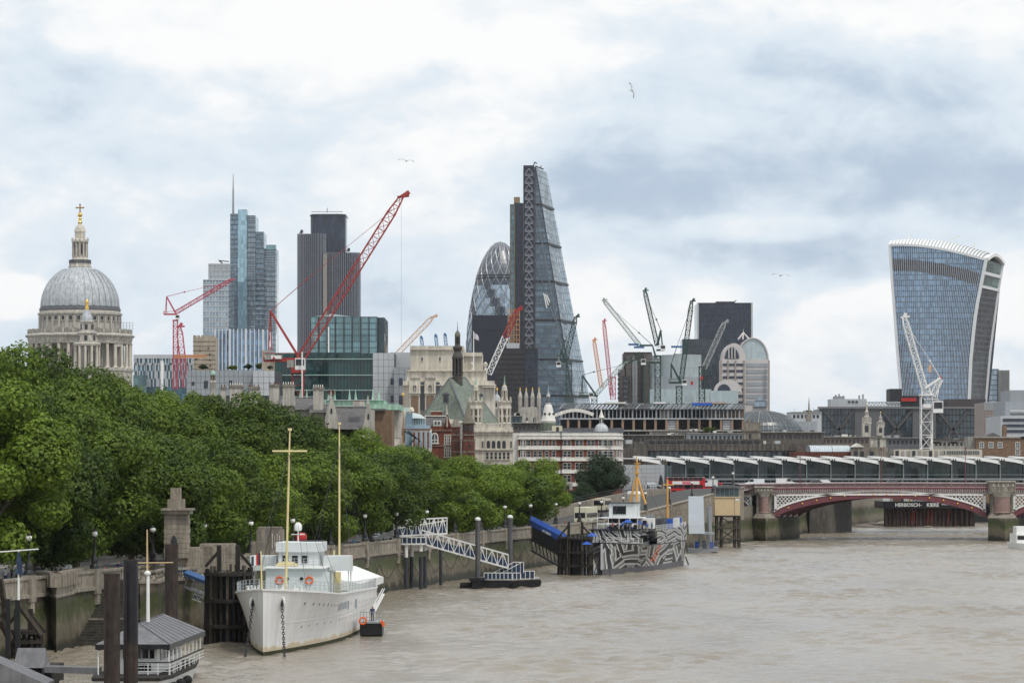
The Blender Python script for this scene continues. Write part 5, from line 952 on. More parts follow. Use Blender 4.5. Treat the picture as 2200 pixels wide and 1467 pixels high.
# ================================================ BUILDINGS OF THE MIDDLE DISTANCE
def fp(x0,x1,d,dep,sk=0):return[(PX(x0,d),d),(PX(x1,d),d+sk),(PX(x1,d),d+sk+dep),(PX(x0,d),d+dep)]
def block(R,x0,x1,ytop,d,dep,m,part='wall',ybot=None,sk=0):
 q=MB();q.prism(fp(x0,x1,d,dep,sk),5 if ybot is None else PZ(ybot,d),PZ(ytop,d));return q.build(part,m,R)
def bx(R,x0,x1,ya,yb,d0,d1,m,part):
 q=MB();q.box(PX(x0,d0),PX(x1,d0),d0,d1,PZ(yb,d0),PZ(ya,d0));return q.build(part,m,R)
def gable(R,pts,dep,m,part):q=MB();q.extrude(pts,(0,dep,0));return q.build(part,m,R)
def lat(R,px,d,prof,part,m,n=16,sm=True):k=d/F;q=MB();q.lathe([(r*k,PZ(y,d))for r,y in prof],(PX(px,d),d,0),n);return q.build(part,m,R,smooth=sm)
# ---- red brick office with white bands
def banded():
 d=850.;x0,x1=1114.7,1338.7;A=(PX(x0,d),d);r=6.;X1=PX(x1,d)
 R=thing('brick_office','red brick office block with white bands and sash windows behind the dark round tree','building',(PX(1226,d),d,6))
 arc=[(X1-r+r*math.sin(math.radians(t)),d+r-r*math.cos(math.radians(t)))for t in range(0,91,10)]
 pts=[A]+arc+[(X1,d+22),(A[0],d+22)]
 q=MB();q.prism(pts,6,PZ(944,d));q.build('brick_wall',M['brick'],R)
 def ring(ya,yb,e,name,m=M['white_trim']):
  c=[(A[0]-e,d-e)]+[(X1-r+(r+e)*math.sin(math.radians(t)),d+r-(r+e)*math.cos(math.radians(t)))for t in range(0,91,10)]+[(X1+e,d+22),(A[0]-e,d+22)]
  q=MB();q.prism(c,PZ(yb,d),PZ(ya,d));q.build(name,m,R)
 ring(930,941,.12,'parapet');ring(941,943.5,.42,'cornice');ring(934.5,935.5,.3,'parapet_moulding')
 for i,y in enumerate((957.5,982,1008.5,1036)):ring(y,y+6.5,.14,'band');ring(y+6.5,y+8.2,.32,'string_course')
 rows=[(943.6,956.8),(967,981),(992.5,1007.5),(1018.5,1035)]
 cols=[1136,1149.5,1160.5,1175,1190,1214,1222.5,1240,1248.5,1265.5,1274,1289.5,1301,1312.5]
 B=(X1-r,d)
 for ya,yb in rows:
  h=(yb-ya)*d/F-.25
  for c in cols:
   windows(R,A,B,[PZ(yb,d)],[PX(c,d)-A[0]],.92,h,M['white_trim'],M['dark_void'],off=.02,fw=.075,dep=.16,bars=(0,1))
  for x in(1121,1126.5):windows(R,A,B,[PZ(yb,d)],[PX(x,d)-A[0]],.42,h,M['white_trim'],M['pane'],off=.02,fw=.12,dep=.22,bars=(0,1))
  for t in range(8,90,13):
   t0,t1=math.radians(t-4),math.radians(t+4);a=(X1-r+r*math.sin(t0),d+r-r*math.cos(t0));b=(X1-r+r*math.sin(t1),d+r-r*math.cos(t1));windows(R,a,b,[PZ(yb,d)],[seg(a,b)/2],.5,h,M['white_trim'],M['pane'],off=.05,fw=.12,dep=.22,bars=(0,1))
 q=MB();q.cyl((PX(1205.5,d),d-.35,8),(PX(1205.5,d),d-.35,PZ(926,d)),.11,n=6);q.build('drainpipe',M['black_iron'],R)
 bx(R,1101.5,1114.2,930,1050,d+1,d+20,M['white_trim'],'white_end_wall')
 bx(R,1186,1208,914.5,930,d+6,d+10,mat('cream_render',(.62,.56,.42),.8),'roof_hut');bx(R,1195,1201,917,930,d+5.9,d+6.2,M['dark_void'],'hut_louvre')
 bx(R,1118,1336,926.5,930,d+3,d+20,M['lead_dark'],'roof')
 bx(R,1140,1230,1037,1052,d-6,d-1,M['conc'],'entrance_canopy')
 for i in range(7):bx(R,1143+12*i,1151+12*i,1042,1051,d-6.2,d-5.9,M['dark_void'],'shop_window')
banded()
# ---- white gothic school building with two turrets
def gothic():
 d=785.;R=thing('gothic_building','pale stone gothic building with two pinnacled turrets and pointed arches','building',(PX(1060,d),d,6));S=M['stone_pale']
 A,B=(PX(1019,d),d),(PX(1102,d),d)
 block(R,1019,1102,917,d,18,S,'wall')
 bx(R,1018,1103,924,928,d-.6,d,S,'cornice');bx(R,1019,1103,964,966.5,d-.5,d,S,'string_course');bx(R,1019,1102.5,966.5,968,d-.3,d,S,'string_course')
 for i in range(5):
  x=1043+11.2*i
  if i<4:windows(R,A,B,[PZ(963,d)],[PX(x+6,d)-A[0]],.82,1.35,S,M['dark_void'],off=.02,fw=.26,dep=.5,bars=(0,0),arch=True,name='arched_window')
  bx(R,x-.7,x+.7,940,964,d-.4,d,S,'colonnette')
 q=MB()
 for i in range(26):q.box(PX(1020+3.2*i,d),PX(1021.6+3.2*i,d),d-.45,d,PZ(933,d),PZ(928.2,d))
 q.build('dentils',S,R,kind='stuff')
 for x in(1024,1098):windows(R,A,B,[PZ(962,d)],[PX(x if x>1090 else 1037,d)-A[0]],.35,1.6,S,M['dark_void'],off=.02,fw=.1,dep=.2,bars=(0,0))
 for i in range(6):windows(R,A,B,[PZ(986,d)],[PX(1047+9*i,d)-A[0]],.6,1.6,S,M['dark_void'],off=.02,fw=.15,dep=.3,bars=(0,1))
 for i in range(7):bx(R,1036+6.6*i,1040+6.6*i,911,917.2,d,d+.5,S,'parapet_panel')
 bx(R,1034,1074,909,911.2,d-.1,d+.6,S,'parapet_rail')
 for cx,dd in((1022.5,d+3),(1084,d+2)):
  t=thing('stone_turret','left pinnacled stone turret against the green slate roof' if cx<1050 else 'right pinnacled stone turret at the end of the gothic building','turret',(PX(cx,dd),dd,PZ(917,dd)))
  lat(t,cx,dd,[(14.5,985),(14.5,912),(15.5,910),(14,908),(13,907)],'base',S,8);lat(t,cx,dd,[(9.5,908),(9.5,879)],'core',M['stone_dark'],8)
  lat(t,cx,dd,[(13,880),(15,878),(15,874),(14,873),(14.5,866),(15.5,865),(15.5,862),(10,861)],'crown',S,8)
  for i in range(8):
   a=math.pi/4*i+.39;e=Vector((math.cos(a),math.sin(a),0));k=dd/F;b=Vector((PX(cx,dd),dd,0))
   q=MB();q.bar(b+e*12.5*k+Vector((0,0,PZ(907,dd))),b+e*12.5*k+Vector((0,0,PZ(879,dd))),.42,.42,up=e);q.build('pier',S,t)
   q=MB();q.bar(b+e*12*k+Vector((0,0,PZ(896,dd))),b+e*12*k+Vector((0,0,PZ(892,dd))),.9,.2,up=e);q.build('panel',S,t)
   q=MB();p=b+e*14*k+Vector((0,0,PZ(862,dd)));q.cyl(p,p+Vector((0,0,.7)),.3,.16,6);q.ball(p+Vector((0,0,.8)),.22,6,4);q.build('finial',S,t)
  lat(t,cx,dd,[(8,861),(8,858),(6.5,857),(3.5,857),(3.5,839)],'lantern_core',M['stone_dark'],8)
  for i in range(6):
   a=math.pi/3*i;e=Vector((math.cos(a),math.sin(a),0));k=dd/F;b=Vector((PX(cx,dd),dd,0));q=MB();q.cyl(b+e*5.3*k+Vector((0,0,PZ(858,dd))),b+e*5.3*k+Vector((0,0,PZ(840,dd))),.16,n=6);q.build('lantern_column',S,t)
  lat(t,cx,dd,[(6.5,840),(7,838),(5.5,836),(5.8,833),(4.5,829),(2.5,827)],'lantern_cap',S,8);lat(t,cx,dd,[(2.2,827),(1.6,821),(.9,818),(1.2,816),(.2,806 if cx>1050 else 810)],'copper_tip',M['copper'],8)
gothic()
# ---- steep green slate roof and its dark fleche
def slate():
 R=thing('slate_hall','steep green slate hipped roof of a stone hall carrying a dark fleche','building',(PX(985,800),800,6))
 L,Fm,Rr,Bk=P(910,890,812),P(1003,906,790),P(1076,914,815),P(985,895,845);A,B=P(966,812,812),P(999,811,822)
 for nm,f in(('west_slope',(L,Fm,A)),('east_slope',(Fm,Rr,B,A)),('back_slope',(Rr,Bk,B)),('rear_slope',(Bk,L,A,B))):q=MB();q.poly(*f);q.build(nm,M['slate_green'],R)
 q=MB()
 for a,b in((L,A),(Fm,A),(Rr,B),(A,B)):q.cyl(a,b,.22,n=6)
 q.build('ridge_rolls',M['lead_dark'],R)
 q=MB();q.prism([(v.x,v.y)for v in(L,Fm,Rr,Bk)],6,min(v.z for v in(L,Fm,Rr,Bk))+.3);q.build('wall',M['stone'],R)
 dm=P(958,856,798);q=MB();q.box(dm.x-.75,dm.x+.75,dm.y-1.2,dm.y+4,dm.z-1.2,dm.z+1);q.extrude([(dm.x-1,dm.y-1.4,dm.z+1),(dm.x+1,dm.y-1.4,dm.z+1),(dm.x,dm.y-1.4,dm.z+1.6)],(0,5,0));o=q.build('dormer',M['lead_dark'],R)
 q=MB();q.box(dm.x-.5,dm.x+.5,dm.y-1.26,dm.y-1.1,dm.z-.9,dm.z+.8);q.build('dormer_window',M['dark_void'],o)
 f=thing('roof_fleche','dark tiered timber fleche with onion cap rising from the green roof','spire',tuple(P(983,830,814)));d=814;D=mat('fleche_lead',(.055,.05,.045),.7,var=.4,scale=1.5);x=983
 lat(f,x,d,[(11,838),(10.5,806),(12,805),(12,803)],'base',D,8);lat(f,x,d,[(6,804),(6,770)],'core',M['black_iron'],8)
 for i in range(8):a=math.pi/4*i+.2;k=d/F;e=Vector((math.cos(a),math.sin(a),0));b=Vector((PX(x,d),d,0));q=MB();q.cyl(b+e*9.6*k+Vector((0,0,PZ(804,d))),b+e*9.6*k+Vector((0,0,PZ(770,d))),.22,n=6);q.build('post',D,f)
 lat(f,x,d,[(11.5,771),(12.5,769),(12,767),(10,762),(7.5,757),(7,754),(9.5,750),(10.5,748),(10,745),(6,742),(5.5,739)],'ogee',D,12);lat(f,x,d,[(2,740),(2,724)],'lantern_core',M['black_iron'],8)
 for i in range(6):a=math.pi/3*i;k=d/F;e=Vector((math.cos(a),math.sin(a),0));b=Vector((PX(x,d),d,0));q=MB();q.cyl(b+e*4.6*k+Vector((0,0,PZ(740,d))),b+e*4.6*k+Vector((0,0,PZ(723,d))),.14,n=6);q.build('lantern_post',D,f)
 lat(f,x,d,[(5.6,724),(6.3,721),(5.8,717),(3.8,713),(1.2,710),(.7,706),(1,704),(.1,699)],'onion_cap',mat('fleche_copper',(.13,.135,.10),.7,var=.2),12)
 q=MB();q.cyl(P(x,702,d),P(x,690,d),.06,.03,5);q.build('needle',M['black_iron'],f)
slate()
# ---- big pale stone office
def stone_office():
 d=900.;R=thing('stone_office','massive pale stone office block with set-back upper storeys and a flagpole','building',(PX(965,d),d,6));S=M['stone_pale']
 block(R,881,996,743,d,34,S,'upper_block');block(R,990,1036,757,d+4,30,S,'upper_east');block(R,873,1044,797,d-4,44,S,'middle_block');block(R,866,1062,818,d-8,50,S,'lower_block')
 for x0,x1,ya,dd in((880,997,749,d),(996,1037,763,d+4),(872,1045,795,d-4),(865,1066,826,d-8),(1036,1066,830,d-9)):bx(R,x0,x1,ya,ya+2.2,dd-.8,dd+.5,S,'cornice')
 A=(PX(866,d),d)
 for x in(907,945):windows(R,(PX(866,d),d),(PX(1000,d),d),[PZ(776,d)],[PX(x,d)-A[0]],.5,1.1,S,G_dark_w,off=.02,fw=.12,dep=.2,bars=(0,0))
 q=MB()
 for i in range(14):z=PZ(742+1+i*4,d);q.box(PX(881,d)-.03,PX(996,d)+.03,d-.04,d+.2,z-.05,z+.0)
 q.build('course_lines',M['stone'],R,kind='stuff')
 for cx in(891,924):
  dd=d-10;t=bx(R,cx-11,cx+11,812,905,dd,dd+3,S,'pavilion');k=dd/F
  q=MB();q.extrude([P(cx-12,812,dd-.4),P(cx+12,812,dd-.4)]+[P(cx+9*math.cos(math.pi*i/8),812-8*math.sin(math.pi*i/8),dd-.4)for i in range(9)],(0,3,0));q.build('segmental_pediment',S,t)
  bx(t,cx-13,cx+13,842,845,dd-.6,dd,S,'ledge');bx(t,cx-8,cx+8,850,905,dd-.2,dd+.1,M['brick_brown'],'brick_panel');bx(t,cx-12,cx-8.5,820,842,dd-.4,dd,S,'side_pier');bx(t,cx+8.5,cx+12,820,842,dd-.4,dd,S,'side_pier')
  windows(R,(PX(cx-10,dd),dd),(PX(cx+10,dd),dd),[PZ(842,dd)],[10*k],.95,1.3,S,M['dark_void'],off=.05,fw=.2,dep=.3,bars=(1,3),arch=True,name='arched_window')
 for x in(907.5,941):bx(R,x-4,x+4,821,880,d-8.3,d-7.9,G_dark_w,'tall_window')
 for x in(1033,):bx(R,x-4,x+4,846,860,d-8.3,d-7.9,G_dark_w,'window')
 for x in(1014,1043):t=lat(R,x,d+2,[(3,797),(3,792),(2,790),(4.5,786),(4.8,781),(2,779),(1.5,777)],'stone_urn',S,10)
 f=thing('flagpole','white flagpole with a pale flag on the stone office roof','flag',tuple(P(1017.5,795,d-2)));q=MB();q.cyl(P(1017.5,800,d-2),P(1017.5,711,d-2),.16,.1,6);q.build('pole',M['white_paint'],f)
 q=MB();n=6
 top=[P(1018+11*i/n,714+9*(i/n)**1.2+math.sin(i*1.3),d-2)+Vector((0,.5*math.sin(i*1.5),0))for i in range(n+1)];bot=[P(1018+11*i/n,727+5*(i/n),d-2)+Vector((0,.5*math.sin(i*1.5+.4),0))for i in range(n+1)]
 for i in range(n):q.poly(bot[i],bot[i+1],top[i+1],top[i])
 q.build('flag_cloth',mat('pale_flag',(.66,.62,.66),.8,var=.15,scale=2),f)
G_dark_w=mat('office_window',(.05,.065,.075),.1,var=.4,spec=.6)
stone_office()
# ---- red brick gabled house and towers
def red_house():
 d=765.;R=thing('brick_gabled_house','red brick gabled house with slate mansard and white-framed windows','building',(PX(945,d),d,6));
 block(R,925,970,916,d,14,M['brick'],'wall');q=MB();q.extrude([P(915,916,d+.6),P(962,916,d+.6),P(956,894,d+3),P(915,894,d+3)],(0,10,0));q.build('mansard_roof',M['slate'],R);bx(R,912,957,892.4,894.2,d+2.6,d+13,M['white_trim'],'roof_edge')
 q=MB();q.extrude([P(953,916,d-.3),P(969.5,916,d-.3),P(960.5,889,d-.3)],(0,1.2,0));q.build('gable',M['brick'],R);bx(R,959.5,961.5,895,917,d-.6,d-.3,M['stone_pale'],'gable_strip');lat(R,960,d,[(2.2,890),(2.4,887),(1.4,886),(1.6,881),(.8,878),(1,874),(.2,870)],'gable_finial',M['stone_pale'],8)
 for y in(924,957):bx(R,924.5,970.5,y,y+1.6,d-.25,d,M['stone_dark'],'string_course')
 A,B=(PX(925,d),d),(PX(970,d),d);W=M['white_trim']
 windows(R,A,B,[PZ(951,d)],[PX(934,d)-A[0]],1.25,1.3,W,M['pane'],off=.02,fw=.24,dep=.3,bars=(1,1),arch=True,name='arched_window')
 for x in(957.5,965.5):
  for y in(954,981):windows(R,A,B,[PZ(y,d)],[PX(x,d)-A[0]],.35,2.1,M['stone_pale'],M['pane'],off=.02,fw=.2,dep=.3,bars=(0,2))
 t=bx(R,931,948,903,915,d-.1,d+2,W,'dormer');bx(t,933.5,938.5,905,912,d-.2,d,M['pane'],'dormer_pane');bx(t,940.5,945.5,905,912,d-.2,d,M['pane'],'dormer_pane')
 bx(R,926,950,884,893,d+10,d+13,M['brick'],'chimney_stack');bx(R,925,951,882.5,884.2,d+9.7,d+13.3,M['stone'],'chimney_cap')
 for nm,cx,w,ytop,dd,lab in(('brick_tower',979.5,9,917,762,'slim sooty brick tower with stone bands and a stone cap'),('brick_tower',1006,12.5,908,758,'sooty red brick stair tower with a conical stone roof and window band')):
  T=thing(nm,lab,'tower',(PX(cx,dd),dd,6));k=dd/F
  lat(T,cx,dd,[(w*1.12,1050),(w*1.12,946),(w*1.2,944),(w,943),(w,ytop)],'shaft',M['brick_dark'],8,False)
  for y in(934,946,970):lat(T,cx,dd,[(w*1.02,y+1.3),(w*1.16,y+1.2),(w*1.16,y-.8),(w*1.02,y-1)],'stone_band',M['stone_dark'],8,False)
  if w>10:
   lat(T,cx,dd,[(w*1.05,911),(w*1.25,909.5),(w*1.25,908),(w*.98,907),(w*.45,885),(w*.2,869),(.5,862)],'cone_roof',mat('stone_tile_roof',(.17,.15,.12),.85,var=.3,scale=1.5),8,False)
   for i in range(8):
    a=math.pi/4*i+.39;e=Vector((math.cos(a),math.sin(a),0));b=Vector((PX(cx,dd),dd,0));q=MB();q.bar(b+e*w*.94*k+Vector((0,0,PZ(927,dd))),b+e*w*.94*k+Vector((0,0,PZ(913,dd))),.62,.12,up=e);q.build('band_window',M['dark_void'],T)
  else:lat(T,cx,dd,[(w*1.1,918),(w*1.25,916.5),(w*.95,915),(w*.7,906),(w*.3,900),(w*.25,898),(w*.12,895)],'stone_cap',M['stone_dark'],8)
  for y in(925,955,972):bx(T,cx-2+w*.3,cx+1.4+w*.3,y,y+6,dd-w*k*1.14,dd,M['dark_void'],'slit_window')
red_house()
# ---- glazed cream extension left of it
def extension():
 d=745.;R=thing('glazed_extension','cream and pale blue glazed extension with sloping glass roof and terrace','building',(PX(900,d),d,6))
 block(R,842,872,884,d+4,12,mat('cream_wall',(.60,.55,.47),.8,var=.08),'cream_wall');block(R,872,886,887,d+2,10,glass('sky_glass',(.20,.30,.37),(2,4),.2,.06,.8),'glass_stair');block(R,886,925,921,d,12,M['white_trim'],'lower_wall')
 bx(R,828,843,883,912,d+3,d+12,M['grey_panel'],'grey_plant');bx(R,886,915,898,921,d+4,d+10,bpy.data.materials['sky_glass'],'terrace_glazing');q=MB();q.poly(P(886,886,d+4),P(886,898,d+3),P(916,899,d+3),P(903,890,d+4));q.extrude([P(886,886,d+4),P(886,888,d+4),P(916,899,d+4),P(903,890,d+4)],(0,6,0));q.build('glass_roof',G_light_w,R)
 for i in range(6):bx(R,888+5*i,888.6+5*i,897,921,d+3.7,d+4,M['white_paint'],'glazing_bar')
 bx(R,886,924,913.5,920,d-.2,d-.05,bpy.data.materials['sky_glass'],'glass_balustrade');bx(R,845,924.5,921,923.5,d-.3,d,M['brick'],'red_band')
 for i in range(8):bx(R,888+5*i,891.5+5*i,928,962,d-.15,d+.1,bpy.data.materials['sky_glass']if i%2 else M['brick'],'window_bay')
 for x in(845,852,860):bx(R,x,x+4,926,935,d+3.6,d+4.1,M['dark_void'],'window')
 q=MB()
 for a,b in(((868,925),(893,940)),((876,925),(903,948)),((868,925),(868,950)),((893,940),(880,955))):q.bar(P(*a,d-2),P(*b,d-2),.3)
 q.build('fire_escape',M['black_iron'],R)
 bx(R,828,880,875,884,d+8,d+14,mat('pale_green_glass',(.42,.52,.49),.2),'roof_lantern');lat(R,884,d+5,[(6,884),(6,880),(4,876),(1,874)],'dome_vent',M['stone_pale'],12)
 p=thing('gilded_flagpole','tall thin brown flagpole with a gilt top beside the cream extension','flagpole',tuple(P(866,960,d-4)));q=MB();q.cyl(P(866,990,d-4),P(866,850,d-4),.16,.1,6);q.build('pole',mat('varnish',(.30,.14,.05),.5),p);q=MB();q.ball(P(866,848,d-4),.3,8,5,1.6);q.build('gilt_top',M['gold'],p)
G_light_w=mat('pale_roof_glass',(.5,.56,.58),.15,var=.1)
extension()
# ---- temple chambers: slate roofs, stone gables, chimney stacks
def chambers():
 d=640.
 def stack(x0,x1,yt,yb,lab,n=5):
  R=thing('chimney_stack',lab,'chimney',tuple(P((x0+x1)/2,yb,d)));bx(R,x0+1.5,x1-1.5,yt+5,yb+40,d,d+1.6,M['stone'],'shaft');bx(R,x0,x1,yt+2,yt+5,d-.2,d+1.8,M['stone_dark'],'cap');bx(R,x0+1,x1-1,yt,yt+2,d-.1,d+1.7,M['stone_dark'],'upper_cap')
  for i in range(n):q=MB();p=P(lerp(x0+3,x1-3,i/max(1,n-1)),yt,d+.8);q.cyl(p,p+Vector((0,0,.45)),.11,.08,6);q.build('chimney_pot',M['white_trim']if n>3 else M['brick'],R)
 stack(492,523,827,848,'broad stone chimney stack above the trees, leftmost of the row',6);stack(534,558,830,850,'stone chimney stack second from the left of the row',3);stack(577,601,825,852,'stone chimney stack left of the red crane mast',3);stack(606,633,825,852,'stone chimney stack with white pots touching the red crane mast',5);stack(671,696,831,857,'stone chimney stack with white pots right of the red crane mast',5);stack(473,486,831,850,'narrow low stone chimney stack half hidden by leaves',2)
 R=thing('slate_chambers','grey slate roofs of stone chambers with carved gables above the trees','building',(PX(690,d),d,6))
 for x0,x1,ya,yb_,dep,dd in((592,690,852,880,9,d+2),(664,704,868,886,6,d-2),(716,786,873,922,8,d-4)):
  q=MB();k=dd/F;q.extrude([(PX(x0,dd),dd,PZ(yb_,dd)),(PX(x0,dd),dd+dep,PZ(ya,dd)),(PX(x0,dd),dd+2*dep,PZ(yb_,dd))],(PX(x1,dd)-PX(x0,dd),0,0));q.build('slate_roof',M['slate'],R);bx(R,x0,x1,ya-.8,ya+.6,dd+dep-.3,dd+dep+.3,M['grey_panel_light'],'ridge_lead')
 for x0,x1,yt,yb_ in((698,726,846,905),(780,803,858,925)):
  cx=(x0+x1)/2;q=MB();q.extrude([P(x0-3,yb_+15,d-6),P(x1+4,yb_+15,d-6),P(x1-6,yt+30,d-6),P(cx+3,yt+14,d-6),P(cx-3,yt+14,d-6),P(x0+5,yt+30,d-6)],(0,1,0));q.build('stone_gable',M['stone'],R);lat(R,cx-1,d-5.5,[(3.4,yt+14),(3.8,yt+8),(2,yt+6),(2.4,yt+1),(1.2,yt-4),(.2,yt-10)],'gable_pinnacle',M['stone'],8)
  q=MB();q.extrude([P(cx-2,yt+42,d-6.1),P(cx+2,yt+42,d-6.1),P(cx+2,yt+33,d-6.1),P(cx,yt+30,d-6.1),P(cx-2,yt+33,d-6.1)],(0,.2,0));q.build('gable_window',M['dark_void'],R)
 q=MB();q.extrude([P(606,872,d-1),P(634,872,d-1)]+[P(620+13*math.cos(math.pi*i/8),854-7*math.sin(math.pi*i/8),d-1)for i in range(9)],(0,2,0));q.build('curved_dormer',M['stone'],R)
 bx(R,592,800,880,960,d+3,d+14,M['stone'],'wall');bx(R,796,842,882,960,d+20,d+34,M['brick_brown'],'brick_wing');bx(R,795,828,878,882.3,d+19,d+35,M['slate'],'wing_roof');bx(R,705,718,838,848,d-3,d-1,M['brick_dark'],'red_chimney')
 q=MB()
 for i in range(6):p=P(763+3.2*i,860,d-2);q.cyl(p,p+Vector((0,0,-.9)),.14,n=6)
 q.build('red_chimney_pots',M['brick_dark'],R);bx(R,758,783,862,872,d-3,d-1,M['stone'],'pot_base')
 R=thing('copper_roof_building','pale green copper roof with a row of slender copper spikes','building',(PX(770,700),700,6));bx(R,700,826,860,873,700,720,M['copper'],'upper_roof');bx(R,790,858,868,880,690,716,M['copper'],'lower_roof');bx(R,700,858,873,940,701,715,M['stone'],'wall');bx(R,700,826,858.6,860,699.5,701,M['grey_panel_light'],'roof_edge')
 for x in(659,645,706,719,751,764,801,814):q=MB();a=P(x,860,702);q.lathe([(.35,0),(.30,.25),(.04,2.3),(.01,2.5)],tuple(a),6);q.build('copper_spike',M['copper'],R)
 bx(R,640,700,859,872,704,716,M['copper'],'west_roof')
 R=thing('cupola','small green domed cupola on thin columns above the leaves','cupola',tuple(P(458,845,700)));d=700;lat(R,458,d,[(6,850),(6,823),(7.5,821),(7,818),(4.5,817)],'base',M['stone'],8);lat(R,458,d,[(5.5,806),(6,804),(5,800),(2.5,797.5),(.5,796),(.2,788)],'dome',M['copper'],12);lat(R,458,d,[(1.5,818),(1.5,806)],'core',M['black_iron'],6)
 for i in range(6):a=math.pi/3*i+.3;k=d/F;e=Vector((math.cos(a),math.sin(a),0));b=Vector((PX(458,d),d,0));q=MB();q.cyl(b+e*4.6*k+Vector((0,0,PZ(818,d))),b+e*4.6*k+Vector((0,0,PZ(805,d))),.13,n=6);q.build('column',M['stone_dark'],R)
 q=MB();q.cyl(P(348,840,800),P(348,775,800),.35,n=8);q.build('white_pole',M['white_paint'],None,'plain white pole sticking up from the trees near the pink crane','pole')
chambers()
# ---- church towers and turrets
def church_bits():
 d=1500.;R=thing('church_tower','pale stone church tower with four tall gilt-tipped pinnacles','tower',(PX(1138,d),d,6));block(R,1119,1157,874,d,8,M['stone'],'shaft');A,B=(PX(1119,d),d),(PX(1157,d),d)
 for x in(1117.5,1130.5,1144,1158):lat(R,x,d+(0 if x not in(1130.5,1144)else 3),[(4,940),(4,872),(4.5,871),(4.2,855),(4.8,853),(3.5,848),(1,838)],'pinnacle',M['stone'],8);lat(R,x,d+(0 if x not in(1130.5,1144)else 3),[(1.3,839),(1.4,836),(.5,833),(.2,831)],'gilt_tip',M['gold'],8)
 for x in(1132,1148):windows(R,A,B,[PZ(907,d)],[PX(x,d)-A[0]],1.0,1.6,M['stone'],M['dark_void'],off=.02,fw=.2,dep=.4,bars=(1,0),arch=True,name='belfry_window')
 for x0,x1 in((1119,1124),(1152,1157)):bx(R,x0,x1,876,940,d-.5,d,M['stone'],'buttress')
 d=1000.;R=thing('conical_turret','white conical roof turret with round lucarnes and a dark lantern spike','turret',tuple(P(1178,905,d)));lat(R,1178,d,[(16,960),(16,906),(17,904),(15.5,902),(12.5,890),(8,872),(5,867)],'cone_roof',M['white_trim'],16);lat(R,1178,d,[(16.3,925),(17,908)],'drum',M['slate_green'],16);lat(R,1178,d,[(6,868),(6,866),(3.6,865),(3.6,852),(4.6,851),(3,847),(1.2,842),(.5,835),(.2,825)],'lantern_spike',M['lead'],10)
 for i in range(8):
  a=math.pi/4*i+.2;e=Vector((math.cos(a),math.sin(a),0));b=Vector((PX(1178,d),d,PZ(889,d)))+e*12.6*d/F;q=MB();q.cyl(b-e*.4,b+e*.2,.36,n=10);q.build('lucarne',M['dark_void'],R)
  q=MB();q.bar(Vector((PX(1178,d),d,PZ(865,d)))+e*3.7*d/F,Vector((PX(1178,d),d,PZ(853,d)))+e*3.7*d/F,.2,.1,up=e);q.build('lantern_window',M['dark_void'],R)
 d=950.;R=thing('small_dome','small lead dome with a white lantern beside the construction site','cupola',tuple(P(1292,925,d)));lat(R,1292,d,[(15,950),(15,924),(13,917),(9,912),(5,910),(5,908)],'dome',M['lead'],16);lat(R,1292,d,[(4,909),(4,898),(6,897),(5,894),(2,886),(.5,878),(.2,868)],'lantern',M['white_trim'],10)
 for i in range(6):a=math.pi/3*i+.2;e=Vector((math.cos(a),math.sin(a),0));b=Vector((PX(1292,d),d,0));q=MB();q.bar(b+e*4.1*d/F+Vector((0,0,PZ(908,d))),b+e*4.1*d/F+Vector((0,0,PZ(899,d))),.3,.1,up=e);q.build('lantern_opening',M['dark_void'],R)
 d=1100.;R=thing('domed_turret','grey stone turret with a small lead dome between the pinnacled turrets','turret',tuple(P(1068,900,d)));lat(R,1068,d,[(9,960),(9,880),(10,878),(8,876),(7.5,862),(8.5,861)],'shaft',M['stone'],12);lat(R,1068,d,[(8,862),(7.5,855),(5,850),(1.5,847),(1,840)],'dome',M['lead'],12);lat(R,1068,d,[(1,840),(2.4,837),(1,834),(.2,831)],'gilt_vane',M['gold'],8)
 for i in range(6):a=math.pi/3*i+.3;e=Vector((math.cos(a),math.sin(a),0));b=Vector((PX(1068,d),d,0));q=MB();q.bar(b+e*7.8*d/F+Vector((0,0,PZ(874,d))),b+e*7.8*d/F+Vector((0,0,PZ(865,d))),.5,.1,up=e);q.build('opening',M['dark_void'],R)
 def steeple(x,d,yb,yt,w,lab):
  R=thing('church_steeple',lab,'steeple',tuple(P(x,yb,d)));h=yb-yt;S=M['stone'];bx(R,x-w,x+w,yb-.35*h,yb+40,d,d+2*w*d/F,S,'shaft');dd=d+w*d/F
  lat(R,x,dd,[(w*1.2,yb-.34*h),(w*1.2,yb-.38*h),(w*.7,yb-.4*h),(w*.7,yb-.55*h),(w*.85,yb-.57*h),(w*.45,yb-.6*h),(w*.45,yb-.72*h),(w*.55,yb-.74*h),(w*.25,yb-.78*h),(w*.1,yt+3),(.1,yt)],'spire',S,10)
  for i in range(8):a=math.pi/4*i;e=Vector((math.cos(a),math.sin(a),0));b=Vector((PX(x,dd),dd,0));q=MB();q.cyl(b+e*w*d/F+Vector((0,0,PZ(yb-.38*h,d))),b+e*w*d/F+Vector((0,0,PZ(yb-.55*h,d))),.22,n=6);q.build('column',S,R)
  bx(R,x-w*.45,x+w*.45,yb-.28*h,yb-.06*h,d-.1,d+.1,M['dark_void'],'belfry_opening');q=MB();q.ball(P(x,yt+1,dd),.3,6,5);q.build('gilt_ball',M['gold'],R)
 steeple(1862,1500.,932,868,9,'stone church steeple of stacked lanterns, left of the pair');steeple(1892,1520.,932,885,7.5,'smaller stone steeple, right of the pair by the white crane')
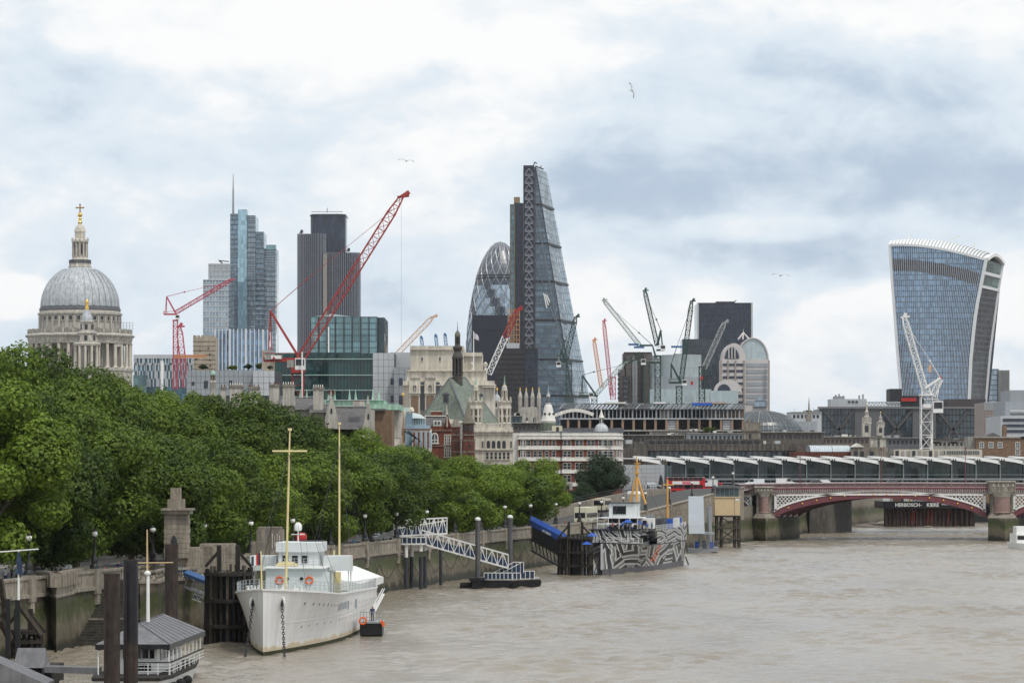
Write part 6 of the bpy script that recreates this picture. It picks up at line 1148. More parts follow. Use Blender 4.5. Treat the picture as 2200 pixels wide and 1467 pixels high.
 R=thing('needle_spire','thin dark needle spire on the skyline right of the glass dome','steeple',tuple(P(1738,905,1800)));lat(R,1738,1800.,[(4,920),(4,892),(3,890),(1.8,875),(.9,862),(.2,852)],'spire',M['stone_dark'],8);bx(R,1733,1743,892,930,1799,1804,M['stone_dark'],'tower')
 d=1010.;R=thing('square_church_tower','blackened square stone church tower with corner pinnacles by the glass dome','tower',tuple(P(1616,945,d)));bx(R,1598,1634,925,990,d,d+5,M['stone_dark'],'shaft');bx(R,1596,1636,922,926,d-.4,d+5.4,M['stone_dark'],'cornice');bx(R,1600,1632,908,922,d+.3,d+4.7,M['stone_dark'],'upper_stage')
 for x in(1600,1610,1622,1632):lat(R,x,d+.6,[(2.2,922),(2.2,905),(1.4,903),(.4,893)],'pinnacle',M['stone_dark'],6)
 bx(R,1609,1614,932,941,d-.15,d+.1,M['dark_void'],'clock_opening')
church_bits()
# ---- steel frame under construction, glass dome, low roofs
def works():
 d=1450.;R=thing('steel_frame_building','long half-built steel frame building with open floors below the cranes','building',(PX(1400,d),d,6));dk=M['dark_steel'];br=mat('bronze_column',(.27,.18,.12),.6)
 bx(R,1205,1598,900,1000,d+14,d+30,mat('site_dark',(.03,.032,.036),.8),'core_wall');bx(R,1203,1600,898,900.5,d-1,d+30,M['grey_panel_light'],'floor_slab');bx(R,1203,1600,923,926,d-1,d+30,M['conc'],'lower_slab');bx(R,1210,1598,880,898,d+12,d+30,mat('site_dark_upper',(.05,.052,.058),.8),'upper_core')
 for i in range(17):x=1218+i*23.5;bx(R,x,x+5,900.5,923,d-.6,d+1.2,br,'column')
 for i in range(46):x=1206+i*8.5;q=MB();q.bar(P(x,898,d+1),P(x,880,d+1),.38 if i%3 else .7);q.build('post',M['steel'],R)
 bx(R,1203,1598,878.4,880.2,d,d+30,dk,'eaves_beam')
 for i in range(48):x=1202+i*8.2;q=MB();q.bar(P(x,879,d),P(x+10,868,d+16),.4);q.bar(P(x+10,868,d+16),P(x+16,867,d+30),.4);q.build('rafter',dk if i%4 else M['steel'],R)
 for y,dd in((876,4),(873,9),(869,14)):q=MB();q.bar(P(1203,y,d+dd),P(1600,y,d+dd),.3);q.build('purlin',M['steel'],R)
 for x0,x1,m in((1417,1443,M['conc']),(1510,1570,mat('debris_netting',(.15,.13,.11),.9,var=.3,scale=1)),(1570,1597,M['brick_brown'])):bx(R,x0,x1,880,897,d+3,d+4,m,'infill_panel')
 for x0,x1 in((1432,1455),(1553,1575)):q=MB();[q.bar(P(x0,y,d+.5),P(x1,y,d+.5),.5,.8)for y in(905,910,915,920)];q.build('louvre_bay',M['grey_panel_light'],R)
 q=MB()
 for i in range(14):q.bar(P(1456+4*i,902,d),P(1459+4*i,922,d),.16);q.bar(P(1459+4*i,902,d),P(1456+4*i,922,d),.16)
 q.build('scaffold_braces',M['rust'],R,kind='stuff');q=MB();n=10
 pts=[P(1190+8.5*i,893-13*math.sin(math.pi*i/n*.85)+(i/n)**2*4,d-20)for i in range(n+1)]
 for a,b in zip(pts,pts[1:]):q.bar(a,b,4,1.4)
 q.build('white_arch_roof',M['white_trim'],None,'white curved canopy roof left of the steel frame building','roof')
 bx(None,1488,1530,865,871,d-6,d,M['blue'],'site_container');o=COL.objects[-1]if False else bpy.data.objects['site_container'];tag(o,'long blue site container on the steel frame roof','container')
 for x0,x1,m in((1300,1345,M['white_trim']),(1405,1430,M['white_paint']),(1500,1560,mat('pink_boards',(.45,.30,.27),.8))):bx(R,x0,x1,863.5,867,d+6,d+14,m,'site_hut')
 bx(R,1200,1340,919,930,1100,1120,M['lead_dark'],'front_roof')
 d=1500.;R=thing('lattice_dome','low glass lattice dome with white curved ribs right of the steel frame','building',(PX(1668,d),d,6));cx,ry=1663.,20.
 def dp(u,v):a=lerp(-.05,1.0,u)*math.pi/2;x=1600+135*math.sin(max(0,a))if False else 0;return None
 def sp(u,v):
  th=lerp(0,math.pi,u);ph=v*math.pi/2;return Vector((PX(1640,d)-20*math.cos(th)*math.cos(ph)*1.0,d+16-16*math.sin(th)*math.cos(ph),PZ(932,d)+(PZ(881,d)-PZ(932,d))*math.sin(ph)))
 q=MB();N=26;K=9
 for i in range(N):
  for j in range(K):q.poly(sp(i/N,j/K),sp((i+1)/N,j/K),sp((i+1)/N,(j+1)/K),sp(i/N,(j+1)/K))
 q.v=[(v[0]+(max(0,v[0]-PX(1640,d))*.02),v[1],v[2])for v in q.v];q.build('glass_shell',glass('dome_glass',(.05,.065,.075),(2,2),.4,.32,.7),R)
 q=MB()
 for i in range(N+1):
  for j in range(K):q.bar(sp(i/N,j/K)+Vector((0,-.1,.1)),sp(i/N,(j+1)/K)+Vector((0,-.1,.1)),.28 if i%3==0 else .12)
 for j in range(K):
  for i in range(N):q.bar(sp(i/N,j/K)+Vector((0,-.1,.1)),sp((i+1)/N,j/K)+Vector((0,-.1,.1)),.12)
 q.build('lattice_ribs',M['steel'],R,kind='stuff');bx(R,1690,1755,905,932,1560,1590,M['grey_panel'],'rear_hall')
 for nm,lab,x0,x1,ya,d,dep,m in(('far_block','far grey flat-roofed block right of the lattice dome',1700,1765,885,1850,30,M['grey_panel_light']),('low_roof','brown flat-roofed block left of the lattice dome foot',1340,1470,934,1120,20,M['conc_dark']),('low_roof','long pale flat roof below the steel frame building',1400,1500,926,1200,20,M['conc']),('low_roof','grey-green flat roof with railings below the lattice dome',1480,1600,930,1180,20,M['grey_panel']),('low_roof','dark flat roof behind the station right of the concrete slab',1630,1770,928,1150,24,M['conc_dark']),('low_roof','brown flat roofs in front of the braced office',1755,1880,938,1250,30,mat('brown_roof',(.16,.13,.11),.9)),('low_roof','dark flat roof below the white crane',1870,2010,940,1300,30,M['lead_dark']),('low_roof','grey roof right of the white crane mast',2005,2110,944,1280,30,M['conc']),('low_roof','grey-brown roof in front of the church tower with pinnacles',1102,1190,908,1050,20,mat('slate_brown',(.10,.09,.085),.8)),('office_hall','teal glazed hall behind the gothic turrets',1098,1122,893,1350,20,G_teal2)):
  R=thing(nm,lab,'building',(PX((x0+x1)/2,d),d,6));block(R,x0,x1,ya,d,dep,m,'wall');bx(R,x0-1,x1+1,ya-.6,ya+.9,d-.6,d+dep,M['conc']if m is not M['conc']else M['conc_dark'],'parapet')
  for i in range(random.randint(2,5)):
   x=random.uniform(x0+3,x1-12);w_=random.uniform(4,12);h=random.uniform(2,6);bx(R,x,x+w_,ya-h,ya,d+3,d+8,random.choice((M['steel'],M['grey_panel_light'],M['conc_dark'],M['white_trim'])),'roof_plant')
  for i in range(2):x=random.uniform(x0+2,x1-2);q=MB();q.cyl(P(x,ya,d+4),P(x,ya-random.uniform(5,11),d+4),.1,n=5);q.build('aerial',M['steel'],R)
  n=int((x1-x0)/9)
  for i in range(n):bx(R,x0+4+i*(x1-x0-6)/n,x0+9+i*(x1-x0-6)/n,ya+6,ya+13,d-.12,d+.1,M['dark_void'],'window')
works()
# ---- long concrete slab building behind the station
def slabs():
 d=1000.;R=thing('concrete_office','long weathered brown concrete office with strip windows above the station roof','building',(PX(1525,d),d,6));C=M['conc_dark']
 block(R,1340,1711,953,d,30,C,'wall');bx(R,1338,1712,953,968,d-1.4,d,C,'fascia');bx(R,1390,1640,943,953,d+6,d+22,C,'upper_storey');bx(R,1339,1392,961,982,d-2.6,d-1.41,C,'bay')
 for i in range(24):x=1395+i*13.1;bx(R,x,x+11.4,969.5,981,d-.2,d-.02,M['pane']if i%5 else G_teal2,'window');bx(R,x+5.2,x+6,969.5,981,d-.32,d-.2,M['steel'],'mullion')
 for i in range(16):bx(R,1396+i*15,1407+i*15,946,951,d+5.8,d+6.1,M['dark_void'],'upper_window')
 q=MB()
 for i in range(38):x=PX(1342+9.8*i,d);q.box(x-.06,x+.06,d-1.46,d-1.35,PZ(968,d),PZ(953,d))
 q.build('panel_joints',M['black_iron'],R,kind='stuff')
 for i in range(9):x=1345+40*i;bx(R,x,x+random.uniform(8,22),953-random.uniform(4,9),953,d+8,d+14,random.choice((M['conc'],M['grey_panel_light'],M['lead_dark'],M['white_trim'])),'roof_plant')
 d=980.;R=thing('vaulted_hall','brown brick hall with two pale glass barrel roofs behind the station','building',(PX(1785,d),d,6));bx(R,1704,1828,970,1010,d,d+16,M['brick_dark'],'wall')
 for x0,x1 in((1742,1788),(1790,1827)):
  q=MB();n=8;W=PX(x1,d)-PX(x0,d);q.extrude([(PX(x0,d),d+8-8*math.cos(math.pi*i/n),PZ(970,d)+1.9*math.sin(math.pi*i/n))for i in range(n+1)],(W,0,0));o=q.build('barrel_roof',glass('vault_glass%d'%x0,(.36,.42,.47),(1,2),.15,.15,.6),R)
  q=MB()
  for k in range(11):q.path([(PX(x0,d)+W*k/10,d+8-8.05*math.cos(math.pi*i/n),PZ(970,d)+1.95*math.sin(math.pi*i/n))for i in range(n+1)],.06,4)
  q.build('roof_bars',M['white_paint'],o,kind='stuff')
 R=thing('stone_pavilion','small stone pavilion with paired chimneys behind the station roof','building',(PX(1868,d),d,6));bx(R,1829,1908,960,1010,d-2,d+10,M['stone_dark'],'wall');q=MB();q.extrude([P(1829,960,d-2.4),P(1857,960,d-2.4),P(1843,952,d-2.4)],(0,6,0));q.build('pediment',M['white_trim'],R)
 for x in(1871,1890):bx(R,x,x+14,941,962,d-1,d+2,M['stone'],'chimney');bx(R,x-1,x+15,939.5,941.5,d-1.3,d+2.3,M['stone_dark'],'chimney_cap')
 for x in(1835,1848,1869):bx(R,x,x+8,969,981,d-2.15,d-1.9,M['dark_void'],'window')
 R=thing('white_strip_building','long low white building with ribbon windows behind the station roof','building',(PX(2014,d),d,6));bx(R,1920,2110,965,1005,d,d+10,M['stone_pale'],'wall')
 for i in range(20):bx(R,2034+i*3.75 if i<19 else 2028,2036.4+i*3.75 if i<19 else 2031,968,976,d-.12,d+.1,M['pane'],'window')
 for i in range(9):bx(R,1924+i*12,1931+i*12,968,980,d-.12,d+.1,M['conc']if i%3 else M['dark_void'],'bay')
 d=1150.;R=thing('brick_warehouse','brown brick warehouse with white windows at the right edge','building',(PX(2150,d),d,6));block(R,2097,2240,940,d,20,M['brick_brown'],'wall');bx(R,2095,2240,937.5,940.5,d-.5,d+20,M['conc'],'parapet')
 A,B=(PX(2097,d),d),(PX(2240,d),d)
 for x in(2109,2129,2148.5,2186.5):
  for y in(961,976):
   if y==961 or x>2180:windows(R,A,B,[PZ(y,d)],[PX(x,d)-A[0]],1.35,1.7,M['white_paint'],M['pane'],off=.02,fw=.14,dep=.2,bars=(1,1))
 q=MB();q.extrude([P(2115,938,d+2),P(2152,938,d+2),P(2134,929,d+2)],(0,10,0));q.build('gable_roof',M['slate'],R);bx(R,2154,2163,914,938,d+3,d+5,M['brick_brown'],'chimney');bx(R,2080,2100,938,1000,d+3,d+12,M['conc'],'side_block')
slabs()
# ================================================ THE CITY SKYLINE
G_dark=glass('dark_blue_glass',(.022,.030,.050),(1.5,3.8),.4,.1,.5)
G_blue=glass('blue_glass',(.17,.245,.31),(1.6,3.8),.4,.08,.7,metal=.6,lines=(.05,.06,.075),lw=.16)
G_grey=glass('grey_blue_glass',(.25,.31,.36),(1.8,3.9),.25,.1,.6,metal=.5,lines=(.09,.11,.13),lw=.18)
G_teal=glass('teal_glass',(.16,.27,.29),(3,3.4),.4,.06,.8,metal=.5)
G_green=glass('dark_green_glass',(.01,.042,.042),(1.8,4.2),.5,.05,.6)
G_light=glass('pale_glass',(.34,.41,.43),(1.6,4),.12,.12,.7)
G_black=glass('black_glass',(.012,.015,.026),(1.4,3.6),.5,.1,.45,lines=(.020,.023,.033),lw=.2)
G_brown=glass('brown_black_glass',(.022,.019,.021),(1.6,3.4),.6,.14,.5)
WHITEFIN=mat('white_fin',(.62,.63,.64),.4,.2,var=.06);SILVER=mat('silver_rib',(.27,.29,.325),.45,.5,var=.1)
def fp(x0,x1,d,dep,sk=0):return[(PX(x0,d),d),(PX(x1,d),d+sk),(PX(x1,d),d+sk+dep),(PX(x0,d),d+dep)]
def tower(name,label,x0,x1,ytop,d,dep,m,sk=0,cat='building',z0=5,part='wall',root=None,ybot=None):
 f=fp(x0,x1,d,dep,sk);r=root or thing(name,label,cat,((f[0][0]+f[1][0])/2,d,z0));z1=PZ(ytop,d);zb=z0 if ybot is None else PZ(ybot,d)
 q=MB();q.prism(f,zb,z1);q.build(part,m,r);return r,f,zb,z1
# ---------------- cathedral
def cathedral():
 d=1407.;k=d/F;c=(PX(172,d),d,0);z=lambda y:PZ(y,d)
 R=thing('cathedral','grey stone cathedral with a ribbed lead dome and gilded cross above the trees','cathedral',(c[0],c[1],5))
 def lat(prof,name,m,n=48,par=R,sm=True):q=MB();q.lathe([(r*k,z(y))for r,y in prof],c,n);return q.build(name,m,par,smooth=sm)
 lat([(112,1050),(112,800),(114,798),(114,794),(110,792),(92,792),(92,738)],'drum',M['stone'])
 lat([(92,740),(110,740),(111,733),(112,731),(112,727),(116,725),(117,722),(112,719),(111,718),(90,718)],'entablature',M['stone'])
 lat([(109,718),(109.5,717.4),(110.5,710.5),(111,709.5),(108,709.5),(107.5,717)],'balustrade',M['stone'])
 lat([(86,719),(86,708),(86.5,680),(90,678),(90.5,674),(87,673),(86,669),(86,667)],'attic',M['stone'])
 lat([(86,669),(87,668),(87,664),(85,663),(85,660)],'dome_base',M['lead_dark'])
 dome=lat([(82*math.sqrt(max(.0,1-((660-y)/88.)**2)),y)for y in(661,655,648,640,632,624,616,608,600,593,587,582,578,576)],'dome',M['lead'],64)
 dr=lambda y:82*math.sqrt(max(0,1-((660-y)/88.)**2))
 for i in range(32):
  a=2*math.pi*(i+.5)/32;q=MB();ys=(659,648,636,624,612,601,592,584,580)
  for y0,y1 in zip(ys,ys[1:]):
   p0,p1=[Vector((c[0]+math.cos(a)*(dr(y)+.6)*k,c[1]+math.sin(a)*(dr(y)+.6)*k,z(y)))for y in(y0,y1)]
   q.bar(p0,p1,(.9-.55*(659-y0)/80),.8,up=(math.cos(a),math.sin(a),.5))
  q.build('rib',M['lead'],dome)
  q=MB();p=[Vector((c[0]+math.cos(a)*108*k,c[1]+math.sin(a)*108*k,z(y)))for y in(792,788,741,739)]
  q.cyl(p[0],p[1],1.15,.85,10);q.cyl(p[1],p[2],.78,.66,10);q.cyl(p[2],p[3],.7,1.05,10);q.build('column',M['stone_pale'],R,smooth=True)
  fm,pm=window_mesh(1.35,1.7,M['stone'],M['dark_void'],fw=.22,dep=.4,bars=(0,0))
  m4=Matrix.Translation((c[0],c[1],0))@Matrix.Rotation(a+math.pi/2,4,'Z')@Matrix.Translation((0,-86.8*k,z(690.5)))
  o=place('attic_window',fm,m4,R);x=bpy.data.objects.new('pane',pm);COL.objects.link(x);x.parent=o
  q=MB();a2=2*math.pi*i/32;p=[Vector((c[0]+math.cos(a2)*87.2*k,c[1]+math.sin(a2)*87.2*k,z(y)))for y in(707,681)];q.bar(p[0],p[1],1.0,.5,up=(math.cos(a2),math.sin(a2),0));q.build('pilaster',M['stone'],R)
  q=MB();p=Vector((c[0]+math.cos(a2)*110*k,c[1]+math.sin(a2)*110*k,z(718)));q.bar(p,p+Vector((0,0,1.9)),.8,.8,up=(math.cos(a2),math.sin(a2),0));q.build('balustrade_pier',M['stone'],R)
  if i%4==1:
   q=MB();a3=a2;e=Vector((-math.sin(a3),math.cos(a3),0));o3=Vector((math.cos(a3),math.sin(a3),0));b0=Vector((c[0],c[1],0))+o3*104*k
   for s in(-1,1):q.bar(b0+e*s*1.6+Vector((0,0,z(792))),b0+e*s*1.6+Vector((0,0,z(741))),.8,2.2,up=o3)
   q.bar(b0+Vector((0,0,z(747))),b0+Vector((0,0,z(741))),2.4,2.2,up=o3);q.build('niche_bay',M['stone'],R)
  else:
   q=MB();b0=Vector((c[0]+math.cos(a2)*92.6*k,c[1]+math.sin(a2)*92.6*k,0));q.bar(b0+Vector((0,0,z(790))),b0+Vector((0,0,z(752))),1.5,.3,up=(math.cos(a2),math.sin(a2),0));q.build('drum_window',M['dark_void'],R)
 lan=lat([(24,578),(25,574),(24,572),(23,568),(24,566)],'lantern_base',M['stone'],24)
 lat([(22.5,566),(23.2,565.5),(23.2,559),(22.5,558.5)],'gallery_railing',M['lead_dark'],24)
 lat([(20,566),(17,556),(16,553),(12,552),(12,521),(17.5,521),(18.5,519),(18,516),(14,515),(11.2,513),(11.2,500),(12.2,499),(12.2,497),(11.5,495),(10.5,490),(8,486),(4.5,483),(4,480)],'lantern',M['stone_pale'],24)
 for i in range(12):
  a=2*math.pi*i/12+.1;q=MB();p=[Vector((c[0]+math.cos(a)*15.2*k,c[1]+math.sin(a)*15.2*k,z(y)))for y in(553,521)];q.cyl(p[0],p[1],.42,.36,8);q.build('lantern_column',M['stone'],R,smooth=True)
  if i%3==0:
   q=MB();a2=a+.26;p=[Vector((c[0]+math.cos(a2)*12.3*k,c[1]+math.sin(a2)*12.3*k,z(y)))for y in(546,526)];q.bar(p[0],p[1],1.3,.2,up=(math.cos(a2),math.sin(a2),0));q.build('lantern_window',M['dark_void'],R)
  q=MB();a3=a;p=Vector((c[0]+math.cos(a3)*17.5*k,c[1]+math.sin(a3)*17.5*k,z(516)));q.cyl(p,p+Vector((0,0,1.0)),.3,.12,6);q.build('urn',M['stone'],R)
 lat([(4,481),(5,478),(3.5,476),(2.6,472),(3.5,469),(2.4,467)],'gilded_pedestal',M['gold'],16)
 q=MB();q.ball((c[0],c[1],z(462)),5*k,14,8);q.build('gilded_ball',M['gold'],R,smooth=True)
 q=MB();q.cyl((c[0],c[1],z(458)),(c[0],c[1],z(439)),.32,.26,8);zc=z(446.5);q.cyl((c[0]-7.6*k,c[1],zc),(c[0]+7.6*k,c[1],zc),.28,n=8)
 for p in((c[0]-7.4*k,c[1],zc),(c[0]+7.4*k,c[1],zc),(c[0],c[1],z(439.6))):q.ball(p,.42,8,5)
 q.build('gilded_cross',mat('old_gilding',(.34,.21,.09),.4,.7,var=.2),R)
 q=MB();
 for i in range(40):
  a=2*math.pi*i/40;
  if i%5<4:p=Vector((c[0]+math.cos(a)*23.3*k,c[1]+math.sin(a)*23.3*k,z(566)));q.bar(p,p+Vector((0,0,1.5)),.12)
 q.build('gallery_bars',M['rust'],R,kind='stuff')
 q=MB()
 for i in range(5):
  for j in range(2):q.bar((c[0]+88*k+i*1.3,c[1]-3+j*2,z(709)),(c[0]+88*k+i*1.3,c[1]-3+j*2,z(692)),.1)
 for h in(706,700,694):q.bar((c[0]+88*k,c[1]-3,z(h)),(c[0]+112*k,c[1]-3,z(h)),.1);
 q.build('scaffold',M['steel'],R)
 d2=1372.;k2=d2/F;c2=(PX(187,d2),d2,0);z2=lambda y:PZ(y,d2)
 def lat2(prof,name,m,n=20):q=MB();q.lathe([(r*k2,z2(y))for r,y in prof],c2,n);return q.build(name,m,R,smooth=True)
 lat2([(32,1000),(32,800),(33,796),(18,795),(18,745),(29,743),(30,739),(27,736),(20,735),(19,718),(22,716),(21,713),(14,711),(13.5,694),(16,692),(15,689),(12,689)],'turret',M['stone'])
 lat2([(12,690),(11.5,684),(10,677),(6.5,672),(6,667),(3,665)],'turret_cap',M['lead'])
 lat2([(3.6,665),(4,660),(2.6,657),(3.2,652),(3.4,648),(2.2,644.5),(.3,643)],'gilded_pineapple',M['gold'])
 for i in range(12):
  a=2*math.pi*i/12;e=Vector((math.cos(a),math.sin(a),0));b=Vector(c2)
  q=MB();q.cyl(b+e*26*k2+Vector((0,0,z2(795))),b+e*26*k2+Vector((0,0,z2(743))),.6,.5,8);q.build('turret_column',M['stone_pale'],R,smooth=True)
  if i%2:
   for r,ya,yb,w in((18.2,788,752,1.5),(19.6,732,721,1.3),(13.9,708,697,1.2)):
    q=MB();q.bar(b+e*r*k2+Vector((0,0,z2(ya))),b+e*r*k2+Vector((0,0,z2(yb))),w,.2,up=e);q.build('turret_opening',M['dark_void'],R)
  else:
   q=MB();q.bar(b+e*22*k2+Vector((0,0,z2(735))),b+e*15*k2+Vector((0,0,z2(716))),.8,.8,up=e);q.build('scroll_bracket',M['stone'],R)
cathedral()
# ---------------- stepped glass tower with mast
d=2640
R,f,z0,z1=tower('glass_tower','stepped blue glass tower with a tall thin mast at its left corner',495,531,460,d,40,G_blue,part='west_column')
tower('','',531,548,463,d+3,36,G_grey,part='second_step',root=R);tower('','',548,566,498,d+5,34,G_blue,part='third_step',root=R);tower('','',566,592.5,534,d+12,34,G_grey,part='east_column',root=R)
tower('','',511,530,450,d-1.5,14,glass('pale_blue_glass',(.27,.40,.47),(1.6,3.8),.3,.08,.7,metal=.5),part='glass_crown',root=R,ybot=708);tower('','',572,592,526,d+11,12,G_teal,part='east_crown',root=R,ybot=536)
q=MB();q.cyl(P(501,462,d),P(501,405,d),.9,.6,8);q.cyl(P(501,405,d),P(501,374,d),.5,.2,8);q.build('mast',M['steel'],R)
q=MB()
for x0,x1,yt,dd,n in((495,511,460,d,4),(531,548,463,d+3,5),(548,566,498,d+5,6),(566,592,534,d+12,7)):
 grid(q,(PX(x0,d),dd),(PX(x1,d),dd),PZ(715,d),PZ(yt,d),n,int((715-yt)/11),.35,.45,.3)
q.build('mullions',mat('grey_mullion',(.16,.18,.20),.5,.3),R,kind='stuff')
q=MB();
for y in range(575,705,11):q.box(PX(548,d),PX(570,d),d+3.6,d+5,PZ(y+1.5,d),PZ(y,d))
q.build('balcony_lines',SILVER,R,kind='stuff')
# neighbour on its left
R,f,z0,z1=tower('office_block','grey glass office block stepping up to the left of the mast tower',436.5,490,601,2500,50,G_grey,part='lower_wall');tower('','',448,494,567,2506,40,G_grey,part='upper_wall',root=R)
q=MB();grid(q,f[0],f[1],PZ(715,2500),z1,8,10,.35,.6,.4);grid(q,(PX(448,2506),2506),(PX(494,2506),2506),PZ(600,2500),PZ(567,2506),16,4,.4,.6,.4);q.build('mullions',WHITEFIN,R,kind='stuff')
q=MB();q.cyl(P(478,566,2520),P(470,559,2520),.5);q.cyl(P(470,560,2520),P(492,562,2520),.4);q.build('roof_cradle',M['dark_steel'],R)
# ---------------- ribbed dark tower of three leaves
d=2400
R=thing('ribbed_tower','dark tower of three leaves with fine silver vertical ribs and a black crown','building',(PX(705,d),d,5))
def rounded(x0,x1,y0,y1,r,n=4):
 pts=[]
 for cx,cy,a in((x1-r,y0+r,-90),(x1-r,y1-r,0),(x0+r,y1-r,90),(x0+r,y0+r,180)):
  for i in range(n+1):t=math.radians(a+90*i/n);pts.append((cx+r*math.cos(t),cy+r*math.sin(t)))
 return pts
for nm,x0,x1,yt,dd,dep,m in(('west_leaf',638,699,502.5,d,20,G_black),('core',664,741,457,d+12,28,G_dark),('east_leaf',699.5,771.5,542,d+4,24,G_black)):
 pts=rounded(PX(x0,d),PX(x1,d),dd,dd+dep,6);q=MB();q.prism(pts,5,PZ(yt,d));q.build(nm,m,R)
 if nm!='core':
  q=MB();N=len(pts)
  for(a,b)in[(pts[i],pts[(i+1)%N])for i in range(N)]:
   n=max(1,round(seg(a,b)/1.45))
   for i in range(n):
    p=Vector((lerp(a[0],b[0],i/n),lerp(a[1],b[1],i/n),0));q.bar(p+Vector((0,0,6)),p+Vector((0,0,PZ(yt,d)+.4)),.36,.5)
  q.build('ribs',SILVER,R,kind='stuff')
q=MB();q.box(PX(694,d),PX(702.5,d),d-.2,d+3,10,PZ(545,d));q.build('pale_joint',mat('pale_joint',(.25,.23,.21),.7),R)
q=MB();q.box(PX(664,d)-.3,PX(741,d)+.3,d+11.6,d+41,PZ(461,d),PZ(460,d));q.build('crown_band',M['dark_steel'],R)
q=MB()
for i in range(9):q.bar(P(670+8*i,457,d+14),P(670+8*i,454.6,d+14),.3)
q.bar(P(670,455,d+14),P(736,455,d+14),.4);q.cyl(P(703,457,d+20),P(703,447,d+20),.3);q.build('roof_rail',M['steel'],R)
for x,y in((648,502),(749,541)):
 q=MB();q.bar(P(x-4,y,d+8),P(x,y-8,d+8),.8);q.bar(P(x,y-8,d+8),P(x+3,y-5,d+8),.8);q.bar(P(x,y,d+8),P(x+2,y-6,d+8),1.2);q.build('roof_cradle',M['dark_steel'],R)
# ---------------- bullet tower
def bullet():
 d=2700.;k=d/F;c=(PX(1074.5,d),d,0);R=thing('bullet_tower','rounded bullet-shaped glass tower with a white diagonal lattice','building',(c[0],c[1],5))
 prof=[(2,519.5),(10,522),(18,528),(25,537),(31,547),(37,558),(42,569),(46.5,581),(50,594),(54.5,612),(58.5,630),(62,648),(65.5,668),(68.5,690),(71,712),(72.5,736),(73,762),(72,800),(68,850),(62,900),(60,1037)]
 def rad(y):
  for(r0,a),(r1,b)in zip(prof,prof[1:]):
   if a<=y<=b:return lerp(r0,r1,(y-a)/(b-a))
  return prof[-1][0]
 mats=[glass('bullet_dark',(.035,.045,.065),(2,4),.4,.28,.6),glass('bullet_light',(.27,.34,.41),(2,4),.35,.25,.9,metal=.4),glass('bullet_top',(.075,.085,.11),(2,4),.3,.28,.7)]
 q=MB();n=36;rows=[522+9.3*i for i in range(0,42)]
 def pt(i,y,e=0):a=2*math.pi*i/n;r=(rad(y)+e)*k;return Vector((c[0]+r*math.cos(a),c[1]+r*math.sin(a),PZ(y,d)))
 q.cur=2;q.lathe([(.05,PZ(519,d)),(10*k,PZ(522,d))],c,n)
 for j in range(len(rows)-1):
  y0,y1=rows[j],rows[j+1]
  for i in range(n):
   s=(i*1.0+j*.5*(1 if True else-1))
   ph=(i-j*.5)%6;ph2=(i+j*.5)%6
   q.cur=2 if y0<595 else(0 if(ph<2.0 or y0<612)else 1)
   q.poly(pt(i,y1),pt(i+1,y1),pt(i+1,y0),pt(i,y0))
 q.build('glass_skin',mats,R)
 b=MB();b2=MB()
 for i in range(n//2):
  for s in(1,-1):
   for j in range(len(rows)-1):
    a0,a1=2*i+s*j*.5,2*i+s*(j+1)*.5;(b if rows[j]<600 else b2).bar(pt(a0,rows[j],.35),pt(a1,rows[j+1],.35),.42 if rows[j]>540 else .3)
 b.build('upper_lattice',mat('white_lattice',(.46,.47,.49),.4,.3),R,kind='stuff');b2.build('lower_lattice',mat('grey_lattice',(.26,.28,.30),.4,.3),R,kind='stuff')
 for y in(593,599):
  q=MB();q.lathe([((rad(y)+.2)*k,PZ(y+.8,d)),((rad(y)+1.6)*k,PZ(y+.8,d)),((rad(y)+1.6)*k,PZ(y-.8,d)),((rad(y)+.2)*k,PZ(y-.8,d))],c,36);q.build('ring',M['dark_steel'],R)
bullet()
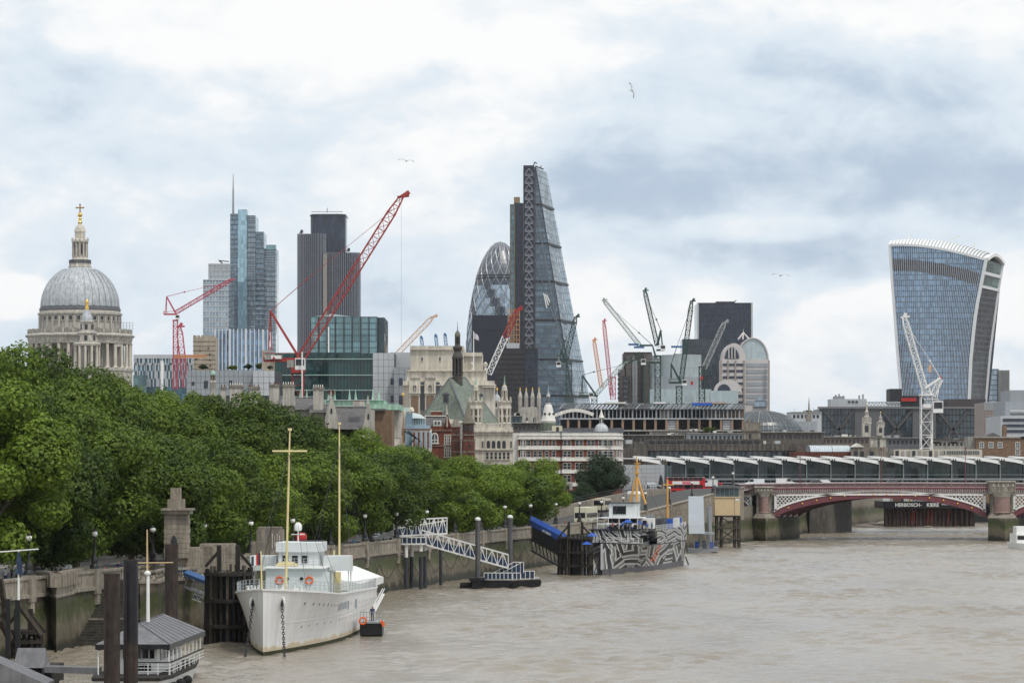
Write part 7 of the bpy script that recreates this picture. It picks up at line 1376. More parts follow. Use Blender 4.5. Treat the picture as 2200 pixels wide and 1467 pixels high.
# ---------------- wedge tower
def wedge():
 d=2499.;d2=2546.;R=thing('wedge_tower','tallest tower, a steel and glass wedge leaning back to the right of a laddered core','building',(PX(1180,d),d,5))
 xb=lambda y:1148.5+(1233-1148.5)*(y-359)/(870-359)
 zt=PZ(359,d);zb=5.;yb=Y0-(zb-H)*F/d
 gA=glass('wedge_west_glass',(.11,.155,.19),(3,4),.45,.08,.6,metal=.5,lines=(.10,.12,.14),lw=.28);gB=glass('wedge_slope_glass',(.33,.41,.47),(3,4),.14,.06,.9,metal=.6,lines=(.22,.27,.31),lw=.1)
 A=[Vector((PX(1148.5,d),d,zb)),Vector((PX(xb(yb),d),d,zb)),Vector((PX(xb(359)+2,d),d,zt)),Vector((PX(1148.5,d),d,zt))]
 B=[A[1],Vector((A[1].x+3,d2,zb)),Vector((A[2].x+9,d2,zt)),A[2]]
 B[1].x=PX(1264+(1264-1174.5)*(yb-843)/(843-369),d2);B[2].x=PX(1174.5,d2)
 q=MB();q.poly(*A);q.build('west_face',gA,R);q=MB();q.poly(*B);q.build('sloping_face',gB,R)
 q=MB();q.poly(A[3],A[2],B[2],Vector((A[3].x,d2,zt)));q.poly(B[1],Vector((A[0].x,d2,zb)),Vector((A[0].x,d2,zt)),B[2]);q.poly(A[0],A[3],Vector((A[3].x,d2,zt)),Vector((A[0].x,d2,zb)));q.build('back_walls',G_dark,R)
 for y in(440,523,605,688,772,850):
  z=PZ(y,d);t=(z-zb)/(zt-zb);a,b=A[0].lerp(A[3],t),A[1].lerp(A[2],t);c=B[1].lerp(B[2],t);q=MB()
  q.bar(a+Vector((0,-.2,0)),b+Vector((0,-.2,0)),.8,1.5);q.bar(b+Vector((.2,0,0)),c+Vector((.2,0,0)),.8,1.6);q.build('transfer_band',M['black_iron'],R)
 q=MB();n=44
 for i in range(n):
  t=i/n;a,b=A[0].lerp(A[3],t),A[1].lerp(A[2],t);q.bar(a+Vector((0,-.25,0)),b+Vector((0,-.25,0)),.3,.55)
 for i in range(1,20):
  x=PX(1148.5+i*5.6,d);
  tt=(xb(yb)-(1148.5+i*5.6))/(xb(yb)-xb(359));
  if tt>0:q.bar((x,d-.25,zb),(x,d-.25,zb+(zt-zb)*min(1,tt)),.22,.3)
 q.build('floor_lines',mat('wedge_floor_line',(.13,.15,.17),.4,.3),R,kind='stuff')
 q=MB()
 for i in range(1,11):
  t=i/11;q.bar(A[1].lerp(B[1],t)+Vector((.2,-.2,0)),A[2].lerp(B[2],t)+Vector((.2,-.2,0)),.16,.3)
 for i in range(1,44):t=i/44;q.bar(A[1].lerp(A[2],t)+Vector((.2,-.2,0)),B[1].lerp(B[2],t)+Vector((.2,-.2,0)),.14,.2)
 q.build('slope_mullions',mat('wedge_mullion',(.24,.28,.32),.4,.3),R,kind='stuff')
 q=MB()
 seq=[(1150,860),(1200,772),(1152,688),(1192,640)]
 for(xa,ya),(xc,yc)in(((1228,868),(1150,440)),((1152,770),(1226,850)),((1192,688),(1150,560))):q.bar(P(xa,ya,d-.4),P(xc,yc,d-.4),.9,.5)
 q.build('megaframe',mat('wedge_frame',(.16,.18,.20),.4,.4),R)
 q=MB();q.bar(A[1]+Vector((0,-.3,0)),A[2]+Vector((0,-.3,0)),.7,.7);q.bar(A[0]+Vector((.3,-.3,0)),A[3]+Vector((.3,-.3,0)),.8);q.build('edge_frame',M['dark_steel'],R)
 q=MB();q.prism(fp(1124.4,1148,d-2,30),5,PZ(356,d));q.build('ladder_core',mat('core_dark',(.028,.03,.042),.4,.3),R)
 for i in range(32):
  y=366+i*17.2
  if y>880:break
  q=MB();a,b,c=P(1127.5,y+9,d-2.4),P(1145.5,y+9,d-2.4),P(1136.5,y-4,d-2.4)
  for u,v in((a,b),(b,c),(c,a)):q.bar(u,v,.42,.45,up=(0,1,0))
  q.bar(P(1127.5,y+11.5,d-2.4),P(1145.5,y+11.5,d-2.4),.35,.4);q.build('ladder_frame',mat('ladder_white',(.33,.34,.38),.4,.2)if i==0 else bpy.data.materials['ladder_white'],R)
 q=MB();q.prism(fp(1105,1124,d+1,28),5,PZ(436,d));q.build('service_core',G_black,R)
 q=MB();q.prism(fp(1096,1106,d-1,26),5,PZ(439,d));q.build('lift_shaft',glass('lift_glass',(.09,.17,.20),(3,6),.3,.08,.7),R)
 q=MB()
 for i in range(26):y=441+i*16;q.bar(P(1096.4,y,d-1.4),P(1105.6,y,d-1.4),.5)
 for x in(1096.4,1105.6):q.bar(P(x,439,d-1.4),P(x,860,d-1.4),.6)
 q.build('lift_frame',mat('ochre_frame',(.15,.12,.075),.6),R)
 q=MB()
 for x in(1092,1098,1104,1110,1116):q.bar(P(x,665,d-5),P(x,740,d-5),.5)
 for i in range(7):q.bar(P(1092,665+11*i,d-5),P(1116,665+11*i,d-5),.45);q.bar(P(1092,665+11*i,d-5),P(1116,676+11*i,d-5),.3)
 q.build('scaffold',mat('ochre_scaffold',(.45,.24,.10),.7),R)
 q=MB();q.box(PX(1104,d),PX(1117,d),d+2,d+10,PZ(437,d),PZ(423,d));q.build('plant_room',mat('ochre_plant',(.25,.19,.10),.6),R)
 q=MB();q.bar(P(1146,357,d+6),P(1149,348,d+6),.8);q.bar(P(1149,349,d+6),P(1154,352,d+6),.7);q.bar(P(1150,357,d+8),P(1168,364,d+8),.9);q.bar(P(1160,362,d+8),P(1163,356,d+8),.6);q.build('roof_cradle',M['dark_steel'],R)
 q=MB();
 for i in range(3):q.bar(P(1168+i*3.5,630+i*2,d-1),P(1175+i*3.2,662-i*6,d-1),.9+.4*(i==0),.8)
 q.build('gantry',M['white_paint'],R)
wedge()
# ---------------- flared tower
def flared():
 d=2358.;R=thing('flared_tower','flared glass tower wider at the top with white fins and curved louvred roof','building',(PX(2020,d),d,5))
 def itp(tab,y):
  if y<=tab[0][0]:return tab[0][1]
  for(a,x0),(b,x1)in zip(tab,tab[1:]):
   if y<=b:return lerp(x0,x1,(y-a)/(b-a))
  return tab[-1][1]+(tab[-1][1]-tab[-2][1])/(tab[-1][0]-tab[-2][0])*(y-tab[-1][0])
 XL=[(522,1911),(560,1913),(611,1917),(693,1923),(774,1929),(850,1936)];XR=[(558,2118),(611,2107.5),(650,2099.5),(693,2093),(774,2085),(856,2081.6)];XO=[(568,2153.5),(611,2146),(683,2136),(758,2126),(856,2117.5)]
 yt=lambda u:527+31.5*u**1.6-4*math.sin(math.pi*u)*(1-u)
 yb=990.;NX,NZ=46,38;bulge=lambda u:-5*math.sin(math.pi*u)
 def fr(u,t,e=0):y=lerp(yb,yt(u),t);x=lerp(itp(XL,y),itp(XR,y),u);dd=d+bulge(u)-e;return P(x,y,d)+Vector((0,bulge(u)-e,0))
 q=MB()
 for i in range(NX):
  for j in range(NZ):q.poly(fr(i/NX,j/NZ),fr((i+1)/NX,j/NZ),fr((i+1)/NX,(j+1)/NZ),fr(i/NX,(j+1)/NZ))
 gw=glass('flared_glass',(.16,.26,.38),(1.5,3.9),.45,.06,.75,metal=.6,lines=(.07,.10,.14),lw=.2);q.build('curtain_wall',gw,R)
 q=MB()
 for i in range(1,NX):
  for j in range(13):q.bar(fr(i/NX,j/13,.3),fr(i/NX,(j+1)/13,.3),.34,.7,up=(0,1,0))
 q.build('fins',mat('flared_fin',(.40,.43,.47),.4,.2),R,kind='stuff')
 q=MB()
 for j in range(8):q.bar(fr(0,j/8,.5),fr(0,(j+1)/8,.5),1.7,1.6,up=(0,1,0))
 q.build('west_edge',WHITEFIN,R);q=MB()
 for j in range(14):q.bar(fr(1,j/14,.5),fr(1,(j+1)/14,.5),2.4,2,up=(0,1,0))
 q.build('corner_edge',WHITEFIN,R);q=MB()
 for i in range(NX):q.bar(fr(i/NX,1,.5),fr((i+1)/NX,1,.5),1.6,1.5,up=(0,1,0))
 q.build('top_edge',WHITEFIN,R)
 q=MB()
 for i in range(NX-2):
  u0,u1=i/NX+.004,(i+1)/NX-.004
  ys=lambda u,o:yt(u)+o
  def fy(u,y):return P(lerp(itp(XL,y),itp(XR,y),u),y,d)+Vector((0,bulge(u)-.35,0))
  q.poly(fy(u0,yt(u0)+56),fy(u1,yt(u1)+56-.2),fy(u1,yt(u1)+31),fy(u0,yt(u0)+31))
 q.build('louvre_band',mat('brown_louvre',(.052,.048,.055),.6),R,kind='stuff')
 DB=34.
 def sd(v,t):
  y1=lerp(yb,558.,t);a=P(itp(XR,y1),y1,d);y2=lerp(yb,568.,t);b=P(itp(XO,y2),y2,d+DB);return a.lerp(b,v)
 q=MB()
 for j in range(NZ):
  t0,t1=j/NZ,(j+1)/NZ
  if t1<.875:q.poly(sd(0,t0),sd(1,t0),sd(1,t1),sd(0,t1))
 q.build('side_wall',glass('flared_side',(.03,.034,.042),(2,3.9),.5,.35,.4,tilt=.02,lines=(.06,.065,.075),lw=.3),R)
 q=MB();q.poly(sd(0,.868),sd(1,.868),sd(1,1),sd(0,1));q.build('sky_garden_glass',glass('garden_glass',(.13,.19,.19),(6,5),.4,.05,.7),R)
 q=MB();q.bar(sd(0,.935)+Vector((.3,-.3,0)),sd(1,.935)+Vector((.3,-.3,0)),1.2,2.2);q.bar(sd(0,.868)+Vector((.3,-.3,0)),sd(1,.868)+Vector((.3,-.3,0)),1,2);q.build('garden_floor',WHITEFIN,R)
 q=MB()
 for j in range(14):q.bar(sd(1,j/14),sd(1,(j+1)/14),2.2,2,up=(0,1,0))
 q.build('outer_edge',WHITEFIN,R)
 def rf(u,v):
  a=fr(u,1);yb2=lerp(540.,568.,u**1.4);b=P(lerp(1926,2153.5,u),yb2,d+DB);hh=math.sin(math.pi*v)*(5.2+2.5*math.sin(math.pi*u))*(1 if u<.96 else .9);return a.lerp(b,v)+Vector((0,0,hh))
 q=MB()
 for i in range(30):
  for j in range(8):q.poly(rf(i/30,j/8),rf((i+1)/30,j/8),rf((i+1)/30,(j+1)/8),rf(i/30,(j+1)/8))
 q.build('roof_shell',mat('roof_glass_grey',(.30,.33,.36),.3,.2),R,smooth=True)
 for i in range(31):
  q=MB()
  for j in range(8):q.bar(rf(i/30,j/8)+Vector((0,0,.15)),rf(i/30,(j+1)/8)+Vector((0,0,.15)),1.7,.35)
  q.build('roof_louvre',M['white_paint'],R)
 q=MB()
 for j in range(8):q.bar(rf(1,j/8)+Vector((.6,0,.4)),rf(1,(j+1)/8)+Vector((.6,0,.4)),3,2.2)
 q.build('roof_arch',M['white_paint'],R)
 q=MB();q.poly(fr(0,0),P(1940,yb,d+DB),P(1926,540,d+DB),fr(0,1));q.poly(P(1940,yb,d+DB),P(2112,yb,d+DB),P(2153.5,568,d+DB),P(1926,540,d+DB));q.build('rear_walls',G_dark,R)
 for x,y,x2,y2 in((1950,515,1960,503),(2040,521,2062,507),(2090,535,2096,522)):
  q=MB();q.bar(P(x,y,d+14),P(x+2,y-6,d+14),1.3);q.bar(P(x,y-5,d+14),P(x2,y2,d+14),.9);q.build('roof_cradle',M['white_paint'],R)
flared()
# ---------------- dark slab behind the bullet and its neighbours
R,f,z0,z1=tower('dark_slab','near black slab tower standing in front of the bullet tower',1014,1090,677,2430,40,mat('dark_cladding',(.02,.023,.034),.4,.2,var=.2,scale=.05))
q=MB();grid(q,f[0],f[1],6,z1-12,40,0,.3,.3,.3);q.build('ribs',mat('dark_rib',(.032,.036,.052),.4,.3),R,kind='stuff')
q=MB();q.box(f[0][0]-.3,f[1][0]+.3,2429.6,2430,PZ(708,2430),PZ(706,2430));q.build('plant_band',M['black_iron'],R)
R,f,z0,z1=tower('brown_office','low brown-black glazed office block below the dark slab tower',1066,1155,750,1700,40,G_brown)
q=MB();grid(q,f[0],f[1],PZ(880,1700),z1,26,12,.25,.9,.25);q.build('spandrels',mat('brown_spandrel',(.035,.031,.033),.5),R,kind='stuff')
tower('','',1088,1116,737,1708,20,M['grey_panel_light'],part='plant_room',root=R)
q=MB();q.box(PX(1128,1700),PX(1155,1700)+.1,1699.2,1700,5,PZ(752,1700));q.build('corner_bay',G_black,R)
# ---------------- right-hand cluster
R,f,z0,z1=tower('dark_tower','broad dark glass tower with pale corner strips behind the green cranes',1499,1617,651,2450,45,G_dark,part='upper_wall')
tower('','',1466,1552,729,2440,30,glass('dark_wing',(.03,.042,.055),(1.5,3.8),.5,.08,.6),part='west_wing',root=R)
for x in(1499,1615):q=MB();q.box(PX(x-1.5,2450),PX(x+2,2450),2449,2450.5,60,z1+.3);q.build('corner_strip',M['grey_panel_light'],R)
q=MB();grid(q,f[0],f[1],40,z1,0,24,.2,.4,.25);grid(q,f[0],f[1],40,z1,34,0,.15,.2,.2);q.build('floor_lines',mat('slate_line',(.045,.052,.07),.4,.3),R,kind='stuff')
q=MB();grid(q,(PX(1466,2440),2440),(PX(1552,2440),2440),40,PZ(729,2440),22,14,.35,.5,.3);q.build('wing_mullions',mat('wing_mullion',(.07,.08,.09),.4,.3),R,kind='stuff')
q=MB();q.box(PX(1540,2450),PX(1580,2450),2456,2470,z1,z1+1.5);q.bar(P(1577,649,2460),P(1582,645,2460),.7);q.build('roof_plant',M['dark_steel'],R)
# striped office with a barrel roof
def barrel():
 d=2200.;R=thing('barrel_roof_office','white and grey banded office with a tall arched glass barrel roof','building',(PX(1602,d),d,5));Z=lambda y:PZ(y,d);stone=mat('pale_granite',(.50,.47,.46),.6,var=.08)
 q=MB();q.prism(fp(1551,1602,d,30),5,Z(772));q.build('west_block',stone,R);q=MB();q.prism(fp(1598,1652,d+4,40),5,Z(772));q.build('east_block',stone,R)
 for i in range(7):
  y=781+i*13.4
  q=MB();q.box(PX(1553,d),PX(1599,d),d-.4,d,Z(y+5),Z(y));q.build('window_band',G_dark,R);q=MB();q.box(PX(1604,d),PX(1650,d),d+3.6,d+4.2,Z(y+7),Z(y-1));q.build('window_band',M['grey_panel'],R)
 q=MB()
 for x in(1549,1564,1580,1598.5,1652):q.box(PX(x-1.6,d),PX(x+1.6,d),d-.9,d+1,5,Z(774))
 q.build('pilasters',mat('brown_granite',(.29,.25,.22),.6),R,kind='stuff')
 def arch(x0,x1,ys,yt,dd,dep,name,m,n=14):
  q=MB();cx,rx=(x0+x1)/2,(x1-x0)/2;pts=[P(cx-rx*math.cos(math.pi*i/n),ys-(ys-yt)*math.sin(math.pi*i/n),dd)for i in range(n+1)];q.extrude(pts,(0,dep,0));return q.build(name,m,R,smooth=math.radians(25))
 arch(1552,1602,772,737,d+1,26,'west_vault',stone);arch(1557,1588,770,746,d+.4,1,'arched_window',G_dark);arch(1585,1650,774,727,d+8,34,'glass_vault',G_light)
 q=MB()
 for i in range(8):
  cx,rx=1617.5,33.
  t=math.pi*(.08+.84*i/7);
  q.bar(P(cx-rx*math.cos(t),774-47.5*math.sin(t),d+7.5),P(cx-rx*math.cos(t),774-47.5*math.sin(t),d+7.5)+Vector((0,34,0)),.6)
 for k in range(3):
  pts=[P(1617.5-33.3*math.cos(math.pi*i/12),774-47.8*math.sin(math.pi*i/12),d+7.4+10*k)for i in range(13)];q.path(pts,.5,6)
 for x in(1566,1572.5,1579):q.bar(P(x,770,d-.1),P(x,747,d-.1),.7)
 q.build('vault_ribs',stone,R,kind='stuff')
 q=MB()
 for x in(1586,1596,1610):q.bar(P(x,729,d+10),P(1597,715,d+20),.8)
 q.cyl(P(1597,716,d+20),P(1597,707,d+20),.35,.1);q.build('finial',stone,R)
 arch(1536,1594,842,815,d-20,18,'lower_vault',stone);arch(1541,1570,842,825,d-20.6,1,'lower_arched_window',G_dark)
 q=MB();q.prism(fp(1527,1586,d-24,18),5,Z(841));q.build('glass_lobby',G_light,R)
 arch(1619,1647,875,853,d+2.6,1.5,'entrance_arch',G_grey)
barrel()
# pale drum-like glass block
R=thing('pale_glass_drum','pale curved glass block with grey base standing among green cranes','building',(PX(1455,2300),2300,5))
def arcfoot(x0,x1,d,sag,dep,n=10):return[(PX(lerp(x0,x1,i/n),d),d-sag*math.sin(math.pi*i/n))for i in range(n+1)]+[(PX(x1,d),d+dep),(PX(x0,d),d+dep)]
for nm,x0,x1,ya,yb_,m,dd in(('upper_wall',1422,1506,811,763,G_light,2300),('grey_band',1402,1506.5,836,810,M['grey_panel'],2296),('side_wall',1401,1424,811,764,G_light,2304),('lower_wall',1396,1528,990,836,G_light,2290)):
 q=MB();q.prism(arcfoot(x0,x1,dd,8,24),PZ(ya,dd),PZ(yb_,dd));q.build(nm,m,R)
q=MB();pts=arcfoot(1422,1506,2300,8,24)[:11]
for a,b in zip(pts,pts[1:]):grid(q,a,b,PZ(811,2300),PZ(763,2300),3,2,.25,.5,.2)
q.build('mullions',M['grey_panel_light'],R,kind='stuff')
q=MB();q.cyl(P(1450,763,2310),P(1450,760,2310),1);q.box(PX(1450,2300),PX(1490,2300),2306,2318,PZ(763,2300),PZ(759.5,2300));q.build('roof_plant',M['dark_steel'],R)
# machine-like block with outside pipes
R,f,z0,z1=tower('pipework_building','brown-grey building hung with round steel stair towers and ducts',1341,1400,757,2350,40,mat('brown_steel',(.10,.085,.08),.5,.3,var=.3,scale=.15))
for x0,x1,ya in((1329,1342,793),(1345,1356,765),(1384,1402,760)):q=MB();q.prism(fp(x0,x1,2346,10),5,PZ(ya,2346));q.build('service_tower',mat('service_tower_%d'%x0,(.13,.11,.10),.5,.3,var=.25,scale=.2),R)
for x,ya,r in((1345.5,815,1.6),(1361,764,1.0),(1366.5,775,1.0)):
 q=MB();q.cyl(P(x,870,2338),P(x,ya,2338),r,n=12)
 for i in range(12):q.cyl(P(x,866-i*(866-ya)/12,2338),P(x,864-i*(866-ya)/12,2338),r*1.15,n=12)
 q.build('duct',M['steel'],R)
for i in range(5):q=MB();q.cyl(P(1345.5,860-i*11,2337),P(1345.5,853-i*11,2337),2.6,n=12);q.build('stair_drum',M['dark_steel'],R)
for i in range(6):q=MB();q.box(PX(1327,2340),PX(1333,2340),2338,2342,PZ(858-i*10,2340),PZ(852-i*10,2340));q.build('cabin',M['dark_steel'],R)
q=MB();grid(q,f[0],f[1],40,z1,8,16,.4,.5,.5);q.build('frame_lines',mat('pipe_frame',(.07,.062,.06),.5,.3),R,kind='stuff')
# ---------------- blocks between the cathedral and the ribbed tower
R,f,z0,z1=tower('striped_office','pale office of irregular vertical blue and white strips right of the cathedral',287,414,763,1600,40,glass('strip_glass',(.07,.13,.17),(2.4,3.6),.5,.08,.7))
q=MB();n=34
for i in range(n):
 x=287+i*3.75
 for lv in range(4):
  if(i*7+lv*3)%5<3:q.box(PX(x,1600),PX(x+random.choice((1.6,2.6,3.2)),1600),1599.6,1600,PZ(797+17*(lv-1),1600)if lv else PZ(784,1600),PZ(763 if lv==0 else 780+17*(lv-1),1600))
q.box(PX(287,1600),PX(414,1600),1599.5,1600,PZ(770,1600),z1+.3);q.build('panel_strips',M['grey_panel_light'],R,kind='stuff')
tower('','',286,314,806,1590,8,G_teal,part='front_annex',root=R)
R=thing('fin_office','curved blue glass office with white vertical fins below the mast tower','building',(PX(520,1900),1900,5));pts=arcfoot(462,577,1900,12,30,12)
q=MB();q.prism(pts,5,PZ(711,1900));q.build('curtain_wall',glass('fin_office_glass',(.13,.22,.34),(1.6,3.4),.45,.08,.7,metal=.4,lines=(.20,.24,.28),lw=.14),R)
tower('','',437,466,713,1915,24,G_grey,part='west_wing',root=R)
for i in range(14):
 x=463+8.6*i;t=(x-462)/115;dd=1900-12*math.sin(math.pi*t)
 q=MB();q.box(PX(x,1900)-(.3 if i%4 else .6),PX(x,1900)+(.3 if i%4 else .6),dd-.9,dd+.3,5,PZ(708.5,1900));q.build('fin',WHITEFIN,R)
R,f,z0,z1=tower('concrete_core','bare tan concrete lift core under construction left of the finned office',415,462,724,1500,14,mat('raw_concrete',(.42,.36,.28),.9,var=.2,scale=.3,streak=.25))
for i in range(7):q=MB();z=lerp(PZ(792,1500),z1,i/7);q.box(f[0][0]-.08,f[1][0]+.08,1499.9,1500.3,z-.12,z+.12);q.build('pour_joint',M['conc_dark'],R)
for x,y in((446,747),(449,760),(449,772),(450,784),(420,770),(428,752)):q=MB();q.box(PX(x,1500),PX(x+4,1500),1499.85,1500.2,PZ(y+2.5,1500),PZ(y,1500));q.build('opening',M['dark_void'],R)
for x0,x1 in((415,422),(424,429),(432,444),(447,452),(456,462)):q=MB();q.box(PX(x0,1500),PX(x1,1500),1500,1501,z1,z1+.8);q.build('crenel',bpy.data.materials['raw_concrete'],R)
R,f,z0,z1=tower('concrete_core','second bare concrete core half hidden behind the red crane base',563,580,752,1480,12,bpy.data.materials['raw_concrete']);tower('','',580,640,768,1484,10,bpy.data.materials['raw_concrete'],part='lower_wall',root=R)
# teal glass box
R,f,z0,z1=tower('teal_glass_office','teal glass office block with dark right end behind the big red crane',667,810,681,1300,40,G_teal,part='curtain_wall')
tower('','',810,826,682,1302,38,glass('teal_dark',(.02,.045,.055),(2,3.4),.4,.08,.6),part='dark_end',root=R)
q=MB();q.extrude([P(667,681.5,1300),P(712,674,1300),P(760,680.6,1300)],(0,30,0));q.build('roof_wedge',G_light,R)
for i in range(9):q=MB();x=PX(667+18*i,1300);q.box(x-.25,x+.25,1299.5,1300.1,40,z1);q.build('mullion',M['dark_steel'],R)
q=MB();grid(q,f[0],f[1],PZ(760,1300),z1,36,6,.12,.35,.15);q.build('fine_mullions',mat('teal_line',(.10,.16,.17),.4,.3),R,kind='stuff')
q=MB();q.box(PX(705,1300),PX(708,1300),1298,1299.5,30,PZ(702,1300));q.build('white_duct',M['white_paint'],R)
# dark green glass
R,f,z0,z1=tower('green_glass_office','long dark green glass office with pale horizontal rails behind the temple chimneys',591,803,759,1000,40,G_green,part='curtain_wall')
tower('','',656,775,757,1001,34,G_green,part='roof_storey',root=R)
for y in(771,805.5,838):q=MB();q.box(f[0][0],f[1][0],999.4,1000,PZ(y+1,1000),PZ(y-.6,1000));q.build('rail',mat('green_rail_%d'%y,(.35,.50,.46),.5),R)
q=MB();grid(q,f[0],f[1],PZ(870,1000),z1,30,0,.14,.2,.15);q.build('mullions',mat('green_mullion',(.02,.05,.05),.3,.3),R,kind='stuff')
# grey clad blocks with panel joints
def panelled(name,label,x0,x1,yt,d,dep,m,nx,nz,ybot,wins=(),mj=None):
 R,f,z0,z1=tower(name,label,x0,x1,yt,d,dep,mj or M['dark_steel'],part='backing');zb=PZ(ybot,d);W=f[1][0]-f[0][0]
 for i in range(nx):
  for j in range(nz):
   q=MB();a,b=f[0][0]+W*i/nx,f[0][0]+W*(i+1)/nx;c,e=lerp(zb,z1,j/nz),lerp(zb,z1,(j+1)/nz);q.box(a+.04,b-.04,d-.18,d-.002,c+.04,e-.04);q.build('panel',m,R)
 for x,y,w,h in wins:q=MB();q.box(PX(x,d),PX(x+w,d),d-.24,d-.1,PZ(y+h,d),PZ(y,d));q.build('window',G_dark,R)
 return R
panelled('grey_clad_block','long low grey panelled block with shrubs on its roof',401,543,795,900,30,M['grey_panel'],14,4,850,[(438,818,9,16),(492,817,7,18),(412,820,6,8)])
panelled('grey_clad_block','lighter grey panelled end block next to the dark green glass',543,590,796,896,30,M['grey_panel_light'],4,4,850)
panelled('grey_clad_tower','light grey panelled block between the green glass and the stone building',801,847,758,950,30,M['grey_panel_light'],4,9,890,[(839,813,7,13),(839,849,7,15)])
panelled('grey_clad_tower','darker grey panelled block beside the pale stone building',846,880,789,946,30,M['grey_panel'],3,7,890,[(857,812,8,16),(857,849,8,20)])
tower('grey_clad_tower','upper grey plant storey above the panelled blocks',838,884,757,965,20,M['grey_panel_light'])
# ---------------- Cannon-street style braced office and the right edge
d=1900
R,f,z0,z1=tower('braced_office','long dark glass office with great steel X braces below the flared tower',1761,2116,878,d,40,glass('braced_glass',(.03,.05,.062),(3,4),.5,.07,.7))
for x0,x1 in((1836,1891),(1960,2010)):q=MB();q.box(PX(x0,d),PX(x1,d),d-1.5,d+1,5,z1+.4);q.build('solid_bay',mat('grey_bay_%d'%x0,(.10,.10,.105),.6,var=.1),R)
for x0,x1 in((1769,1836),(1892,1960),(2013,2083)):
 for s in(0,1):q=MB();a,b=(x0,x1)if s else(x1,x0);q.bar(P(a,880,d-1.2),P((a*.33+b*.67)+(0),936,d-1.2),1.5,1.0,up=(0,1,0));q.build('brace',mat('brace_steel_%d%d'%(x0,s),(.075,.072,.075),.5,.3),R)
q=MB();grid(q,f[0],f[1],PZ(945,d),z1,46,5,.3,.5,.3);q.build('mullions',M['dark_steel'],R,kind='stuff')
q=MB();q.box(f[0][0]-1,f[1][0]+1,d-2.5,d+2,z1,z1+1.2);q.build('roof_edge',mat('roof_edge_grey',(.15,.15,.155),.6),R)
R,f,z0,z1=tower('plant_block','white rooftop plant block with railings left of the flared tower base',1785,1862,857,1960,20,M['grey_panel_light']);
q=MB()
for x,h in((1796,10),(1803,12),(1812,8),(1846,9),(1854,11)):q.cyl(P(x,858,1962),P(x,858-h,1962),.5)
q.box(PX(1793,1960),PX(1815,1960),1961,1970,z1,PZ(851,1960));q.build('vents',M['steel'],R)
for x in(1822,1830,1838):q=MB();q.box(PX(x,1960),PX(x+5,1960),1959.6,1960,PZ(865,1960),PZ(861,1960));q.build('window',M['dark_void'],R)
q=MB()
for i in range(12):q.bar(P(1850+i*7,872,1950),P(1853.5+i*7,864,1950),.5);q.bar(P(1853.5+i*7,864,1950),P(1857+i*7,872,1950),.5)
q.bar(P(1850,864,1950),P(1934,864,1950),.7);q.bar(P(1850,872,1950),P(1934,872,1950),.7);q.build('roof_truss',M['grey_panel_light'],None,'pale steel roof truss lying in front of the flared tower base','truss')
R,f,z0,z1=tower('dark_roof_block','black box with a red roof edge at the foot of the flared tower',1912,1938,835,2000,20,M['black_iron']);tower('','',1938,1985,850,2000,20,M['black_iron'],part='low_wall',root=R);q=MB();q.box(PX(1936,2000),PX(1968,2000),1999,2000.5,PZ(862,2000),PZ(855,2000));q.build('red_edge',M['red'],R)
tower('dark_roof_block','long brown-black plant storey to the right of the white crane',2036,2118,857,1990,20,mat('plant_brown',(.06,.05,.05),.7))
R,f,z0,z1=tower('glass_slab','slim glass and grey fin tower just right of the flared tower',2122,2146,792,2550,30,G_grey);tower('','',2146,2169,795,2545,30,M['conc'],part='fin_wall',root=R)
q=MB()
for i in range(9):q.bar(P(2147+2.6*i,795,2544.5),P(2147+2.6*i,870,2544.5),.35)
q.build('fins',M['steel'],R,kind='stuff')
R,f,z0,z1=tower('pink_grey_office','pinkish grey square office block right of the braced office',2116,2160,864,1750,40,mat('pink_granite',(.31,.26,.235),.7,var=.1,scale=.2))
q=MB();grid(q,f[0],f[1],PZ(880,1750),z1,16,4,.3,.4,.3);q.build('louvres',M['grey_panel_light'],R,kind='stuff');q=MB();grid(q,f[0],f[1],PZ(940,1750),PZ(882,1750),9,9,.12,.12,.1);q.build('cladding_joints',M['conc_dark'],R,kind='stuff')
R,f,z0,z1=tower('terraced_office','grey terraced office with strip windows at the right edge',2150,2240,893,1600,50,M['grey_panel_light']);tower('','',2160,2260,862,1640,40,M['grey_panel'],part='upper_wall',root=R)
for y in(899,911,923):q=MB();q.box(f[0][0]+1,f[1][0],1599.6,1600.2,PZ(y+6,1600),PZ(y,1600));q.build('strip_window',G_dark,R)
q=MB();q.cyl(P(2170,886,1602),P(2225,886,1602),1.3,n=10);q.build('roof_duct',M['steel'],R)
tower('far_block','far grey plant storey behind the terraced office at the right edge',2170,2260,838,2100,40,M['grey_panel'])
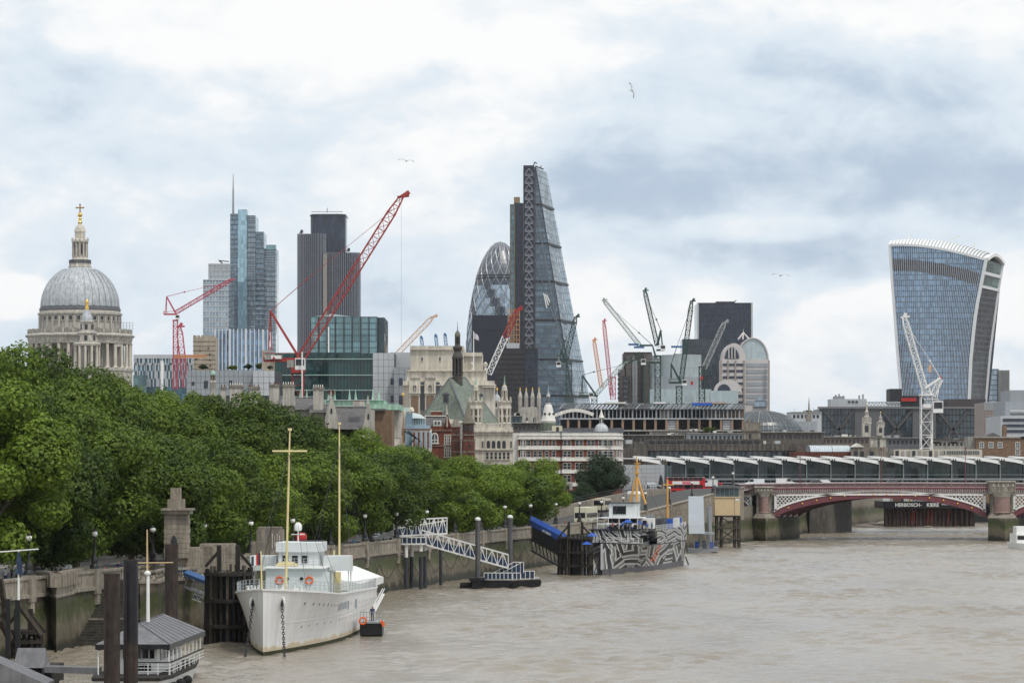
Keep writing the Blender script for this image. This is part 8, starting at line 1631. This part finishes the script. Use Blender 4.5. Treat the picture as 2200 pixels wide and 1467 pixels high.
# ================================================ CRANES
def cranes():
 C={'red':mat('crane_red',(.33,.035,.028),.5,var=.2),'pink':mat('crane_pink_red',(.46,.07,.11),.5,var=.15),'green':mat('crane_green',(.018,.05,.035),.5,var=.25),'tan':mat('crane_tan',(.60,.38,.24),.5),'orange':mat('crane_orange',(.62,.24,.08),.5),'white':M['white_paint'],'grey':mat('crane_grey',(.30,.31,.31),.5),'blue':mat('crane_blue',(.05,.14,.30),.5),'pale':mat('crane_pale_green',(.33,.38,.36),.5)}
 def lattice(mb,a,b,w,bay=None,ch=.16,br=.1,up=None,taper=1.0):
  a,b=Vector(a),Vector(b);d=b-a;L=d.length;q=d.normalized();s=Vector((0,1,0));s=(s-q*s.dot(q)).normalized();u=q.cross(s).normalized();n=max(2,round(L/(bay or w*1.2)))
  def c(i,k):
   t=i/n;ww=w/2*(1 if t<.9 else lerp(1,taper,(t-.9)/.1));return a+d*t+(u*(1 if k in(0,1)else-1)+s*(1 if k in(0,3)else-1))*ww
  for k in range(4):
   mb.bar(c(0,k),c(round(n*.9),k),ch);mb.bar(c(round(n*.9),k),c(n,k),ch)
  for i in range(n):
   for k in range(4):
    k2=(k+1)%4;mb.bar(c(i,k)if i%2 else c(i,k2),c(i+1,k2)if i%2 else c(i+1,k),br)
    if k in(1,3):mb.bar(c(i,k),c(i,k2),br)
  return mb
 def crane(label,col,d,mast=None,w=2.0,jib=None,apex=None,cj=None,cab=None,hook=None,jc=None,jw=1.7,cw=None,ch=.2,br=.13,tip=None,group='tower cranes over the city',name='tower_crane',pend=True,plat=None,jmid=None):
  base=P(*(mast[:2]if mast else jib[0]),d);R=thing(name,label,'crane',tuple(base),group);m=C[col];jm=C[jc or col]
  if mast:q=MB();lattice(q,P(mast[0],mast[1],d),P(mast[0],mast[2],d),w,ch=ch,br=br);q.bar(P(mast[0],mast[2],d),P(mast[0],mast[2]-3,d),w*1.25,w*1.25);q.build('mast',m,R)
  if jib:
   a,b=P(*jib[0],d),P(*jib[1],d)
   if jmid:mid=a.lerp(b,jmid[0]);q=MB();lattice(q,a,mid,jw,ch=ch,br=br);q.build('jib',C[jmid[1]],R);q=MB();lattice(q,mid,b,jw,ch=ch,br=br,taper=.5);q.build('jib_tip',jm,R)
   else:q=MB();lattice(q,a,b,jw,ch=ch,br=br,taper=.5);q.build('jib',jm,R)
   q=MB();dr=(b-a).normalized();q.bar(b,b+dr*jw*.8+Vector((jw*.6,0,0)),jw*.5);q.bar(b-Vector((jw*.5,0,0)),b+Vector((jw,0,jw*.2)),jw*.3);q.build('jib_head',jm,R)
  if apex:
   ap=P(*apex,d);q=MB();foot1=P(jib[0][0],jib[0][1],d);
   for s in(-.5,.5):q.bar(ap+Vector((0,s*w*.4,0)),foot1+Vector((0,s*w,0)),ch*1.9)
   n=5
   for i in range(n):t=i/n;q.bar(lerp(ap,foot1,t)+Vector((0,-.3*w*t,0)),lerp(ap,foot1,t+.1)+Vector((0,.3*w*t,0)),br)
   if cj:e=P(*cj,d);[q.bar(ap+Vector((0,s*w*.3,0)),lerp(e,foot1,.12+.1*(s>0))+Vector((0,s*w*.5,0)),ch*1.0)for s in(-.5,.5)]
   q.build('a_frame',m,R)
   if pend:q=MB();q.cyl(ap,lerp(ap,P(*jib[1],d),.28),br*.7,n=5);q.cyl(lerp(ap,P(*jib[1],d),.28),lerp(P(*jib[0],d),P(*jib[1],d),.93),br*.45,n=5);q.ball(lerp(ap,P(*jib[1],d),.28),br*2.2,6,4);q.build('pendant_line',m,R)
  if cj:
   e,f0=P(*cj,d),P(jib[0][0]+(jib[0][0]-cj[0])*.12,cj[1],d);q=MB();q.bar(e,f0,w*1.2,w*.35);q.build('counter_jib',m,R)
   for s in(-1,1):pass
   q=MB();dx=(f0-e)*.18;q.bar(e+dx*.15+Vector((0,0,w*.45)),e+dx*1.4+Vector((0,0,w*.45)),w*1.1,w*.7);q.build('counterweight',C[cw or 'grey'],R)
   q=MB();q.bar(e+Vector((0,-w*.6,w*.6)),f0+Vector((0,-w*.6,w*.6)),br);q.bar(e+Vector((0,-w*.6,0)),e+Vector((0,-w*.6,w*.6)),br);q.build('handrail',m,R)
  if cab:c=P(*cab,d);q=MB();q.box(c.x-w*.45,c.x+w*.45,c.y-w*.9,c.y,c.z-w*.5,c.z+w*.55);o=q.build('cab',C['white'],R);q=MB();q.box(c.x-w*.38,c.x+w*.38,c.y-w*.93,c.y-w*.88,c.z-w*.1,c.z+w*.45);q.build('cab_window',M['dark_void'],o)
  if hook:q=MB();q.cyl(P(*jib[1],d),P(jib[1][0],hook,d),br*.32,n=4);q.build('hoist_rope',M['steel'],R)
  return R
 R=crane('large red luffing crane with its jib raised across the ribbed tower','red',950,(640,860,793),3.2,((645,772),(862,424)),(581,668),(567,773),(646,783),742,jw=2.3,ch=.3,br=.15,name='luffing_crane')
 q=MB();q.box(PX(570,950),PX(606,950),947.6,951,PZ(773,950),PZ(763,950));q.build('winch_house',M['conc'],R);q=MB();q.box(PX(584,950),PX(606,950),947.3,947.5,PZ(771.5,950),PZ(764.5,950));o=q.build('sign_board',M['white_paint'],R);q=MB();q.extrude([P(585,771,947.25),P(592,771,947.25),P(588,765,947.25)],(0,-.05,0));q.build('red_emblem',M['red'],o)
 q=MB();q.box(PX(618,950),PX(634,950),947.6,951.6,PZ(790,950),PZ(774,950));q.build('machinery_house',M['conc'],R);q=MB();q.box(PX(627,950),PX(655,950),947.2,952,PZ(801,950),PZ(790,950));q.build('slew_ring',C['red'],R)
 q=MB();q.cyl(P(649,858,946),P(649,756,946),.22,n=6);q.build('white_mast',M['white_paint'],R)
 crane('pink-red crane left of the glass towers with a low raised jib','pink',1500,(377,835,690),2.0,((377,672),(495,602)),(358,637),(352,675),(382,682),None,jw=1.6,ch=.3,br=.2,cw='white')
 crane('pink-red folded jib leaning beside the left crane mast','pink',1550,None,2,((399,832),(385,703)),jw=2.6,ch=.34,br=.18)
 crane('orange boom held level between the pink crane and the bare core','orange',1480,None,2,((374,766),(440,765)),jw=.9,ch=.4,br=.15)
 crane('tan crane jib slanting up behind the pale stone office','tan',1400,None,2,((852,762),(929,682)),jw=1.9,ch=.3,br=.16)
 crane('crane jib with white foot and red tip in front of the brown office','red',1000,None,2,((1050,803),(1111,667)),jw=1.7,ch=.3,br=.18,jmid=(.58,'white'))
 crane('dark green crane in front of the wedge tower','green',2000,(1222,868,782),3.2,((1214,778),(1237,682)),(1206,752),(1198,777),(1200,783),None,jw=2.6,ch=.5,br=.3)
 crane('small dark green crane with a pale jib at the foot of the wedge tower','green',1900,(1277,868,852),3,((1280,848),(1340,780)),(1251,806),(1244,850),(1270,850),None,jc='pale',jw=2.2,ch=.45,br=.25)
 crane('slim pink-red crane left of the pipework building','pink',2300,(1317,858,812),3.4,((1314,850),(1297,690)),jw=2.2,ch=.5,br=.28)
 crane('slim orange crane leaning left near the pink-red one','orange',2320,None,2.4,((1292,832),(1276,731)),jw=2.4,ch=.5,br=.28)
 crane('green crane with the highest jib, leaning left over the pale drum','green',1900,(1413,868,766),3.1,((1412,742),(1385,625)),(1420,710),(1426,752),(1424,748),None,jw=2.3,ch=.5,br=.28)
 R=crane('green crane with a long pale jib reaching up to the left','green',1880,(1389,868,786),3.1,((1374,742),(1297,645)),(1402,742),(1418,779),(1382,778),None,jc='pale',jw=2.2,ch=.5,br=.25)
 q=MB();q.box(PX(1350,1880),PX(1372,1880),1878,1881,PZ(742,1880),PZ(738,1880));q.build('blue_platform',C['blue'],R);q=MB();q.box(PX(1362,1880),PX(1384,1880),1878,1881,PZ(748,1880),PZ(744,1880));q.build('blue_platform',C['blue'],R)
 q=MB();lattice(q,P(1376,760,1880),P(1340,783,1880),2.4,ch=.5,br=.3);q.build('folded_brace',C['green'],R)
 R=crane('green crane leaning right in front of the pale drum','green',1850,(1459,868,832),3.1,((1463,822),(1486,648)),(1442,782),(1437,822),(1470,822),None,jw=2.3,ch=.5,br=.28)
 q=MB();q.box(PX(1442,1850),PX(1466,1850),1848,1851,PZ(747,1850),PZ(743,1850));q.build('blue_platform',C['blue'],R)
 R=crane('grey crane jib beside the dark tower on a green mast','green',1800,(1508,868,790),3,((1512,792),(1556,694)),jc='grey',jw=2.4,ch=.5,br=.28)
 for x,y in((1507,812),(1486,823)):q=MB();q.box(PX(x-2.5,1800),PX(x+2.5,1800),1797.6,1798,PZ(y+4,1800),PZ(y-4,1800));o=q.build('red_sign',M['red'],R)
 R=crane('white lattice crane in front of the flared tower','white',1250,(1990,990,850),4.2,((1986,834),(1942,682)),(2020,812),(2014,872),(2013,875),None,jw=2.2,ch=.34,br=.2,name='luffing_crane')
 q=MB();lattice(q,P(1990,850,1250),P(1988,832,1250),3,ch=.34,br=.2);q.build('tower_top',C['white'],R);q=MB();lattice(q,P(1998,862,1250),P(2020,814,1250),1.8,ch=.34,br=.2);q.build('back_mast',C['white'],R);q=MB();q.box(PX(1995,1250),PX(2000,1250),1249,1251,PZ(800,1250),PZ(784,1250));q.build('hook_block',C['tan'],R);q=MB();q.ball(P(2021,810,1250),.5,8,5);q.build('warning_lamp',M['red'],R)
 for x,y,l in((905,722,'small blue crane head, left of three behind the stone office'),(936,718,'small blue crane head, middle of three behind the stone office'),(956,716,'small blue crane head, right of three behind the stone office')):
  R=thing('roof_crane',l,'crane',tuple(P(x,745,1300)),'blue crane heads');q=MB();lattice(q,P(x+3,746,1300),P(x,y+3,1300),1.1,ch=.22,br=.14);q.build('mast',C['blue'],R);q=MB();q.bar(P(x-1.5,y+4,1300),P(x+2.5,y+2,1300),1.2,1.4);q.build('head',C['blue'],R)
cranes()
# ================================================ LAMPS, VEHICLES, PEOPLE, BIRDS
def smalls():
 I,Wp=M['black_iron'],M['white_paint'];globe=mat('lamp_globe',(.85,.85,.82),.2,var=.02)
 L0=thing('street_lamp','','street lamp');q=MB();q.lathe([(.5,0),(.5,.25),(.32,.5),(.38,.9),(.22,1.2),(.13,1.5),(.09,3.1),(.16,3.2),(.1,3.3)],(0,0,0),10);q.build('post',I,L0,smooth=True);q=MB();q.ball((0,0,3.62),.33,12,8);q.build('globe',globe,L0,smooth=True);q=MB();q.lathe([(.3,3.85),(.12,4.02),(.03,4.15)],(0,0,0),10);q.build('crown',I,L0)
 pos=[(298+21*i,7.6)for i in range(1,17)]+[(655+22*k,rz(655+22*k)+1.35)for k in range(7)]
 for i,(y,z)in enumerate(pos):
  p=bp(y,.1,z);lab='black lamp standard with white globe on the river wall, %s from the left'%ORD[i].replace('leftmost','first')if i<16 else 'black lamp standard with white globe on the ramp wall, %s from its foot'%ORD[i-16].replace('leftmost','first')
  (dup(L0,p,0,lab,'globe lamps along the river wall')if i else(tag(L0,lab,group='globe lamps along the river wall'),setattr(L0,'location',p)))
 def car(col,h=1.45,L=4.3,van=False,lab='',loc=(0,0,0),yaw=0,name='car',cat='car',group=None):
  R=thing(name,lab,cat,loc,group,yaw);W=.86
  if van:prof=[(-L/2,.35),(-L/2,h*.97),(-L/2+.15,h),(L/2-1.5,h),(L/2-.75,h*.58),(L/2-.05,h*.5),(L/2,.35)]
  else:prof=[(-L/2,.35),(-L/2,.85),(-L/2+.35,.95),(-L/2+.75,h),(L/2-1.75,h),(L/2-1.05,.95),(L/2-.1,.78),(L/2,.35)]
  q=MB();q.loft([[Vector((x,s*W*(1 if z<1.0 else .86),z))for x,z in prof]for s in(-1,1)]);m=mat('paint_%d'%len(bpy.data.materials),col,.3,var=.04,spec=.6);o=q.build('body',m,None);o.parent=R
  q=MB();zt=h-.12
  for s in(-1,1):
   a,b=(-L/2+.75,L/2-1.6)if not van else(L/2-2.3,L/2-1.35);q.poly(*[(x,s*(W*.93+.012),z)if z<1.1 else(x,s*(W*.87+.012),z)for x,z in((a,1.0 if not van else h*.62),(b+.35,1.0 if not van else h*.62),(b,zt),(a+.2,zt))][::s])
  x0,z0,x1,z1=(L/2-1.09,.99,L/2-1.72,zt)if not van else(L/2-.8,h*.62,L/2-1.42,h*.94);q.poly((x0+.03,-W*.78,z0),(x0+.03,W*.78,z0),(x1+.03,W*.74,z1),(x1+.03,-W*.74,z1))
  if not van:q.poly((-L/2+.38,W*.78,.99),(-L/2+.38,-W*.78,.99),(-L/2+.7,-W*.74,zt),(-L/2+.7,W*.74,zt))
  o=q.build('windows',M['dark_void'],None);o.parent=R
  wm=bpy.data.meshes.get('wheel')or MB().cyl((0,-.1,0),(0,.1,0),.32,n=14).mesh('wheel',M['rubber']);hm=bpy.data.meshes.get('rim')or MB().cyl((0,-.115,0),(0,.115,0),.19,n=10).mesh('rim',M['steel']);lm=bpy.data.meshes.get('headlight')or MB().ball((0,0,0),.13,8,5).mesh('headlight',Wp)
  for x in(-L/2+.8,L/2-.85):
   for s in(-1,1):
    o=bpy.data.objects.new('wheel',wm);COL.objects.link(o);o.parent=R;o.location=(x,s*(W-.06),.32);c=bpy.data.objects.new('rim',hm);COL.objects.link(c);c.parent=o
  for s in(-1,1):o=bpy.data.objects.new('headlight',lm);COL.objects.link(o);o.parent=R;o.location=(L/2-.04,s*.6,.66)
  return R
 def road(y,off,z=None):p=bp(y,off,GZ+.01 if z is None else z);return tuple(p)
 yaw=lambda y,s=1:math.atan2(s*2,s*(bank(y+1)-bank(y-1)))
 for i,(y,off,s,col,van,nm)in enumerate([(372,12,-1,(.6,.6,.6),1,'white van parked under the trees left of the white ship'),(452,11,-1,(.35,.36,.38),0,'silver car under the trees right of the second mast'),(462,13,-1,(.55,.55,.55),1,'white van under the trees behind the white ship stern'),(474,11,-1,(.09,.1,.11),0,'dark grey car behind the river wall near the navy platform'),(486,12,-1,(.30,.33,.36),1,'grey van behind the raised pier platform'),(520,11,-1,(.55,.56,.58),0,'pale car behind the shore gangway'),(545,12,-1,(.05,.06,.09),0,'dark blue car between the guide piles'),(606,11,-1,(.52,.54,.57),0,'silver car first of two right of the last trees'),(618,11,-1,(.62,.62,.62),0,'white car second of two right of the last trees'),(632,14,-1,(.02,.02,.025),0,'black taxi waiting at the foot of the ramp')]):
  car(col,2.2 if van else 1.5,5.0 if van else 4.4,van,nm,road(y,off),yaw(y,s),'van' if van else 'car','van' if van else 'car')
 zb=PZ(1050,822)+.1
 for px,col,van,lab,s,d in((1621,(.6,.62,.64),1,'silver white van on the bridge by the left pier',-1,825),(1688,(.62,.62,.62),1,'small white van on the bridge right of the left pier',1,826),(1757,(.03,.03,.035),0,'black car on the left part of the bridge',1,830),(1775,(.6,.6,.6),0,'white car following the black one on the bridge',1,832),(1921,(.04,.04,.045),0,'black taxi at the crown of the bridge',1,830),(1522,(.65,.65,.65),1,'white van on the approach road behind the red bus',-1,880),(1403,(.5,.52,.55),0,'silver car by the station entrance',1,850)):
  z=PZ(1041+(px-1900)**2*3.4e-5,815)-.33 if px>1600 else rz(880)+.03;car(col,2.1 if van else 1.55,4.9 if van else 4.3,van,lab,(PX(px,d),d,z),0 if s>0 else math.pi,'van' if van else 'car','van' if van else 'car')
 def bus(nm,lab,cat,loc,yaw_,L,h,m,decks,band=None):
  R=thing(nm,lab,cat,loc,None,yaw_);W=1.25
  def bx(x0,x1,y0,y1,z0,z1,mm,n):o=MB().box(x0,x1,y0,y1,z0,z1).build(n,mm,None);o.parent=R;return o
  bx(-L/2,L/2,-W,W,.4,h,m,'body');bx(-L/2+.1,L/2-.1,-W+.1,W-.1,h,h+.08,Wp if decks==2 else m,'roof')
  for k in range(decks):
   z=1.45+2.0*k
   for i in range(7):
    x=-L/2+.5+(L-1)*i/7
    for s in(-1,1):bx(x,x+(L-1)/7-.12,s*W-.02,s*W+.02,z,z+.9,M['dark_void'],'window')
   bx(L/2-.03,L/2+.02,-W+.15,W-.15,z-.1,z+1.0,M['dark_void'],'windscreen')
  if band:bx(-L/2+1.5,L/2-1.5,-W-.03,-W+.01,2.45,3.3,Wp,'advert_panel');bx(-L/2+4.2,-L/2+7,-W-.035,-W-.028,2.5,3.2,mat('advert_pink',(.62,.16,.2),.5),'advert_print');bx(0,1.0,-W-.02,-W+.01,.5,2.3,M['dark_void'],'door')
  for x in(-L/2+2,L/2-2.4):
   for s in(-1,1):o=MB().cyl((x,s*W-.15,.48),(x,s*W+.04,.48),.48,n=14).build('wheel',M['rubber'],None);o.parent=R
  return R
 RB=mat('bus_red',(.52,.018,.025),.35,var=.06);d=872;bus('double_decker_bus','red double-decker bus with white advert on the bridge approach','bus',(PX(1473,d),d,PZ(1060,d)),0,10.2,4.3,RB,2,True);d=890;bus('red_bus','second red bus partly hidden behind the double-decker','bus',(PX(1520,d),d,PZ(1058,d)),0,8,2.6,RB,1)
 MB().box(PX(1395,880),PX(1640,880),858,900,6,PZ(1060.6,875)).build('junction_road',M['asphalt'],kind='structure')
 bus('coach','white and cream coach on the embankment road behind the patterned ship','coach',road(682,9,GZ+.03),yaw(682,-1),12,3.5,mat('coach_cream',(.62,.60,.45),.4,var=.05),1);bus('minibus','cream minibus behind the coach','minibus',road(716,14,rz(716)+.02),yaw(716,-1),6.5,2.8,mat('minibus_cream',(.55,.50,.38),.4),1)
 S=thing('statue','dark bronze statue on a pink granite pedestal by the station','statue',tuple(P(1420,1062,850)));q=MB();q.lathe([(1.1,0),(1.1,.5),(.8,.6),(.75,2.4),(.95,2.6)],tuple(P(1420,1064,850)),4,rot=.78);q.build('pedestal',mat('pink_pedestal',(.28,.16,.13),.5),S);q=MB();q.lathe([(.75,0),(.6,.8),(.42,1.6),(.5,1.9),(.2,2.15),(.26,2.4),(.15,2.65),(.02,2.75)],tuple(P(1420,1042,850)),10);q.build('figure',M['black_iron'],S,smooth=True)
 def person_mesh(k,mats):
  me=bpy.data.meshes.new('sk');sw=.12*(1 if k%2 else-.6);V=[(0,0,.95),(0,0,1.15),(0,0,1.38),(0,0,1.5),(0,.01,1.62),(0,.02,1.72),(.09,0,.9),(.1,sw,.5),(.1,sw*1.2-.02,.07),(.1,sw*1.2+.14,.03),(-.09,0,.9),(-.1,-sw,.5),(-.1,-sw*1.4-.02,.07),(-.1,-sw*1.4+.14,.03),(.19,0,1.4),(.25,-.03,1.14),(.24,.1,.92),(-.19,0,1.4),(-.25,-.03,1.14),(-.24,.12,.94)];E=[(0,1),(1,2),(2,3),(3,4),(4,5),(0,6),(6,7),(7,8),(8,9),(0,10),(10,11),(11,12),(12,13),(2,14),(14,15),(15,16),(2,17),(17,18),(18,19)];r=[.15,.14,.16,.06,.1,.07,.1,.075,.05,.045,.1,.075,.05,.045,.075,.055,.04,.075,.055,.04]
  for hnd,sx in((16,1),(19,-1)):
   for f in range(5):V.append((V[hnd][0]+sx*(.012*(f-2)),V[hnd][1]+.05+.02*(f==0),V[hnd][2]-(.07+.015*(2-abs(f-2)))*(1 if f else .5)));r.append(.012);E.append((hnd,len(V)-1))
  me.from_pydata(V,E,[]);o=bpy.data.objects.new('sk',me);COL.objects.link(o);o.modifiers.new('s','SKIN');
  for i,sv in enumerate(me.skin_vertices[0].data):sv.radius=(r[i],r[i]);sv.use_root=i==0
  o.modifiers.new('b','SUBSURF').levels=1;out=bpy.data.meshes.new_from_object(o.evaluated_get(bpy.context.evaluated_depsgraph_get()));bpy.data.objects.remove(o)
  out.materials.clear();[out.materials.append(m)for m in mats]
  for p in out.polygons:z=p.center.z;p.use_smooth=True;p.material_index=(3 if z>1.66 or(z>1.58 and p.center.y<-.02)else 0)if z>1.47 or(abs(p.center.x)>.2 and z<1.12)else(1 if z>.92 else(2 if z>.08 else 3))
  return out
 skin=mat('skin',(.45,.26,.18),.6);hair=mat('dark_hair',(.03,.02,.015),.7);C=lambda n,c:mat('cloth_'+n,c,.85,var=.15,scale=4);PM=[person_mesh(i,[skin,C('top%d'%i,c),C('low%d'%i,e),hair])for i,(c,e)in enumerate([((.65,.65,.65),(.03,.06,.2)),((.03,.04,.08),(.03,.03,.04)),((.2,.35,.5),(.05,.05,.06)),((.5,.06,.05),(.04,.04,.05)),((.03,.12,.4),(.3,.28,.25))])]
 nm=['white top and blue trousers','dark navy jacket','pale blue top','red top','blue top and pale trousers']
 ppl=[(12,331,GZ,0),(25,333,GZ,1),(36,335,GZ,2),(47,337,GZ,0),(62,336,GZ,1),(80,338,GZ,1),(196,349,GZ+.01,4),(255,352,GZ+.01,1),(316,356,GZ+.01,1)]
 where=['leftmost behind the parapet','second from the left behind the parapet','third from the left behind the parapet','by the corner flagpole','right of the corner flagpole','left of the bastion','at the head of the river stairs','behind the stairs gate','under the trees by the pylon']
 for i,(px,d,z,k)in enumerate(ppl):place('person',PM[k],Matrix.Translation((PX(px,d),d,z))@Matrix.Rotation(i*1.3,4,'Z'),None,'person in %s %s'%(nm[k],where[i]),'person','people on the embankment')
 for i,y in enumerate((430,441,455,468,481,503,530,541,552,566,590,640,655)):place('person',PM[(i*2+1)%5],Matrix.Translation(bp(y,2.2+(i%3),GZ if y<645 else rz(y)+.12))@Matrix.Rotation(i,4,'Z'),None,'person in %s, %s along the wall right of the white ship'%(nm[(i*2+1)%5],ORD[i].replace('leftmost','first')),'person','people on the embankment')
 place('person',PM[1],Matrix.Translation(P(800,1336,354)),None,'person in dark clothes standing on the boarding stage','person')
 for i in range(10):place('person',PM[(i*3)%5],Matrix.Translation(P(1306+10.5*i,1141+(i%3),563+.6*i))@Matrix.Rotation(i*2.,4,'Z'),None,'guest in %s, %s from the left on the patterned ship'%(nm[(i*3)%5],ORD[i].replace('leftmost','first')),'person','guests on the patterned ship')
 bw,bd=mat('gull_white',(.75,.75,.74),.7),mat('gull_grey',(.22,.22,.22),.7)
 for px,py,d,yw,roll,lab in((1357,194,290,.5,1.25,'gull banking steeply high above the wedge tower'),(873,346,280,.1,.12,'gull gliding above the red crane tip'),(1677,592,250,-.2,.08,'gull gliding low left of the flared tower')):
  G=thing('gull',lab,'bird',tuple(P(px,py,d)),'gulls in the sky');G.matrix_basis=Matrix.Translation(P(px,py,d))@Matrix.Rotation(yw,4,'Z')@Matrix.Rotation(roll,4,'Y');q=MB()
  q.loft([[(r*math.cos(a),y,r*.9*math.sin(a)+z)for a in[2*math.pi*i/8 for i in range(8)]]for y,r,z in((-.3,.015,.03),(-.25,.05,.03),(-.17,.055,.02),(-.05,.085,0),(.12,.06,0),(.24,.03,.01),(.36,.04,.01))]);o=q.build('body',bw,None,smooth=True);o.parent=G
  for s in(-1,1):
   q=MB();st=[(.05,-.1,.1,.02),(.3,-.14,.07,.13),(.5,-.06,.09,.1),(.7,.06,.14,.02)]
   for(x0,a0,b0,z0),(x1,a1,b1,z1)in zip(st,st[1:]):q.cur=1 if x1>.6 else 0;q.loft([[(s*x0,a0,z0),(s*x0,b0,z0-.01),(s*x0,b0,z0-.03),(s*x0,a0,z0-.03)],[(s*x1,a1,z1),(s*x1,b1,z1-.01),(s*x1,b1,z1-.02),(s*x1,a1,z1-.03)]])
   o=q.build('wing',[bw,bd],None);o.parent=G
 d=726;B=thing('river_boat','small white river boat cut by the right edge','boat',(PX(2200,d),d,0));q=MB();c=PX(2203,d);q.loft([[(c-w,y,-.4),(c+w,y,-.4),(c+w*1.25,y,1.4),(c-w*1.25,y,1.4)]for y,w in((d-1,.3),(d+2,1.2),(d+14,1.6))]);q.build('hull',Wp,B);MB().box(c-1.5,c+1.5,d+3,d+13,1.4,3.3).build('cabin',Wp,B);MB().box(c-1.3,c+1.3,d+2.95,d+3,2.1,3.0).build('windscreen',M['dark_void'],B);MB().box(c-1.2,c+1.2,d+5,d+10,3.3,5.0).build('upper_deck',Wp,B)
 R=thing('traffic_cone','orange and white traffic cone by the river stairs','traffic cone',(PX(224,350),350,GZ));
 for z0,z1,m in((0,.45,M['orange']),(.45,.75,Wp),(.75,1.1,M['orange'])):q=MB();q.cyl((PX(224,350),350,GZ+z0),(PX(224,350),350,GZ+z1),.26-.2*z0,.26-.2*z1,10);q.build('band',m,R)
smalls()
for o in bpy.data.objects:
 if '_m' in o:del o['_m']
# ================================================ AIR: thin summer haze over the city
def haze():
 q=MB();q.box(-8200,8200,-420,12200,-6,262);m=bpy.data.materials.new('haze_air');m.use_nodes=True;N,L=m.node_tree.nodes,m.node_tree.links;N.remove(N['Principled BSDF']);v=N.new('ShaderNodeVolumePrincipled');v.inputs['Color'].default_value=(.86,.91,1,1);v.inputs['Density'].default_value=HAZE;v.inputs['Anisotropy'].default_value=.2;L.new(v.outputs[0],N['Material Output'].inputs['Volume'])
 q.build('haze',m,kind='stuff')
HAZE=2.0e-5
haze()
